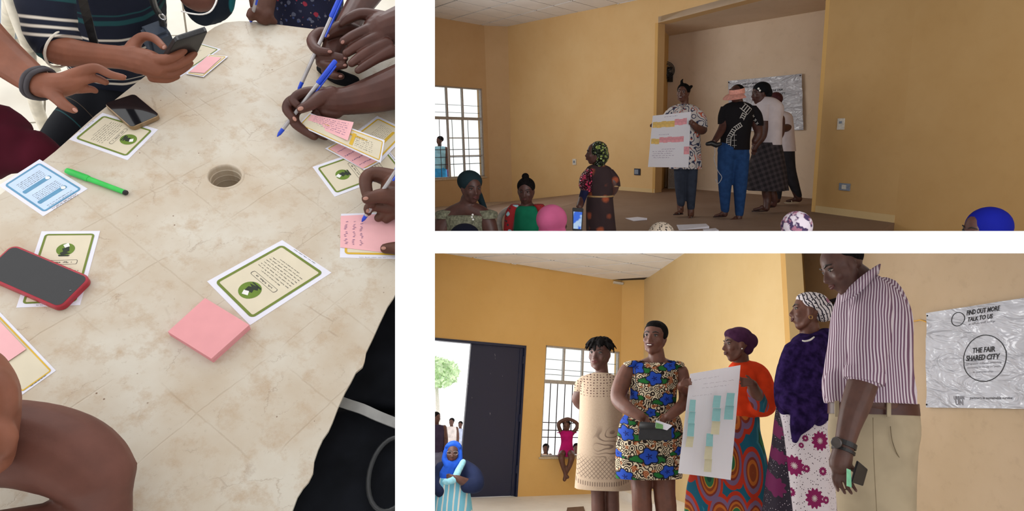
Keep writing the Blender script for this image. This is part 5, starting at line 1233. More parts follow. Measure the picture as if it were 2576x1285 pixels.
for u in (2105, 2236, 2285): bm = NB(); q = Quad([g.J(u - 5, 1048, -.115 if u == 2236 else -.05), g.J(u + 5, 1048, -.115 if u == 2236 else -.05), g.J(u + 5, 1008, -.115 if u == 2236 else -.05), g.J(u - 5, 1008, -.115 if u == 2236 else -.05)]); sheet(bm, q, o0=-.003, o1=.003); g.add('belt_loop', bm, KHK, False)
bm = NB(); tube(bm, [g.J(u, v, d) for u, v, d in sm([(2240, 1072, -.11), (2245, 1110, -.115), (2262, 1150, -.09), (2284, 1160, -.04)])], .002, 6); g.add('pocket_seam', bm, plain('khaki_dark_seam', srgb(120, 106, 84), .9))  # seam in a darker khaki
bm = NB(); tube(bm, [g.J(u, v, d) for u, v, d in sm([(2196, 1050, -.118), (2198, 1150, -.122), (2206, 1300, -.11)])], .0016, 6); g.add('side_seam', bm, plain('khaki_dark_seam', srgb(120, 106, 84), .9))
ph = Fig(R3, 2.52, 'dark phone with a green edge in the hand of the man in the striped shirt', 2158, 1195, None, CL3, 'mobile_phone', 'phone')
q = Quad([ph.J(2140, 1212, .0), ph.J(2170, 1222, .03), ph.J(2182, 1180, .03), ph.J(2156, 1158, .0)]); bm = NB(); sheet(bm, q, o0=-.004, o1=.004); bmesh.ops.bevel(bm, geom=bm.edges[:], offset=.002, segments=2, affect='EDGES'); ph.add('phone_body', bm, BLK, auto=40)
bm = NB(); sheet(bm, q, .05, .95, .05, .95, .0042 * (1 if q.up.y < 0 else -1), .0050 * (1 if q.up.y < 0 else -1)); ph.add('screen', bm, GLOS, False)
bm = NB(); q2 = Quad([ph.J(2130, 1222, -.02), ph.J(2142, 1226, -.02), ph.J(2140, 1182, -.02), ph.J(2130, 1178, -.02)]); sheet(bm, q2, o0=-.002, o1=.002); ph.add('green_cover', bm, plain('mint_green', srgb(120, 190, 150), .5), False)
# remaining people of the lower room
g = Fig(R3, 6.0, 'girl in a bright blue hijab and glasses sitting by the open doorway', 1145, 1330, HALL3, CL3)
def ex(bm):
    g.head(bm, 1139, 1140, 0, 52, 10, 0); g.hand(bm, 1136, 1198, -.2, 175, 24, 1, .5)
g.blob('body', S_D, [[(1140, 1160, .02, 12), (1142, 1185, .05, 12), (1142, 1215, .05, 22)], [(1185, 1222, -.1, 14), (1160, 1208, -.18, 9), (1146, 1200, -.2, 7)]], .009, 2, ex); g.face(eyes=True)
bm = NB(); c_, H_, S__, Fw_, U_, *_ = g.hd
for q_ in (-1, 1): tube(bm, [c_ + (S__ * (q_ * .14 + .11 * cos(a)) + Fw_ * .36 + U_ * (.035 + .085 * sin(a))) * H_ for a in [2 * pi * i / 16 for i in range(17)]], .0022, 6)
g.add('glasses', bm, plain('glasses_wire', srgb(150, 140, 140), .3, .6, metal=.7))
HJ = cloth('bright_blue_hijab', srgb(36, 84, 190))
g.cap('hijab', HJ, [(0, -.14, .14, .42, .44, .42), (0, -.1, -.25, .36, .36, .30), [(0, .10, -.52, .34), (.1, .05, -.9, .42)], [(-.33, .08, .1, .10), (-.36, .1, -.25, .12), (-.15, .25, -.55, .16)], [(.33, .08, .1, .10), (.36, .1, -.25, .12), (.15, .25, -.55, .16)], [(-.28, .14, .30, .09), (0, .22, .42, .09), (.28, .14, .30, .09)]], smooth=3)
g.blob('blouse', cloth('navy_blouse', srgb(30, 38, 66)), [[(1140, 1190, .08, 26), (1140, 1240, .08, 36), (1140, 1300, .08, 40)], [(1162, 1176, .06, 20), (1188, 1196, .0, 22), (1198, 1218, -.08, 19), (1176, 1222, -.14, 16)], [(1112, 1180, .06, 18), (1102, 1216, .0, 18), (1110, 1236, -.1, 14)]], .012, 3)
g.loft('apron', stripes('light_blue_striped_cloth', V((1, 0, 0)), srgb(110, 176, 200), [(.1, .25, srgb(206, 206, 200)), (.55, .7, srgb(206, 206, 200))], .10), [(1140, 1202, -.02, 30, 32), (1140, 1240, .0, 40, 38), (1136, 1285, .0, 48, 44), (1134, 1330, .0, 52, 46)], fold=.04, folds=5)
g.blob('shawl_end', plain('pale_blue_cloth', srgb(140, 196, 212), .8), [[(1165, 1162, -.08, 7), (1152, 1186, -.16, 8), (1142, 1206, -.2, 8), (1120, 1212, -.2, 7)]], .009, 2)
g = Fig(R3, 10.62, 'small child in a magenta dress sitting on the window sill, hands on the head', 1425, 1147, None, CL3)
def ex(bm): g.head(bm, 1425, 1071, 0, 27, 0, 12)
g.blob('body', S_A, [[(1425, 1080, .02, 5), (1425, 1088, .02, 6), (1426, 1140, .02, 13)], [(1413, 1091, .02, 5), (1406, 1074, -.02, 4.6), (1406, 1064, -.02, 4.6), (1417, 1056, -.04, 4), (1427, 1053, -.04, 4)], [(1439, 1091, .02, 5), (1450, 1078, -.02, 4.6), (1452, 1066, -.02, 4.6), (1440, 1057, -.04, 4), (1428, 1053, -.04, 4)],
    [(1418, 1140, -.05, 9), (1412, 1147, -.32, 8), (1416, 1170, -.34, 6), (1422, 1192, -.33, 4.5), (1420, 1206, -.36, 4.5)], [(1434, 1140, -.05, 9), (1438, 1148, -.32, 8), (1433, 1170, -.34, 6), (1423, 1192, -.30, 4.5), (1428, 1200, -.34, 4)]], .011, 2, ex); g.face(brow=False)
g.cap('hair', HAIR, [(0, -.10, .18, .36, .40, .35)])
g.loft('dress', cloth('magenta_dress', srgb(176, 24, 104)), [(1426, 1083, .02, 11, 8), (1426, 1087, .02, 18, 11), (1426, 1098, .02, 15, 12), (1426, 1115, .02, 14, 12), (1425, 1135, -.04, 18, 18), (1424, 1147, -.1, 21, 22)], fold=.04, folds=5)
for s_ in (-1, 1): g.loft('sleeve', cloth('magenta_dress', srgb(176, 24, 104)), [(1426 + s_ * 12, 1088, .02, 6, 7), (1426 + s_ * 17, 1089, .01, 6.5, 7), (1426 + s_ * 20, 1087, .0, 5, 6)], 16)
for u, lb in ((1410, 'left sandal of the pair on the floor under the window sill child'), (1427, 'right sandal of the pair on the floor under the window sill child')):
    sh = Fig(R3, 10.2, lb, u, 1238, HALL3 + .01, CL3, 'sandal', 'sandal', 'sandals on the floor'); sh.base = R3.onz(u, 1238, HALL3); sh.Y = sh.base.y; sh.root.location = R3.w(sh.base + V((0, 0, .012)))
    for part, mt in (('sole', SANDAL),):
        bm = NB(); c = sh.base + V((0, 0, .012)); pts = [c + V((.11 * cos(2 * pi * i / 18), .05 * sin(2 * pi * i / 18), 0)) for i in range(18)]; quadgrid(bm, [[R3.w(p) for p in pts], [R3.w(p + V((0, 0, .025))) for p in pts]]); sh.add(part, bm, mt, False)
    bm = NB(); tube(bm, [R3.w(c + V((-.03, -.05 + .1 * t / 6, .025 + .05 * sin(pi * t / 6)))) for t in range(7)], .008, 6); sh.add('strap', bm, plain('pale_strap', srgb(190, 170, 140), .6))
mt = Fig(R3, 9, 'brown door mat on the pale floor near the feet of the woman in beige', 1450, 1278, None, CL3, 'floor_mat', 'mat'); mt.base = R3.onz(1450, 1280, HALL3); mt.root.location = R3.w(mt.base)
bm = NB(); P = [R3.onz(u, v, HALL3) for u, v in ((1427, 1279), (1468, 1276), (1472, 1290), (1424, 1292))]; quadgrid(bm, [[R3.w(p) for p in P], [R3.w(p + V((0, 0, .015))) for p in P]]); mt.add('mat', bm, plain('brown_coir', srgb(110, 84, 66), .95, sc=120, var=.5, bump=.6), False)
# outside the doorway and window
flatc = CL3
bm = NB(); P = [(-14, 9.2), (-4.2, 8.9), (.6, 11.6), (6, 14.8), (6, 30), (-14, 30)]; up = R3.w(V((0, 0, -.1))); plate(bm, [[R3.w(V((x, y, HALL3 - .1))) for x, y in P]], lambda p: p + up); tag(obj('ground', bm, plain('bright_sandy_ground', srgb(236, 228, 214), .9, sc=2)), kind='structure')
def simple_person(fr, Y, cl, label, u, vt, vb, zf, top, bottom, skn=S_A, yaw=0, hp=None, cap=None, name='person', arms=True):
    g = Fig(fr, Y, label, u, vb, zf, cl); h = vb - vt; Hd = hp or h / 7.2; w = h / 4.2
    def ex(bm): g.head(bm, u, vt + Hd * .5, 0, Hd, yaw)
    y0 = vt + Hd
    g.blob('body', skn, [[(u, y0 - Hd * .2, .01, Hd * .22), (u, y0 + h * .05, .02, Hd * .25), (u, y0 + h * .3, .02, w * .3)], [(u - w * .42, y0 + h * .06, .0, Hd * .24), (u - w * .52, y0 + h * .22, .0, Hd * .2), (u - w * .5, y0 + h * .38, -.05, Hd * .15)],
        [(u + w * .42, y0 + h * .06, .0, Hd * .24), (u + w * .52, y0 + h * .22, .0, Hd * .2), (u + w * .5, y0 + h * .38, -.05, Hd * .15)], [(u - w * .18, y0 + h * .45, 0, Hd * .3), (u - w * .18, vb - 3, 0, Hd * .2)], [(u + w * .18, y0 + h * .45, 0, Hd * .3), (u + w * .18, vb - 3, 0, Hd * .2)]], .014, 2, ex)
    g.cap('hair', cap or HAIR, [(0, -.10, .19, .37, .41, .35)])
    g.loft('shirt', top, [(u, y0 + h * .02, .01, Hd * .3, Hd * .3), (u, y0 + h * .05, .01, w * .5, w * .28), (u, y0 + h * .2, .01, w * .46, w * .32), (u, y0 + h * .38, .01, w * .46, w * .33)], 24, fold=.03)
    g.loft('skirt', bottom, [(u, y0 + h * .36, .01, w * .44, w * .32), (u, y0 + h * .5, .01, w * .5, w * .36), (u, y0 + h * .72, .01, w * .46, w * .34)], 24, fold=.05); return g
cc_ = lambda n_, *c: cloth(n_, srgb(*c))
simple_person(R3, 12.0, CL3, 'person in dark clothes standing outside the doorway', 1098, 1037, 1230, HALL3 - .1, cc_('dark_floral_shirt', 60, 50, 70), cc_('grey_skirt', 110, 110, 130), yaw=60)
simple_person(R3, 17, CL3, 'person in haze-paled clothes far out in the bright yard', 1136, 1052, 1180, HALL3 - .1, cc_('haze_paled_shirt', 226, 214, 210), cc_('haze_paled_trousers', 220, 210, 210))  # clothes lightened: distance haze painted into their colours
simple_person(R3, 19, CL3, 'person in a haze-paled blue top far out in the bright yard', 1158, 1060, 1170, HALL3 - .1, cc_('haze_paled_blue_shirt', 190, 200, 226), cc_('haze_paled_blue_skirt', 190, 190, 210))  # haze painted into these colours too
simple_person(R3, 12.6, CL3, 'child outside whose head shows at the lower left of the window bars', 1373, 1117, 1232, HALL3 - .1, cc_('peach_shirt', 230, 200, 180), cc_('brown_shorts', 120, 90, 80), hp=22)
simple_person(R3, 12.6, CL3, 'child outside whose head shows beside the magenta dress in the window', 1450, 1116, 1232, HALL3 - .1, cc_('white_shirt', 220, 220, 230), cc_('brown_shorts', 120, 90, 80), hp=23)
LEAF = plain('hazy_green_leaves', srgb(196, 222, 176), .8, sc=6, var=.3)  # leaf green paled, haze put into the colour
tr_ = Fig(R3, 22, 'tree with haze-paled green leaves beyond the doorway', 1105, 1120, HALL3 - .1, CL3, 'tree', 'tree')
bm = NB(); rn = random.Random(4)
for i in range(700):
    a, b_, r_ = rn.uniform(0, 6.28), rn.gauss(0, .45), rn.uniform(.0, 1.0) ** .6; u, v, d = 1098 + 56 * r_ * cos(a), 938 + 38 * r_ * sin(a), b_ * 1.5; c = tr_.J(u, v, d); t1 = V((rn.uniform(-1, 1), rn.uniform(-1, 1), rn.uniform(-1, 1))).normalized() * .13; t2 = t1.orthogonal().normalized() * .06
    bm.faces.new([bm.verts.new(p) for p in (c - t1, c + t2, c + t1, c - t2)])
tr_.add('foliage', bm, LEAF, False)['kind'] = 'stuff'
bm = NB(); tube(bm, [tr_.J(1104, 1120), tr_.J(1102, 1040), tr_.J(1098, 960)], [.10, .08, .05], 8); tr_.add('trunk', bm, plain('haze_paled_bark', srgb(220, 214, 206), .9))  # bark colour paled for haze like the leaves
# fittings of the lower room
def fitting(wl_, cl, name, cat, label, u, v, w, h, body, parts=(), th=.02):
    """small plate on a wall: pixel centre, size in metres"""
    q_, z_ = wl_.at(u, v); root = empty(name, wl_.pt(q_, z_), label, cat)
    bm = NB(); wl_.bar(bm, q_ - w / 2, q_ + w / 2, z_ - h / 2, z_ + h / 2, 0, th); obj('plate', bm, body, root, clip=cl)
    for nm, x0, x1, y0, y1, m in parts:
        bm = NB(); wl_.bar(bm, q_ + (x0 - .5) * w, q_ + (x1 - .5) * w, z_ + (y0 - .5) * h, z_ + (y1 - .5) * h, th, th + .006); obj(nm, bm, m, root, clip=cl)
    return root
WP = plain('white_switch_plastic', srgb(214, 208, 196), .4, .4); GP = plain('grey_blue_plastic', srgb(130, 140, 156), .4, .4); DB = plain('dark_blue_box', srgb(40, 46, 66), .5)
fitting(mw3, CL3, 'wall_socket', 'socket', 'blue grey wall socket beside the patterned skirt', 1928, 1181, .10, .16, GP, [('socket_face', .2, .8, .25, .75, DB)])
fitting(bw3, CL3, 'wall_vent', 'vent', 'small dark vent behind the flowered headwrap', 2098, 776, .35, .22, DB, [('vent_slat', .08, .92, .1 + .2 * k, .2 + .2 * k, BLK) for k in range(4)])
bm = NB(); tube(bm, [bw3.px(u, v, .01) for u, v in sm([(2240, 812), (2300, 808), (2318, 805), (2337, 812)])], .006, 6); tag(obj('wall_cable', bm, plain('yellowed_cable', srgb(206, 160, 80), .7), clip=CL3), 'yellowed cable on the beige wall beside the banner', 'cable')
q_, z_ = ww3.at(1548, 711); lt = empty('ceiling_batten', ww3.pt(q_, z_), 'short white batten under the ceiling corner above the window', 'batten')
bm = NB(); ww3.bar(bm, q_ - .05, ww3.L - .0, CEIL3 - .06, CEIL3 - .02, 0, .05); obj('batten_body', bm, WP, lt, clip=CL3)
# banners
def m_ban():
    n = N('shiny_grey_banner_film'); c = n.co(); a = n.noise(n.co('Object', (1, 1, 2.6), (0, .35, 0)), 3.2, 3, .5, dist=.8); b = n.noise(c, 8, 2); n.bump(n.math('ADD', a, n.math('MULTIPLY', b, .2)), 1.0, .09)
    return n.done(n.mix(n.step(b, .3, .7), srgb(196, 200, 212), srgb(186, 190, 202)), .16, .7)
BAN = m_ban(); LET = plain('black_lettering', srgb(34, 34, 40), .6)
def bumpq(q_, amp, seed):
    import mathutils
    def bend(a, b): p = V((a * 3.2 + b * .8 + seed, b * 5.0 - a * 1.2, seed)); return amp * (mathutils.noise.noise(p) * .7 + .5 * abs(mathutils.noise.noise(p * 2.1))) + amp * 1.0
    q_.bend = bend; return q_
def ringpts(q_, cx, cy, rx, ry, t, o, mat, root, name='printed_circle', cl=None):
    bm = NB(); A = circ(cx, cy, rx, ry, 48); B = circ(cx, cy, rx * (1 - t), ry * (1 - t), 48); va = [bm.verts.new(q_.pt(x, y, o)) for x, y in A]; vb = [bm.verts.new(q_.pt(x, y, o)) for x, y in B]
    for i in range(48): j = (i + 1) % 48; bm.faces.new((va[i], va[j], vb[j], vb[i]))
    return obj(name, bm, mat, root, clip=cl)
CLIP = CL3
P = [(2337, 1025), (2700, 1030), (2700, 732), (2337, 788)]
q = Quad([bw3.px(u, v, .012) for u, v in P], R3.w(bw3.n)); bumpq(q, .02, 3.3)
bn = empty('banner', q.pt(.5, .5), 'grey plastic banner with black lettering, THE FAIR SHARED CITY, on the beige wall', 'banner')
bm = NB(); sheet(bm, q, na=60, nb=40, o0=-.001, o1=.001); obj('banner_film', bm, BAN, bn, smooth=True, auto=60)
def ab(u, v):
    """share of the sheet at a pixel (bilinear, solved by stepping)"""
    a, b = .5, .5
    for _ in range(30):
        p = q.pt(a, b, 0); uu, vv = CX + F * p.x / p.y, CY - F * p.z / p.y; e = 1e-3
        pa, pb_ = q.pt(a + e, b, 0), q.pt(a, b + e, 0); ua, va = CX + F * pa.x / pa.y, CY - F * pa.z / pa.y; ub, vb = CX + F * pb_.x / pb_.y, CY - F * pb_.z / pb_.y
        J11, J12, J21, J22 = (ua - uu) / e, (ub - uu) / e, (va - vv) / e, (vb - vv) / e; D_ = J11 * J22 - J12 * J21; du, dv = u - uu, v - vv
        a += max(-.2, min(.2, (du * J22 - dv * J12) / D_)); b += max(-.2, min(.2, (dv * J11 - du * J21) / D_))
    return a, b
def word(s, u0, v0, u1, hpx, bold=.03, shear=.15, name='printed_text', mat=None, o=.004):
    a0, b0 = ab(u0, v0); a1, _ = ab(u1, v0 - (u1 - u0) * .0); _, bt = ab(u0, v0 - hpx); textmesh(s, q, a0, b0, (bt - b0), o, a_max=a1 - a0, shear=shear, bold=bold, name=name, mat=mat or LET, parent=bn, font_sc=3)
word('FIND OUT MORE', 2432, 793, 2516, 11.5, .024); word('TALK TO US', 2434, 809, 2498, 10.5, .024); word('a shared city', 2436, 818, 2505, 5, .0, .2, mat=plain('grey_lettering', srgb(120, 120, 128), .6))
c_ = ab(2411, 803); e_ = ab(2428, 803); f_ = ab(2411, 785); ringpts(q, c_[0], c_[1], e_[0] - c_[0], f_[1] - c_[1], .10, .004, LET, bn)
c_ = ab(2475, 901); e_ = ab(2533, 901); f_ = ab(2475, 842); ringpts(q, c_[0], c_[1], e_[0] - c_[0], f_[1] - c_[1], .035, .004, LET, bn)
word('THE FAIR', 2447, 888, 2504, 12.5, .024); word('SHARED CITY', 2431, 908, 2516, 13, .024)
GL = plain('grey_lettering', srgb(120, 120, 128), .6)
word('a programme of shared networking', 2430, 918, 2520, 5, 0, .1, mat=GL); word('and learning for the city and people', 2434, 927, 2518, 5, 0, .1, mat=GL); word('in partnership', 2448, 938, 2500, 5, 0, .1, mat=GL)
word('URBAN', 2400, 1005, 2426, 9, .03, 0, mat=GL); word('UN', 2404, 1018, 2424, 12, .04, 0, mat=GL); word('partners in sustainable survive', 2440, 1004, 2548, 7, .0, .2, mat=LET)
for (a, b) in ((.012, .97), (.012, .03)):
    bm = NB(); c = q.pt(a, b, .004); ell(bm, c, (.009, .005, .009), None, 2); obj('eyelet', bm, BLK, bn, smooth=True)

# ================================================================== people of the upper room
CLIP = CL2
g = Fig(R2, 7.6, 'woman in a patterned white shirt on the stage holding up a paper sheet', 1725, 548, STAGE, CL2)
def m_shirtA():
    n = N('white_shirt_scribble_print'); c = n.co(); a = n.math('FRACT', n.math('MULTIPLY', n.noise(c, 8, 1), 7.0)); l = n.step(n.math('ABSOLUTE', n.math('SUBTRACT', a, .5)), .20, .12); k = n.mix(l, srgb(204, 196, 192), srgb(50, 56, 84)); b = n.noise(c, 9, 2); k = n.mix(n.math('MULTIPLY', l, n.step(b, .54, .57)), k, srgb(196, 84, 50)); return n.done(k, .8)
MSA = m_shirtA(); JN = cloth('dark_grey_jeans', srgb(52, 58, 72))
def ex(bm):
    g.head(bm, 1718, 234, 0, 44, -24, 0, 6, smile=.8); g.hand(bm, 1741, 309, -.22, 175, 22, -1, .9, back=-1); g.hand(bm, 1641, 316, -.16, 0, 20, 1, 1.1, back=-1)
    foot(g, bm, 1712, 535, -.05, 30, 215); foot(g, bm, 1738, 545, -.1, 30, 245)
g.blob('body', S_A, [[(1722, 248, .01, 10), (1722, 266, .02, 10), (1722, 290, .03, 16), (1722, 400, .03, 16)], [(1690, 290, .03, 11), (1722, 282, .03, 13), (1756, 290, .03, 11)], [(1756, 290, .03, 11), (1768, 326, -.04, 11), (1754, 322, -.16, 9), (1744, 312, -.21, 7)], [(1690, 292, .03, 11), (1664, 318, .02, 9), (1648, 318, -.1, 7)],
    [(1722, 400, .03, 12), (1711, 450, .02, 9), (1711, 500, .02, 9), (1712, 530, .0, 8)], [(1722, 400, .03, 12), (1738, 450, .0, 9), (1738, 510, .0, 9), (1738, 540, -.04, 8)]], .009, 2, ex); g.face(smile=.8)
g.cap('hair', HAIR, [(0, -.10, .18, .37, .41, .36), [(.12, .0, .45, .10), (.16, .0, .62, .07), (.1, 0, .74, .03)], [(-.2, -.35, .3, .12), (-.28, -.55, .42, .08)], [(.0, -.45, .0, .14), (0, -.62, -.05, .09)]])
g.loft('shirt', MSA, [(1721, 262, .02, 16, 14), (1721, 270, .02, 34, 20), (1721, 284, .02, 42, 25), (1722, 320, .02, 38, 27), (1724, 370, .02, 38, 28), (1724, 424, .02, 40, 29)], fold=.04, folds=6, seed=4)
g.loft('sleeve', MSA, [(1752, 278, .02, 14, 14), (1762, 296, .01, 15, 15), (1765, 320, -.02, 15, 15)], 24); g.loft('sleeve', MSA, [(1690, 278, .02, 14, 14), (1678, 296, .01, 14, 14), (1672, 314, -.0, 13, 13)], 24)
bm = NB(); tube(bm, [g.J(*p) for p in ((1708, 262, -.07), (1716, 284, -.12), (1722, 262, -.07))], .012, 6); g.add('collar', bm, MSA)
g.blob('trousers', JN, [[(1712, 412, .02, 17), (1711, 460, .01, 14), (1713, 512, .0, 9.5)], [(1739, 412, .02, 17), (1739, 460, .0, 14), (1738, 522, -.02, 9.5)]], .011, 3)
sandal(g, 1712, 536, -.05, 30, 215, SANDAL, plain('grey_strap', srgb(110, 104, 104), .6)); sandal(g, 1738, 546, -.1, 30, 245, SANDAL, plain('grey_strap', srgb(110, 104, 104), .6))
ps = Fig(R2, 7.38, 'white flip chart sheet with pink and yellow notes held up on the stage', 1684, 355, None, CL2, 'flip_chart_sheet', 'paper')
q = bowq(ps, [(1630, 420), (1732, 421), (1738, 281), (1642, 291)], .02, .0, (0, .02, .03, 0)); s0 = 1 if q.up.y < 0 else -1
bm = NB(); sheet(bm, q, na=10, nb=10, o0=-.001, o1=.001); ps.add('paper', bm, PSH, False)
PK = plain('dull_pink_note', srgb(226, 156, 166), .7); YK = plain('dull_yellow_note', srgb(226, 190, 110), .7)
for a0, a1, b0, b1, m, wd in ((.02, .58, .76, .87, YK, 'yellow notes in the top row'), (.58, .90, .78, .89, PK, 'pink notes in the top row'), (.02, .22, .45, .55, YK, 'yellow notes in the second row'), (.22, .84, .47, .57, PK, 'pink notes in the second row')):
    n_ = max(1, round((a1 - a0) / .11)); 
    for i in range(n_):
        x0 = a0 + (a1 - a0) * i / n_; x1 = a0 + (a1 - a0) * (i + 1.02) / n_; nt = empty('sticky_note', q.pt((x0 + x1) / 2, (b0 + b1) / 2, .003 * s0), ('yellow' if m is YK else 'pink') + ' sticky note, ' + ('top' if b0 > .7 else 'second') + ' row of the stage poster, ' + ('first', 'second', 'third', 'fourth', 'fifth', 'sixth')[i] + ' of its colour from the left', 'sticky note', wd + ' of the stage poster')
        rn = random.Random(i); dy = rn.uniform(-.006, .006); bm = NB(); sheet(bm, q, x0, x1, b0 + dy, b1 + dy, (.0012 + .0006 * (i % 2)) * s0, (.002 + .0006 * (i % 2)) * s0); obj('paper', bm, m, nt, clip=CL2)
nt = empty('sticky_note', q.pt(.93, .30, .003 * s0), 'single pink sticky note at the side edge of the stage poster', 'sticky note'); bm = NB(); sheet(bm, q, .86, 1.0, .24, .38, .0015 * s0, .0025 * s0); obj('paper', bm, PK, nt, clip=CL2)
bm = NB(); rn = random.Random(12)
for y, a0, a1 in ((.95, .3, .65), (.62, .2, .45), (.34, .3, .65), (.30, .08, .6), (.26, .1, .55), (.22, .08, .62), (.18, .12, .5)): scribble(bm, q, a0, y, a1, .018, .0016 * s0, rn, 5, .3)
ps.add('handwriting', bm, plain('purple_pen_ink', srgb(120, 90, 140), .8), False)['kind'] = 'stuff'
# visor woman
g = Fig(R2, 7.4, 'woman in a pink visor, black embroidered top and blue jeans on the stage', 1843, 552, STAGE, CL2)
def m_blk():
    n = N('black_top_white_embroidery'); x, z = xy(n); k = srgb(22, 20, 24)
    def line(k, pts, w, dash=70, solid=False):
        for (u0, v0), (u1, v1) in zip(pts, pts[1:]):
            a = g.J(u0, v0, -.12) - rootloc(g.root); b = g.J(u1, v1, -.12) - rootloc(g.root); dx, dz = b.x - a.x, b.z - a.z; L = sqrt(dx * dx + dz * dz); dx /= L; dz /= L
            s_ = n.math('ADD', n.math('MULTIPLY', n.math('SUBTRACT', x, a.x), dx), n.math('MULTIPLY', n.math('SUBTRACT', z, a.z), dz)); t_ = n.math('ABSOLUTE', n.math('SUBTRACT', n.math('MULTIPLY', n.math('SUBTRACT', x, a.x), dz), n.math('MULTIPLY', n.math('SUBTRACT', z, a.z), dx)))
            m = n.math('MULTIPLY', n.step(s_, 0, .004), n.step(s_, L, L - .004)); e = n.math('MULTIPLY', n.step(t_, w, w - .004), n.step(t_, w - .012, w - .008)) if not solid else n.step(t_, w, w - .004)
            zz = n.math('MULTIPLY', n.step(t_, w, w - .004), n.step(n.math('FRACT', n.math('MULTIPLY', s_, float(dash))), .6, .7)) if not solid else e
            k = n.mix(n.math('MULTIPLY', m, n.math('MAXIMUM', e, zz)), k, srgb(190, 186, 182))
        return k
    k = line(k, [(1833, 372), (1835, 345), (1847, 325), (1866, 312)], .028, 40); k = line(k, [(1866, 300), (1874, 284)], .03, 40); k = line(k, [(1868, 262), (1888, 280)], .05, 30)
    k = line(k, [(1847, 372), (1847, 335)], .004, solid=True)
    for v in (340, 353, 366): k = line(k, [(1841, v), (1853, v)], .004, solid=True)
    for u, v in ((1900, 288), (1906, 297), (1911, 305)): k = line(k, [(u - 4, v), (u + 4, v)], .005, solid=True); k = line(k, [(u, v - 4), (u, v + 4)], .005, solid=True)
    return n.done(k, .8, .15)
MBK = m_blk(); BJ = cloth('blue_jeans', srgb(36, 66, 112), sc=18)
def ex(bm):
    g.head(bm, 1853, 238, 0, 47, -40, 14, 0); g.hand(bm, 1796, 357, -.2, 200, 22, 1, .6); foot(g, bm, 1816, 541, -.02, 32, 200); foot(g, bm, 1849, 553, -.08, 32, 215); g.hand(bm, 1898, 356, .06, 250, 20, 1, .4)
g.blob('body', S_B, [[(1858, 255, .01, 11), (1858, 268, .02, 11), (1856, 290, .03, 18), (1850, 365, .03, 20)], [(1828, 284, .02, 12), (1858, 276, .03, 14), (1896, 290, .05, 13), (1902, 310, .06, 12)], [(1826, 285, .02, 11), (1818, 320, -.04, 10), (1804, 345, -.14, 8), (1797, 355, -.19, 6.5)], [(1902, 310, .06, 12), (1908, 335, .08, 10), (1899, 354, .06, 8)],
    [(1850, 365, .03, 14), (1828, 430, .02, 9), (1824, 505, .02, 9), (1823, 538, .0, 8)], [(1850, 365, .03, 14), (1861, 430, .01, 9), (1860, 515, .0, 9), (1859, 548, -.03, 8)]], .009, 2, ex); g.face()
g.cap('hair', HAIR, [(0, -.14, .16, .36, .40, .34)])
VP = plain('pink_visor_plastic', srgb(226, 160, 146), .5)
c_, H_, S__, Fw_, U_, Rm_, *_ = g.hd; bm = NB()
rings = []
for z_, k_ in ((.02, 1.0), (.30, .96)): rings.append([c_ + (S__ * (.40 * k_ * cos(t)) + Fw_ * (-.05 + .47 * k_ * sin(t)) + U_ * (z_ + .10 * (sin(t) > 0) * sin(t) * 0)) * H_ for t in [2 * pi * i / 28 for i in range(28)]])
quadgrid(bm, rings, False); g.add('visor_band', bm, VP)
bm = NB(); rings = []
for r_, z_ in ((.44, .10), (.70, .02), (.86, -.10)): rings.append([c_ + (S__ * (r_ * .82 * sin(t)) + Fw_ * (-.05 + r_ * cos(t)) + U_ * z_) * H_ for t in [radians(-70 + 140 * i / 16) for i in range(17)]])
rings2 = [[p + U_ * (-.03 * H_) for p in r_] for r_ in rings]; quadgrid(bm, rings, False, False); quadgrid(bm, rings2, False, False); g.add('visor_brim', bm, VP)
g.loft('blouse', MBK, [(1857, 256, .02, 15, 13), (1857, 263, .02, 32, 20), (1856, 280, .02, 42, 26), (1852, 320, .02, 38, 29), (1850, 350, .02, 36, 30), (1849, 376, .02, 36, 30)], fold=.03, folds=5, seed=6)
g.loft('sleeve', MBK, [(1884, 266, .03, 18, 16), (1898, 284, .04, 17, 17), (1906, 306, .05, 14, 15), (1908, 316, .06, 12, 14)], 24); g.loft('sleeve', MBK, [(1828, 268, .03, 14, 16), (1820, 290, .02, 13, 15), (1817, 312, -.01, 11, 13)], 24)
g.blob('trousers', BJ, [[(1836, 378, .02, 30), (1860, 378, .02, 24)], [(1830, 390, .02, 24), (1824, 450, .01, 18), (1824, 527, .0, 10.5)], [(1862, 390, .02, 23), (1862, 455, .0, 18), (1860, 537, -.02, 10.5)]], .011, 3)
sandal(g, 1816, 542, -.02, 32, 200, SANDAL); sandal(g, 1849, 554, -.08, 32, 215, SANDAL)
hp = Fig(R2, 7.15, 'black handset with a dangling cord in the hand of the pink visor woman', 1794, 364, None, CL2, 'handset', 'handset')
bm = NB(); hp_p = [hp.J(u, v, 0) for u, v in ((1779, 362), (1790, 360), (1802, 365), (1812, 362))]; chain(bm, [(hp_p[0], .022), (hp_p[1], .03), (hp_p[2], .03), (hp_p[3], .02)]); hp.add('handset_body', bm, BLK)
bm = NB(); tube(bm, [hp.J(u, v, 0) for u, v in sm([(1797, 368), (1799, 385), (1796, 400), (1806, 430), (1816, 446), (1806, 462), (1800, 450)])], .0045, 6); hp.add('cord', bm, plain('white_cord', srgb(170, 170, 176), .5))
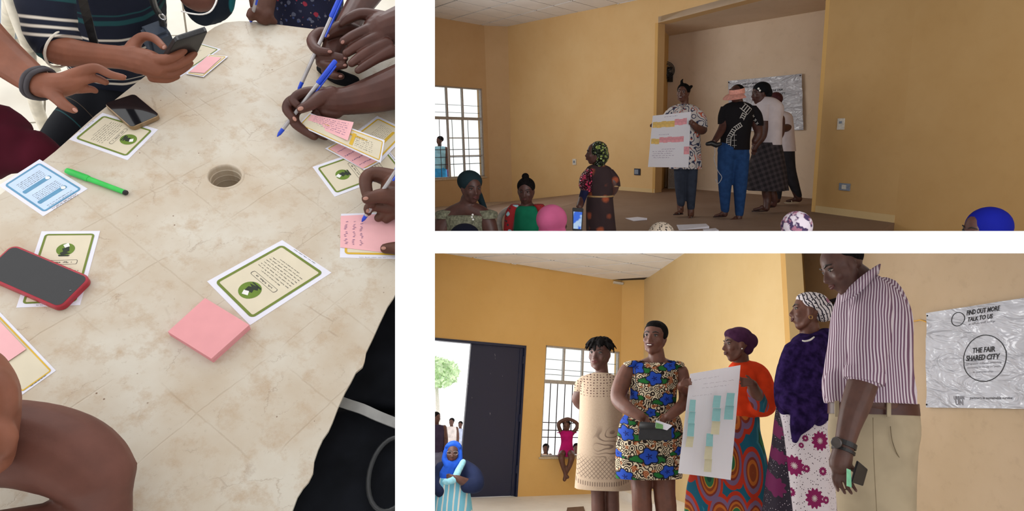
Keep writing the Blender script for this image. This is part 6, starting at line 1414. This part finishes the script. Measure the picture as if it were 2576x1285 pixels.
# white tee woman
g = Fig(R2, 8.0, 'woman in a white t-shirt, black beanie and dark checked skirt on the stage', 1930, 540, STAGE, CL2)
def m_chk():
    n = N('dark_checked_cloth'); x, z = xy(n); a = n.step(n.math('FRACT', n.math('MULTIPLY', n.math('ADD', x, n.math('MULTIPLY', z, .35)), 14.0)), .5, .56); b = n.step(n.math('FRACT', n.math('MULTIPLY', n.math('SUBTRACT', z, n.math('MULTIPLY', x, .35)), 14.0)), .5, .56)
    return n.done(n.mix(n.math('MULTIPLY', n.math('ADD', a, b), .5), srgb(34, 30, 34), srgb(66, 58, 62)), .85)
TEE = cloth('white_cotton_tee', srgb(206, 196, 200), var=.05)
def ex(bm):
    g.head(bm, 1911, 236, 0, 49, -75, 6, 0); g.hand(bm, 1896, 378, -.12, 262, 22, 1, .5); foot(g, bm, 1916, 526, -.1, 34, 190); foot(g, bm, 1938, 517, .05, 34, 200)
g.blob('body', S_B, [[(1920, 252, .01, 12), (1926, 270, .03, 13), (1932, 300, .04, 18), (1936, 360, .04, 20)], [(1921, 300, -.06, 14), (1918, 340, -.1, 11), (1905, 358, -.13, 9), (1897, 374, -.13, 7)], [(1962, 300, .1, 12), (1964, 330, .12, 10), (1960, 345, .1, 8)],
    [(1936, 360, .04, 16), (1928, 470, .0, 12), (1930, 500, .0, 10), (1928, 524, -.04, 8)], [(1936, 360, .04, 16), (1940, 470, .06, 12), (1946, 495, .06, 10), (1946, 514, .08, 8)]], .009, 2, ex); g.face()
g.cap('beanie', cloth('black_beanie', srgb(20, 22, 26)), [(0, -.14, .22, .41, .46, .36), (0, -.42, .02, .28, .26, .30)], smooth=4)
for a_ in ((-.30, .26, .22), (-.32, .20, .12)):
    bm = NB(); ell(bm, g.hd[0] + (g.hd[2] * a_[0] * (1 if (g.hd[2] * -1).y < 0 else -1) + g.hd[3] * a_[1] + g.hd[4] * a_[2]) * g.hd[1] + V((0, -.03, 0)), (.014,) * 3, None, 2); g.add('beanie_badge', bm, WHT)
g.loft('tshirt', TEE, [(1922, 244, .03, 16, 14), (1928, 250, .03, 26, 20), (1934, 268, .03, 36, 28), (1934, 300, .03, 33, 30), (1936, 335, .03, 30, 30), (1936, 364, .03, 29, 30)], fold=.02, folds=5, seed=3)
g.loft('sleeve', TEE, [(1924, 264, -.04, 17, 16), (1920, 284, -.06, 17, 16), (1918, 304, -.07, 16, 15)], 24)
g.loft('skirt', m_chk(), [(1933, 358, .03, 31, 30), (1931, 385, .03, 38, 33), (1929, 430, .03, 48, 36), (1930, 478, .03, 53, 38)], fold=.06, folds=8, seed=9)
sandal(g, 1916, 528, -.1, 34, 190, SANDAL); sandal(g, 1938, 518, .05, 34, 200, SANDAL, plain('pale_strap', srgb(190, 170, 140), .6))
g = Fig(R2, 8.9, 'person with dark red braids walking behind the woman in the black beanie', 1985, 508, STAGE, CL2)
def ex(bm):
    g.head(bm, 1948, 258, 0, 42, -150, 10, 0); foot(g, bm, 2000, 505, .0, 34, 185); foot(g, bm, 1955, 507, .0, 34, 200)
g.blob('body', S_B, [[(1950, 275, .02, 10), (1956, 300, .02, 16), (1972, 370, .02, 18)], [(1972, 296, -.02, 12), (1982, 318, -.04, 11), (1972, 322, -.16, 9), (1958, 318, -.2, 8)], [(1972, 370, .02, 14), (1984, 430, .0, 9), (2000, 480, .0, 8), (2010, 500, .0, 8)], [(1972, 370, .02, 14), (1960, 430, .04, 9), (1956, 485, .0, 8), (1955, 502, .0, 8)]], .01, 2, ex)
g.face()
g.cap('braids', plain('dark_red_braids', srgb(66, 26, 30), .7, sc=90, var=.4, bump=.5), [(0, -.10, .18, .40, .45, .40), (0, -.2, -.3, .3, .3, .4), [(.1, -.2, -.3, .24), (.15, -.1, -1.0, .2), (.1, 0, -1.6, .1)]])
g.loft('tshirt', TEE, [(1960, 280, .02, 14, 14), (1966, 288, .02, 24, 20), (1970, 310, .02, 25, 24), (1974, 345, .02, 24, 24), (1976, 380, .02, 25, 25)], fold=.02)
g.loft('sleeve', TEE, [(1976, 290, -.02, 12, 13), (1981, 304, -.03, 12, 12)], 20, n=2)
g.blob('trousers', cloth('dark_slim_trousers', srgb(46, 46, 52)), [[(1974, 382, .02, 24), (1984, 425, .0, 17), (1996, 460, .0, 13), (2008, 492, .0, 9)], [(1966, 390, .04, 20), (1958, 440, .04, 16), (1956, 496, .0, 9)]], .012, 3)
CRS2 = plain('cream_sandal', srgb(196, 180, 156), .6); sandal(g, 2000, 507, .0, 36, 185, CRS2); sandal(g, 1955, 509, .0, 30, 200, CRS2)
# the girl with sequins
g = Fig(R2, 5.0, 'girl with a glittery green headscarf and red sequin sleeve standing before the stage', 1508, 760, None, CL2)
g.base.z = HALL2; g.root.location = R2.w(g.base)
def m_seq(nm, base, hi, sc=46):
    n = N(nm); c = n.co(); v = n.voro(c, sc); cc = n.n('ShaderNodeTexVoronoi'); n.put(cc.inputs['Vector'], c); cc.inputs['Scale'].default_value = sc; k = n.mix(n.step(n.sep(cc.outputs['Color'])[0], .72, .78), base, hi); n.bump(v, 1, .02); return n.done(k, .14, .9, metal=.35)
def m_brn():
    n = N('dark_cloth_orange_spots'); c = n.co(); d = n.math('ADD', n.voro(c, 8, rnd=.6), n.math('MULTIPLY', n.noise(c, 26, 2), .2)); k = n.mix(n.step(d, .42, .26), n.mix(n.noise(c, 8, 3), srgb(34, 24, 30), srgb(58, 40, 40)), srgb(150, 74, 46)); return n.done(k, .85)
MBR = m_brn(); GOLDC = plain('gold_band', srgb(150, 120, 80), .5, .4)
def ex(bm): g.head(bm, 1497, 386, 0, 55, -85, 0, 0)
g.blob('body', S_B, [[(1504, 406, .02, 13), (1506, 425, .02, 14), (1508, 490, .03, 26)], [(1480, 440, .0, 11), (1506, 432, .02, 14), (1534, 440, .03, 13)], [(1534, 440, .03, 15), (1546, 466, .02, 12), (1538, 485, .06, 10), (1520, 497, .14, 8)], [(1478, 440, .0, 13), (1472, 475, -.02, 11), (1464, 500, -.1, 9), (1458, 520, -.2, 8)]], .008, 2, ex); g.face()
g.cap('headscarf', m_seq('green_sequins', srgb(34, 44, 30), srgb(150, 170, 90), 60), [(0, -.16, .12, .42, .44, .44), (0, -.30, -.10, .38, .34, .40), (0, -.2, -.45, .30, .26, .24)], smooth=3)
g.loft('blouse', MBR, [(1504, 414, .02, 16, 15), (1506, 422, .02, 30, 22), (1509, 440, .02, 36, 27), (1510, 465, .02, 34, 28), (1510, 490, .02, 32, 28), (1510, 497, .02, 33, 29)], fold=.02, seed=3)
g.loft('sleeve', m_seq('red_sequins', srgb(70, 14, 34), srgb(210, 60, 100), 60), [(1488, 424, .0, 13, 15), (1477, 442, -.02, 17, 17), (1473, 466, -.04, 17, 17), (1476, 482, -.04, 14, 14)], 24)
g.loft('sleeve', MBR, [(1528, 426, .02, 14, 16), (1542, 446, .03, 15, 16), (1548, 468, .03, 13, 14)], 24)
g.loft('undersleeve', cloth('navy_undersleeve', srgb(26, 28, 56)), [(1474, 474, -.04, 12, 12), (1466, 496, -.1, 10, 10), (1458, 520, -.18, 9, 9)], 20)
g.loft('waistband', GOLDC, [(1510, 490, .02, 33.5, 29.5), (1511, 494, .02, 33.8, 29.8)], n=1)
g.loft('sleeve_cuff', GOLDC, [(1546, 466, .03, 14, 15), (1547, 469, .03, 13.6, 14.6)], 20, n=1)
g.loft('skirt', MBR, [(1509, 496, .02, 33, 29), (1510, 520, .02, 35, 32), (1512, 560, .02, 37, 34), (1513, 600, .02, 39, 36), (1513, 700, .02, 42, 38)], fold=.05, folds=7, seed=6)
# seated woman left
g = Fig(R2, 4.1, 'seated woman with a dark teal headscarf and grey green dress at the window', 1180, 640, None, CL2)
g.base.z = HALL2 + .45; g.root.location = R2.w(g.base)
def ex(bm): g.head(bm, 1186, 473, 0, 74, 34, 8, 0)
g.blob('body', S_B, [[(1178, 500, .02, 18), (1174, 522, .03, 20), (1172, 548, .05, 30), (1172, 600, .05, 30)], [(1174, 526, .03, 24), (1130, 546, .02, 22), (1112, 575, .0, 22), (1106, 620, -.02, 20)], [(1174, 526, .03, 24), (1216, 544, .02, 22), (1232, 575, .0, 20), (1240, 620, -.02, 18)]], .0075, 2, ex); g.face()
TSC = cloth('dark_teal_scarf', srgb(26, 42, 48))
g.cap('headscarf', TSC, [(0, -.16, .20, .42, .46, .38), (0, -.42, .05, .28, .24, .26), [(-.25, -.45, .0, .16), (-.5, -.5, -.4, .13), (-.65, -.4, -.8, .10), (-.72, -.3, -1.0, .07)]], smooth=3)
GGD = plain('grey_green_dress', srgb(112, 112, 94), .85, sc=60, var=.4)
g.loft('dress', GGD, [(1172, 538, .03, 44, 34), (1172, 544, .03, 58, 42), (1172, 575, .03, 54, 42), (1172, 620, .03, 58, 46)], fold=.03)
for s_, u in ((-1, 1122), (1, 1224)): g.loft('sleeve', GGD, [(u - s_ * 8, 528, .02, 20, 20), (u, 534, .02, 26, 24), (u + s_ * 4, 548, .01, 22, 22)], 24, fold=.08, folds=7)
bm = NB(); 
for u, v in ((1189, 540), (1187, 546), (1190, 552)): ell(bm, g.J(u, v, -.17), (.007,) * 3, None, 2)
g.add('button', bm, WHT)['kind'] = 'stuff'
g = Fig(R2, 3.4, 'head in a black cap in front of the seated woman in the teal scarf', 1170, 700, None, CL2); g.base.z = HALL2 + .45; g.root.location = R2.w(g.base)
def ex(bm): g.head(bm, 1170, 606, 0, 88, 180)
g.blob('body', S_B, [[(1170, 640, .02, 22), (1170, 700, .02, 60)]], .009, 2, ex); g.cap('cap', cloth('black_knit', srgb(18, 20, 34)), [(0, -.02, .14, .44, .46, .38)])
# child in green
g = Fig(R2, 4.8, 'child with a topknot in a green dress with red floral sleeves', 1325, 640, None, CL2); g.base.z = HALL2 + .4; g.root.location = R2.w(g.base)
def ex(bm): g.head(bm, 1323, 481, 0, 62, -4, 8)
g.blob('body', S_B, [[(1324, 503, .02, 14), (1325, 520, .02, 15), (1326, 545, .03, 32), (1326, 600, .03, 34)], [(1326, 530, .02, 22), (1298, 540, .02, 17), (1284, 575, .0, 16), (1282, 620, .0, 14)], [(1326, 530, .02, 22), (1354, 538, .02, 17), (1370, 570, .0, 15), (1374, 620, .0, 14)]], .0085, 2, ex); g.face()
g.cap('hair', HAIR, [(0, -.10, .19, .37, .41, .36), (0, -.05, .60, .15, .15, .14)])
FL2 = floral('red_floral_cloth', srgb(150, 40, 44), [(srgb(150, 190, 200), .8, .42), (srgb(40, 60, 60), 1.6, .34)], 14); GRC = cloth('green_cloth', srgb(20, 104, 76))
g.loft('dress', GRC, [(1326, 516, .03, 26, 20), (1326, 522, .03, 38, 26), (1326, 550, .03, 38, 34), (1326, 620, .03, 44, 38)], fold=.03)
for s_ in (-1, 1): g.loft('sleeve', FL2, [(1326 + s_ * 27, 514, .02, 14, 18), (1326 + s_ * 38, 530, .01, 15, 19), (1326 + s_ * 43, 560, .0, 15, 18), (1326 + s_ * 46, 610, .0, 15, 18)], 24)
ch = Fig(R2, 5.0, 'white plastic chair behind the child in the green dress', 1300, 640, None, CL2, 'plastic_chair', 'chair'); ch.base.z = HALL2; ch.root.location = R2.w(ch.base)
CW2 = plain('dull_white_plastic', srgb(170, 164, 158), .45)
for nm, pts, r_ in (('armrest', [(1262, 600), (1256, 560), (1262, 538), (1284, 524), (1310, 520)], .022), ('armrest', [(1395, 600), (1398, 560), (1388, 540), (1366, 526)], .022)):
    bm = NB(); tube(bm, [ch.J(u, v, 0) for u, v in sm(pts)], r_, 8); ch.add(nm, bm, CW2)
bm = NB(); q = Quad([ch.J(1288, 620, .1), ch.J(1372, 620, .1), ch.J(1366, 520, .12), ch.J(1294, 520, .12)]); sheet(bm, q, o0=-.01, o1=.01); ch.add('backrest', bm, CW2, False)
bm = NB(); q = Quad([ch.J(1280, 660, -.25), ch.J(1384, 660, -.25), ch.J(1376, 640, .1), ch.J(1288, 640, .1)]); sheet(bm, q, o0=-.01, o1=.01); ch.add('seat', bm, CW2, False)
for u in (1288, 1376):
    for d in (-.22, .1): bm = NB(); a = ch.f.ond(u, 655, ch.Y + d); b = a.copy(); b.z = HALL2; tube(bm, [R2.w(a), R2.w(b)], .02, 8); ch.add('leg', bm, CW2)
# pink hijab, phone in front
def veiled(label, Y, u, vtop, wpx, mat, yaw, zs=HALL2 + .45, hood=None, face=False, tail=True, nm='hijab'):
    g = Fig(R2, Y, label, u, 700, None, CL2); g.base.z = zs; g.root.location = R2.w(g.base); H = wpx * 1.12; cv = vtop + H * .55
    def ex(bm): g.head(bm, u, cv, 0, H, yaw)
    g.blob('body', S_B, [[(u, cv + H * .4, .02, H * .22), (u, cv + H * .8, .03, H * .6), (u, cv + H * 1.4, .03, H * .6)]], .009, 2, ex)
    if face: g.face()
    L = [(0, -.14, .14, .43, .46, .42)]
    if tail: L += [(0, -.12, -.25, .40, .40, .40), [(0, 0, -.5, .42), (0, 0, -1.0, .6)]]
    g.cap(nm, mat, L, smooth=4); return g
g = veiled('person in a plain pink hijab seen from behind', 4.0, 1395, 513, 80, cloth('pink_hijab', srgb(196, 96, 138), var=.06), 150)
g = veiled('person in a leopard print headscarf seen from behind at the stage edge', 3.4, 1662, 556, 72, (lambda n: n.done(n.mix(n.step(n.voro(n.co(), 70), .30, .38), srgb(30, 26, 26), srgb(170, 156, 140)), .8))(N('leopard_print')), 180)
g = veiled('person in a purple and white floral cap seen from behind', 3.2, 1999, 529, 82, (lambda n: n.done(n.mix(n.step(n.noise(n.co(), 22, 3), .48, .54), n.mix(n.step(n.noise(n.co(), 31, 2), .5, .55), srgb(60, 44, 78), srgb(150, 100, 120)), srgb(196, 186, 196)), .8))(N('floral_cap_print')), 180, tail=False, nm='cap')
g = veiled('person in a royal blue headscarf in profile at the right edge', 3.0, 2470, 520, 108, cloth('royal_blue_scarf', srgb(14, 22, 120), var=.05), -85, face=True, tail=False, nm='headscarf')
pf = Fig(R2, 3.6, 'raised phone filming the stage beside the pink hijab, its screen lit', 1453, 560, None, CL2, 'mobile_phone', 'phone')
q = Quad([pf.J(1440, 580), pf.J(1464, 582), pf.J(1468, 524), pf.J(1440, 522)]); s0 = 1 if q.up.y < 0 else -1
bm = NB(); sheet(bm, q, o0=-.006, o1=.006); bmesh.ops.bevel(bm, geom=bm.edges[:], offset=.003, segments=2, affect='EDGES'); pf.add('phone_body', bm, BLK, auto=40)
bm = NB(); sheet(bm, q, .10, .90, .10, .84, .006 * s0, .0068 * s0); pf.add('screen', bm, (lambda n: (n.put(n.b.inputs['Emission Color'], n.mix(n.step(n.noise(n.co(), 26, 1), .45, .55), srgb(50, 110, 230), srgb(190, 220, 250))), setattr(n.b.inputs['Emission Strength'], 'default_value', .75), n.done((.02, .02, .03), .3))[2])(N('lit_phone_screen')), False)
bm = NB(); 
hd = Fig(R2, 3.62, 'person whose hand holds the raised filming phone', 1455, 640, None, CL2); hd.base.z = HALL2 + .5; hd.root.location = R2.w(hd.base)
def ex(bm): hd.hand(bm, 1455, 592, .05, 88, 40, 1, .5, back=-1)
hd.blob('arm', S_B, [[(1455, 600, .06, 9), (1458, 640, .08, 12), (1462, 700, .12, 14)]], .006, 2, ex)
# things on the stage and walls of the upper room
def paper_on_stage(label, pts, z=STAGE):
    b = sum((R2.onz(u, v, z) for u, v in pts), V()) / len(pts); root = empty('paper', R2.w(b), label, 'paper'); P = [R2.onz(u, v, z + .002) for u, v in pts]
    bm = NB(); quadgrid(bm, [[R2.w(p) for p in P], [R2.w(p + V((0, 0, .003 + .02 * (i == 2)))) for i, p in enumerate(P)]]); obj('sheet', bm, PAPER, root, clip=CL2)
paper_on_stage('white paper lying on the stage before the poster woman', [(1573, 549), (1604, 546), (1628, 553), (1594, 556)])
paper_on_stage('white paper at the stage edge below the sandals of the poster woman', [(1702, 566), (1776, 563), (1784, 574), (1708, 579)])
paper_on_stage('white paper at the stage edge below the jeans of the visor woman', [(1768, 577), (1800, 574), (1808, 584), (1772, 586)])
fitting(rw, CL2, 'light_switch', 'switch', 'cream light switch high on the yellow wall right of the stage', 2117, 312, .10, .14, WP, [('rocker', .3, .7, .55, .75, GP)])
fitting(rw, CL2, 'wall_socket', 'socket', 'grey wall socket low on the yellow wall right of the stage', 2126, 470, .16, .09, GP, [('socket_face', .3, .7, .2, .8, WP)])
wl_ = Wall(R2, MC0, M1)
fitting(wl_, CL2, 'light_switch', 'switch', 'small white switch on the yellow wall left of the sequin girl', 1446, 407, .10, .12, WP, [('rocker', .3, .7, .3, .7, GP)])
fitting(wl_, CL2, 'wall_socket', 'socket', 'blue wall socket in a dark box left of the stage opening', 1604, 432, .14, .12, DB, [('socket_face', .1, .75, .15, .85, GP)])
fn = empty('wall_fan', rb.px(1688, 178, .1), 'black wall fan in the shadow of the stage recess', 'fan')
c = rb.px(1688, 178, .14)
for k in range(3):
    bm = NB(); rr2 = .10 + .03 * k; tube(bm, [c + R2.w(V((cos(a) * rr2, -.03 * (2 - k), sin(a) * rr2))) for a in [2 * pi * i / 24 for i in range(25)]], .008, 6); obj('guard_ring', bm, BLK, fn, smooth=True, clip=CL2)
for k in range(4):
    a = k * pi / 2 + .4; bm = NB(); p = c + R2.w(V((cos(a) * .07, 0, sin(a) * .07))); ell(bm, p, (.06, .012, .035), Matrix.Rotation(-a, 3, 'Y'), 2); obj('blade', bm, BLK, fn, smooth=True, clip=CL2)
bm = NB(); box(bm, c + R2.w(V((0, .06, 0))), .06, .06, .06); obj('motor', bm, BLK, fn, clip=CL2); bm = NB(); rb_b = rb.at(1690, 196); rb.bar(bm, rb_b[0] - .03, rb_b[0] + .03, rb_b[1] - .08, rb_b[1] + .1, 0, .1); obj('bracket', bm, BLK, fn, clip=CL2)
for (u, v), lb in (((2160, 160), 'upper'), ((2136, 195), 'lower')): pass
cb = Fig(R2, 11.2, 'pale cabinet standing in the shadow at the rear corner of the stage', 1688, 474, STAGE, CL2, 'cabinet', 'cabinet')
bm = NB(); c = R2.onz(1690, 474, STAGE); box(bm, R2.w(c + V((.05, .1, .22))), .13, .13, .22, R2.x, R2.y, R2.z); cb.add('cabinet_body', bm, plain('pale_cabinet_board', srgb(170, 164, 156), .6), False)
bm = NB(); box(bm, R2.w(c + V((.05, -.035, .22))), .11, .006, .19, R2.x, R2.y, R2.z); cb.add('door', bm, plain('pale_cabinet_door', srgb(150, 144, 138), .6), False)
P = [(1838, 330), (2025, 327), (2021, 186), (1836, 204)]
q = Quad([rb.px(u, v, .02) for u, v in P], R2.w(rb.n)); bumpq(q, .03, 7.7)
bn = empty('banner', q.pt(.5, .5), 'crumpled shiny grey banner on the wall behind the group on the stage', 'banner')
bm = NB(); sheet(bm, q, na=44, nb=32, o0=-.001, o1=.001); obj('banner_film', bm, BAN, bn, smooth=True, auto=60, clip=CL2)
LET2 = LET
word('FIND OUT MORE', 1868, 214, 1905, 4, .01, .1); word('THE FAIR', 1940, 230, 1970, 5, .02, .1); word('SHARED CITY', 1936, 240, 1976, 5, .02, .1); word('TALK TO US', 1872, 221, 1898, 4, .02, .1)
for (a, b) in ((.012, .97), (.985, .97)): bm = NB(); ell(bm, q.pt(a, b, .006), (.012, .008, .012), None, 2); obj('eyelet', bm, BLK, bn, smooth=True, clip=CL2)
# outside the upper room's window
bm = NB(); P = [(WW0[0] - 6, WW0[1] - 6), (WW0[0], WW0[1] + .3), (WW1[0], WW1[1] + .3), (3, 20), (-20, 30)]; up = R2.w(V((0, 0, -.1))); plate(bm, [[R2.w(V((x, y, HALL2))) for x, y in P]], lambda p: p + up); tag(obj('ground', bm, plain('bright_sandy_ground', srgb(236, 228, 214), .9, sc=2), clip=CL2), kind='structure')
simple_person(R2, 14.4, CL2, 'person in a light blue top outside the barred window', 1106, 343, 498, HALL2, cc_('light_blue_top', 150, 200, 220), cc_('bright_blue_cloth', 60, 150, 210), yaw=-40)
simple_person(R2, 15.2, CL2, 'child in blue standing outside behind the window bars', 1119, 394, 492, HALL2, cc_('red_blue_top', 120, 90, 130), cc_('bright_blue_cloth', 60, 150, 210), yaw=20)
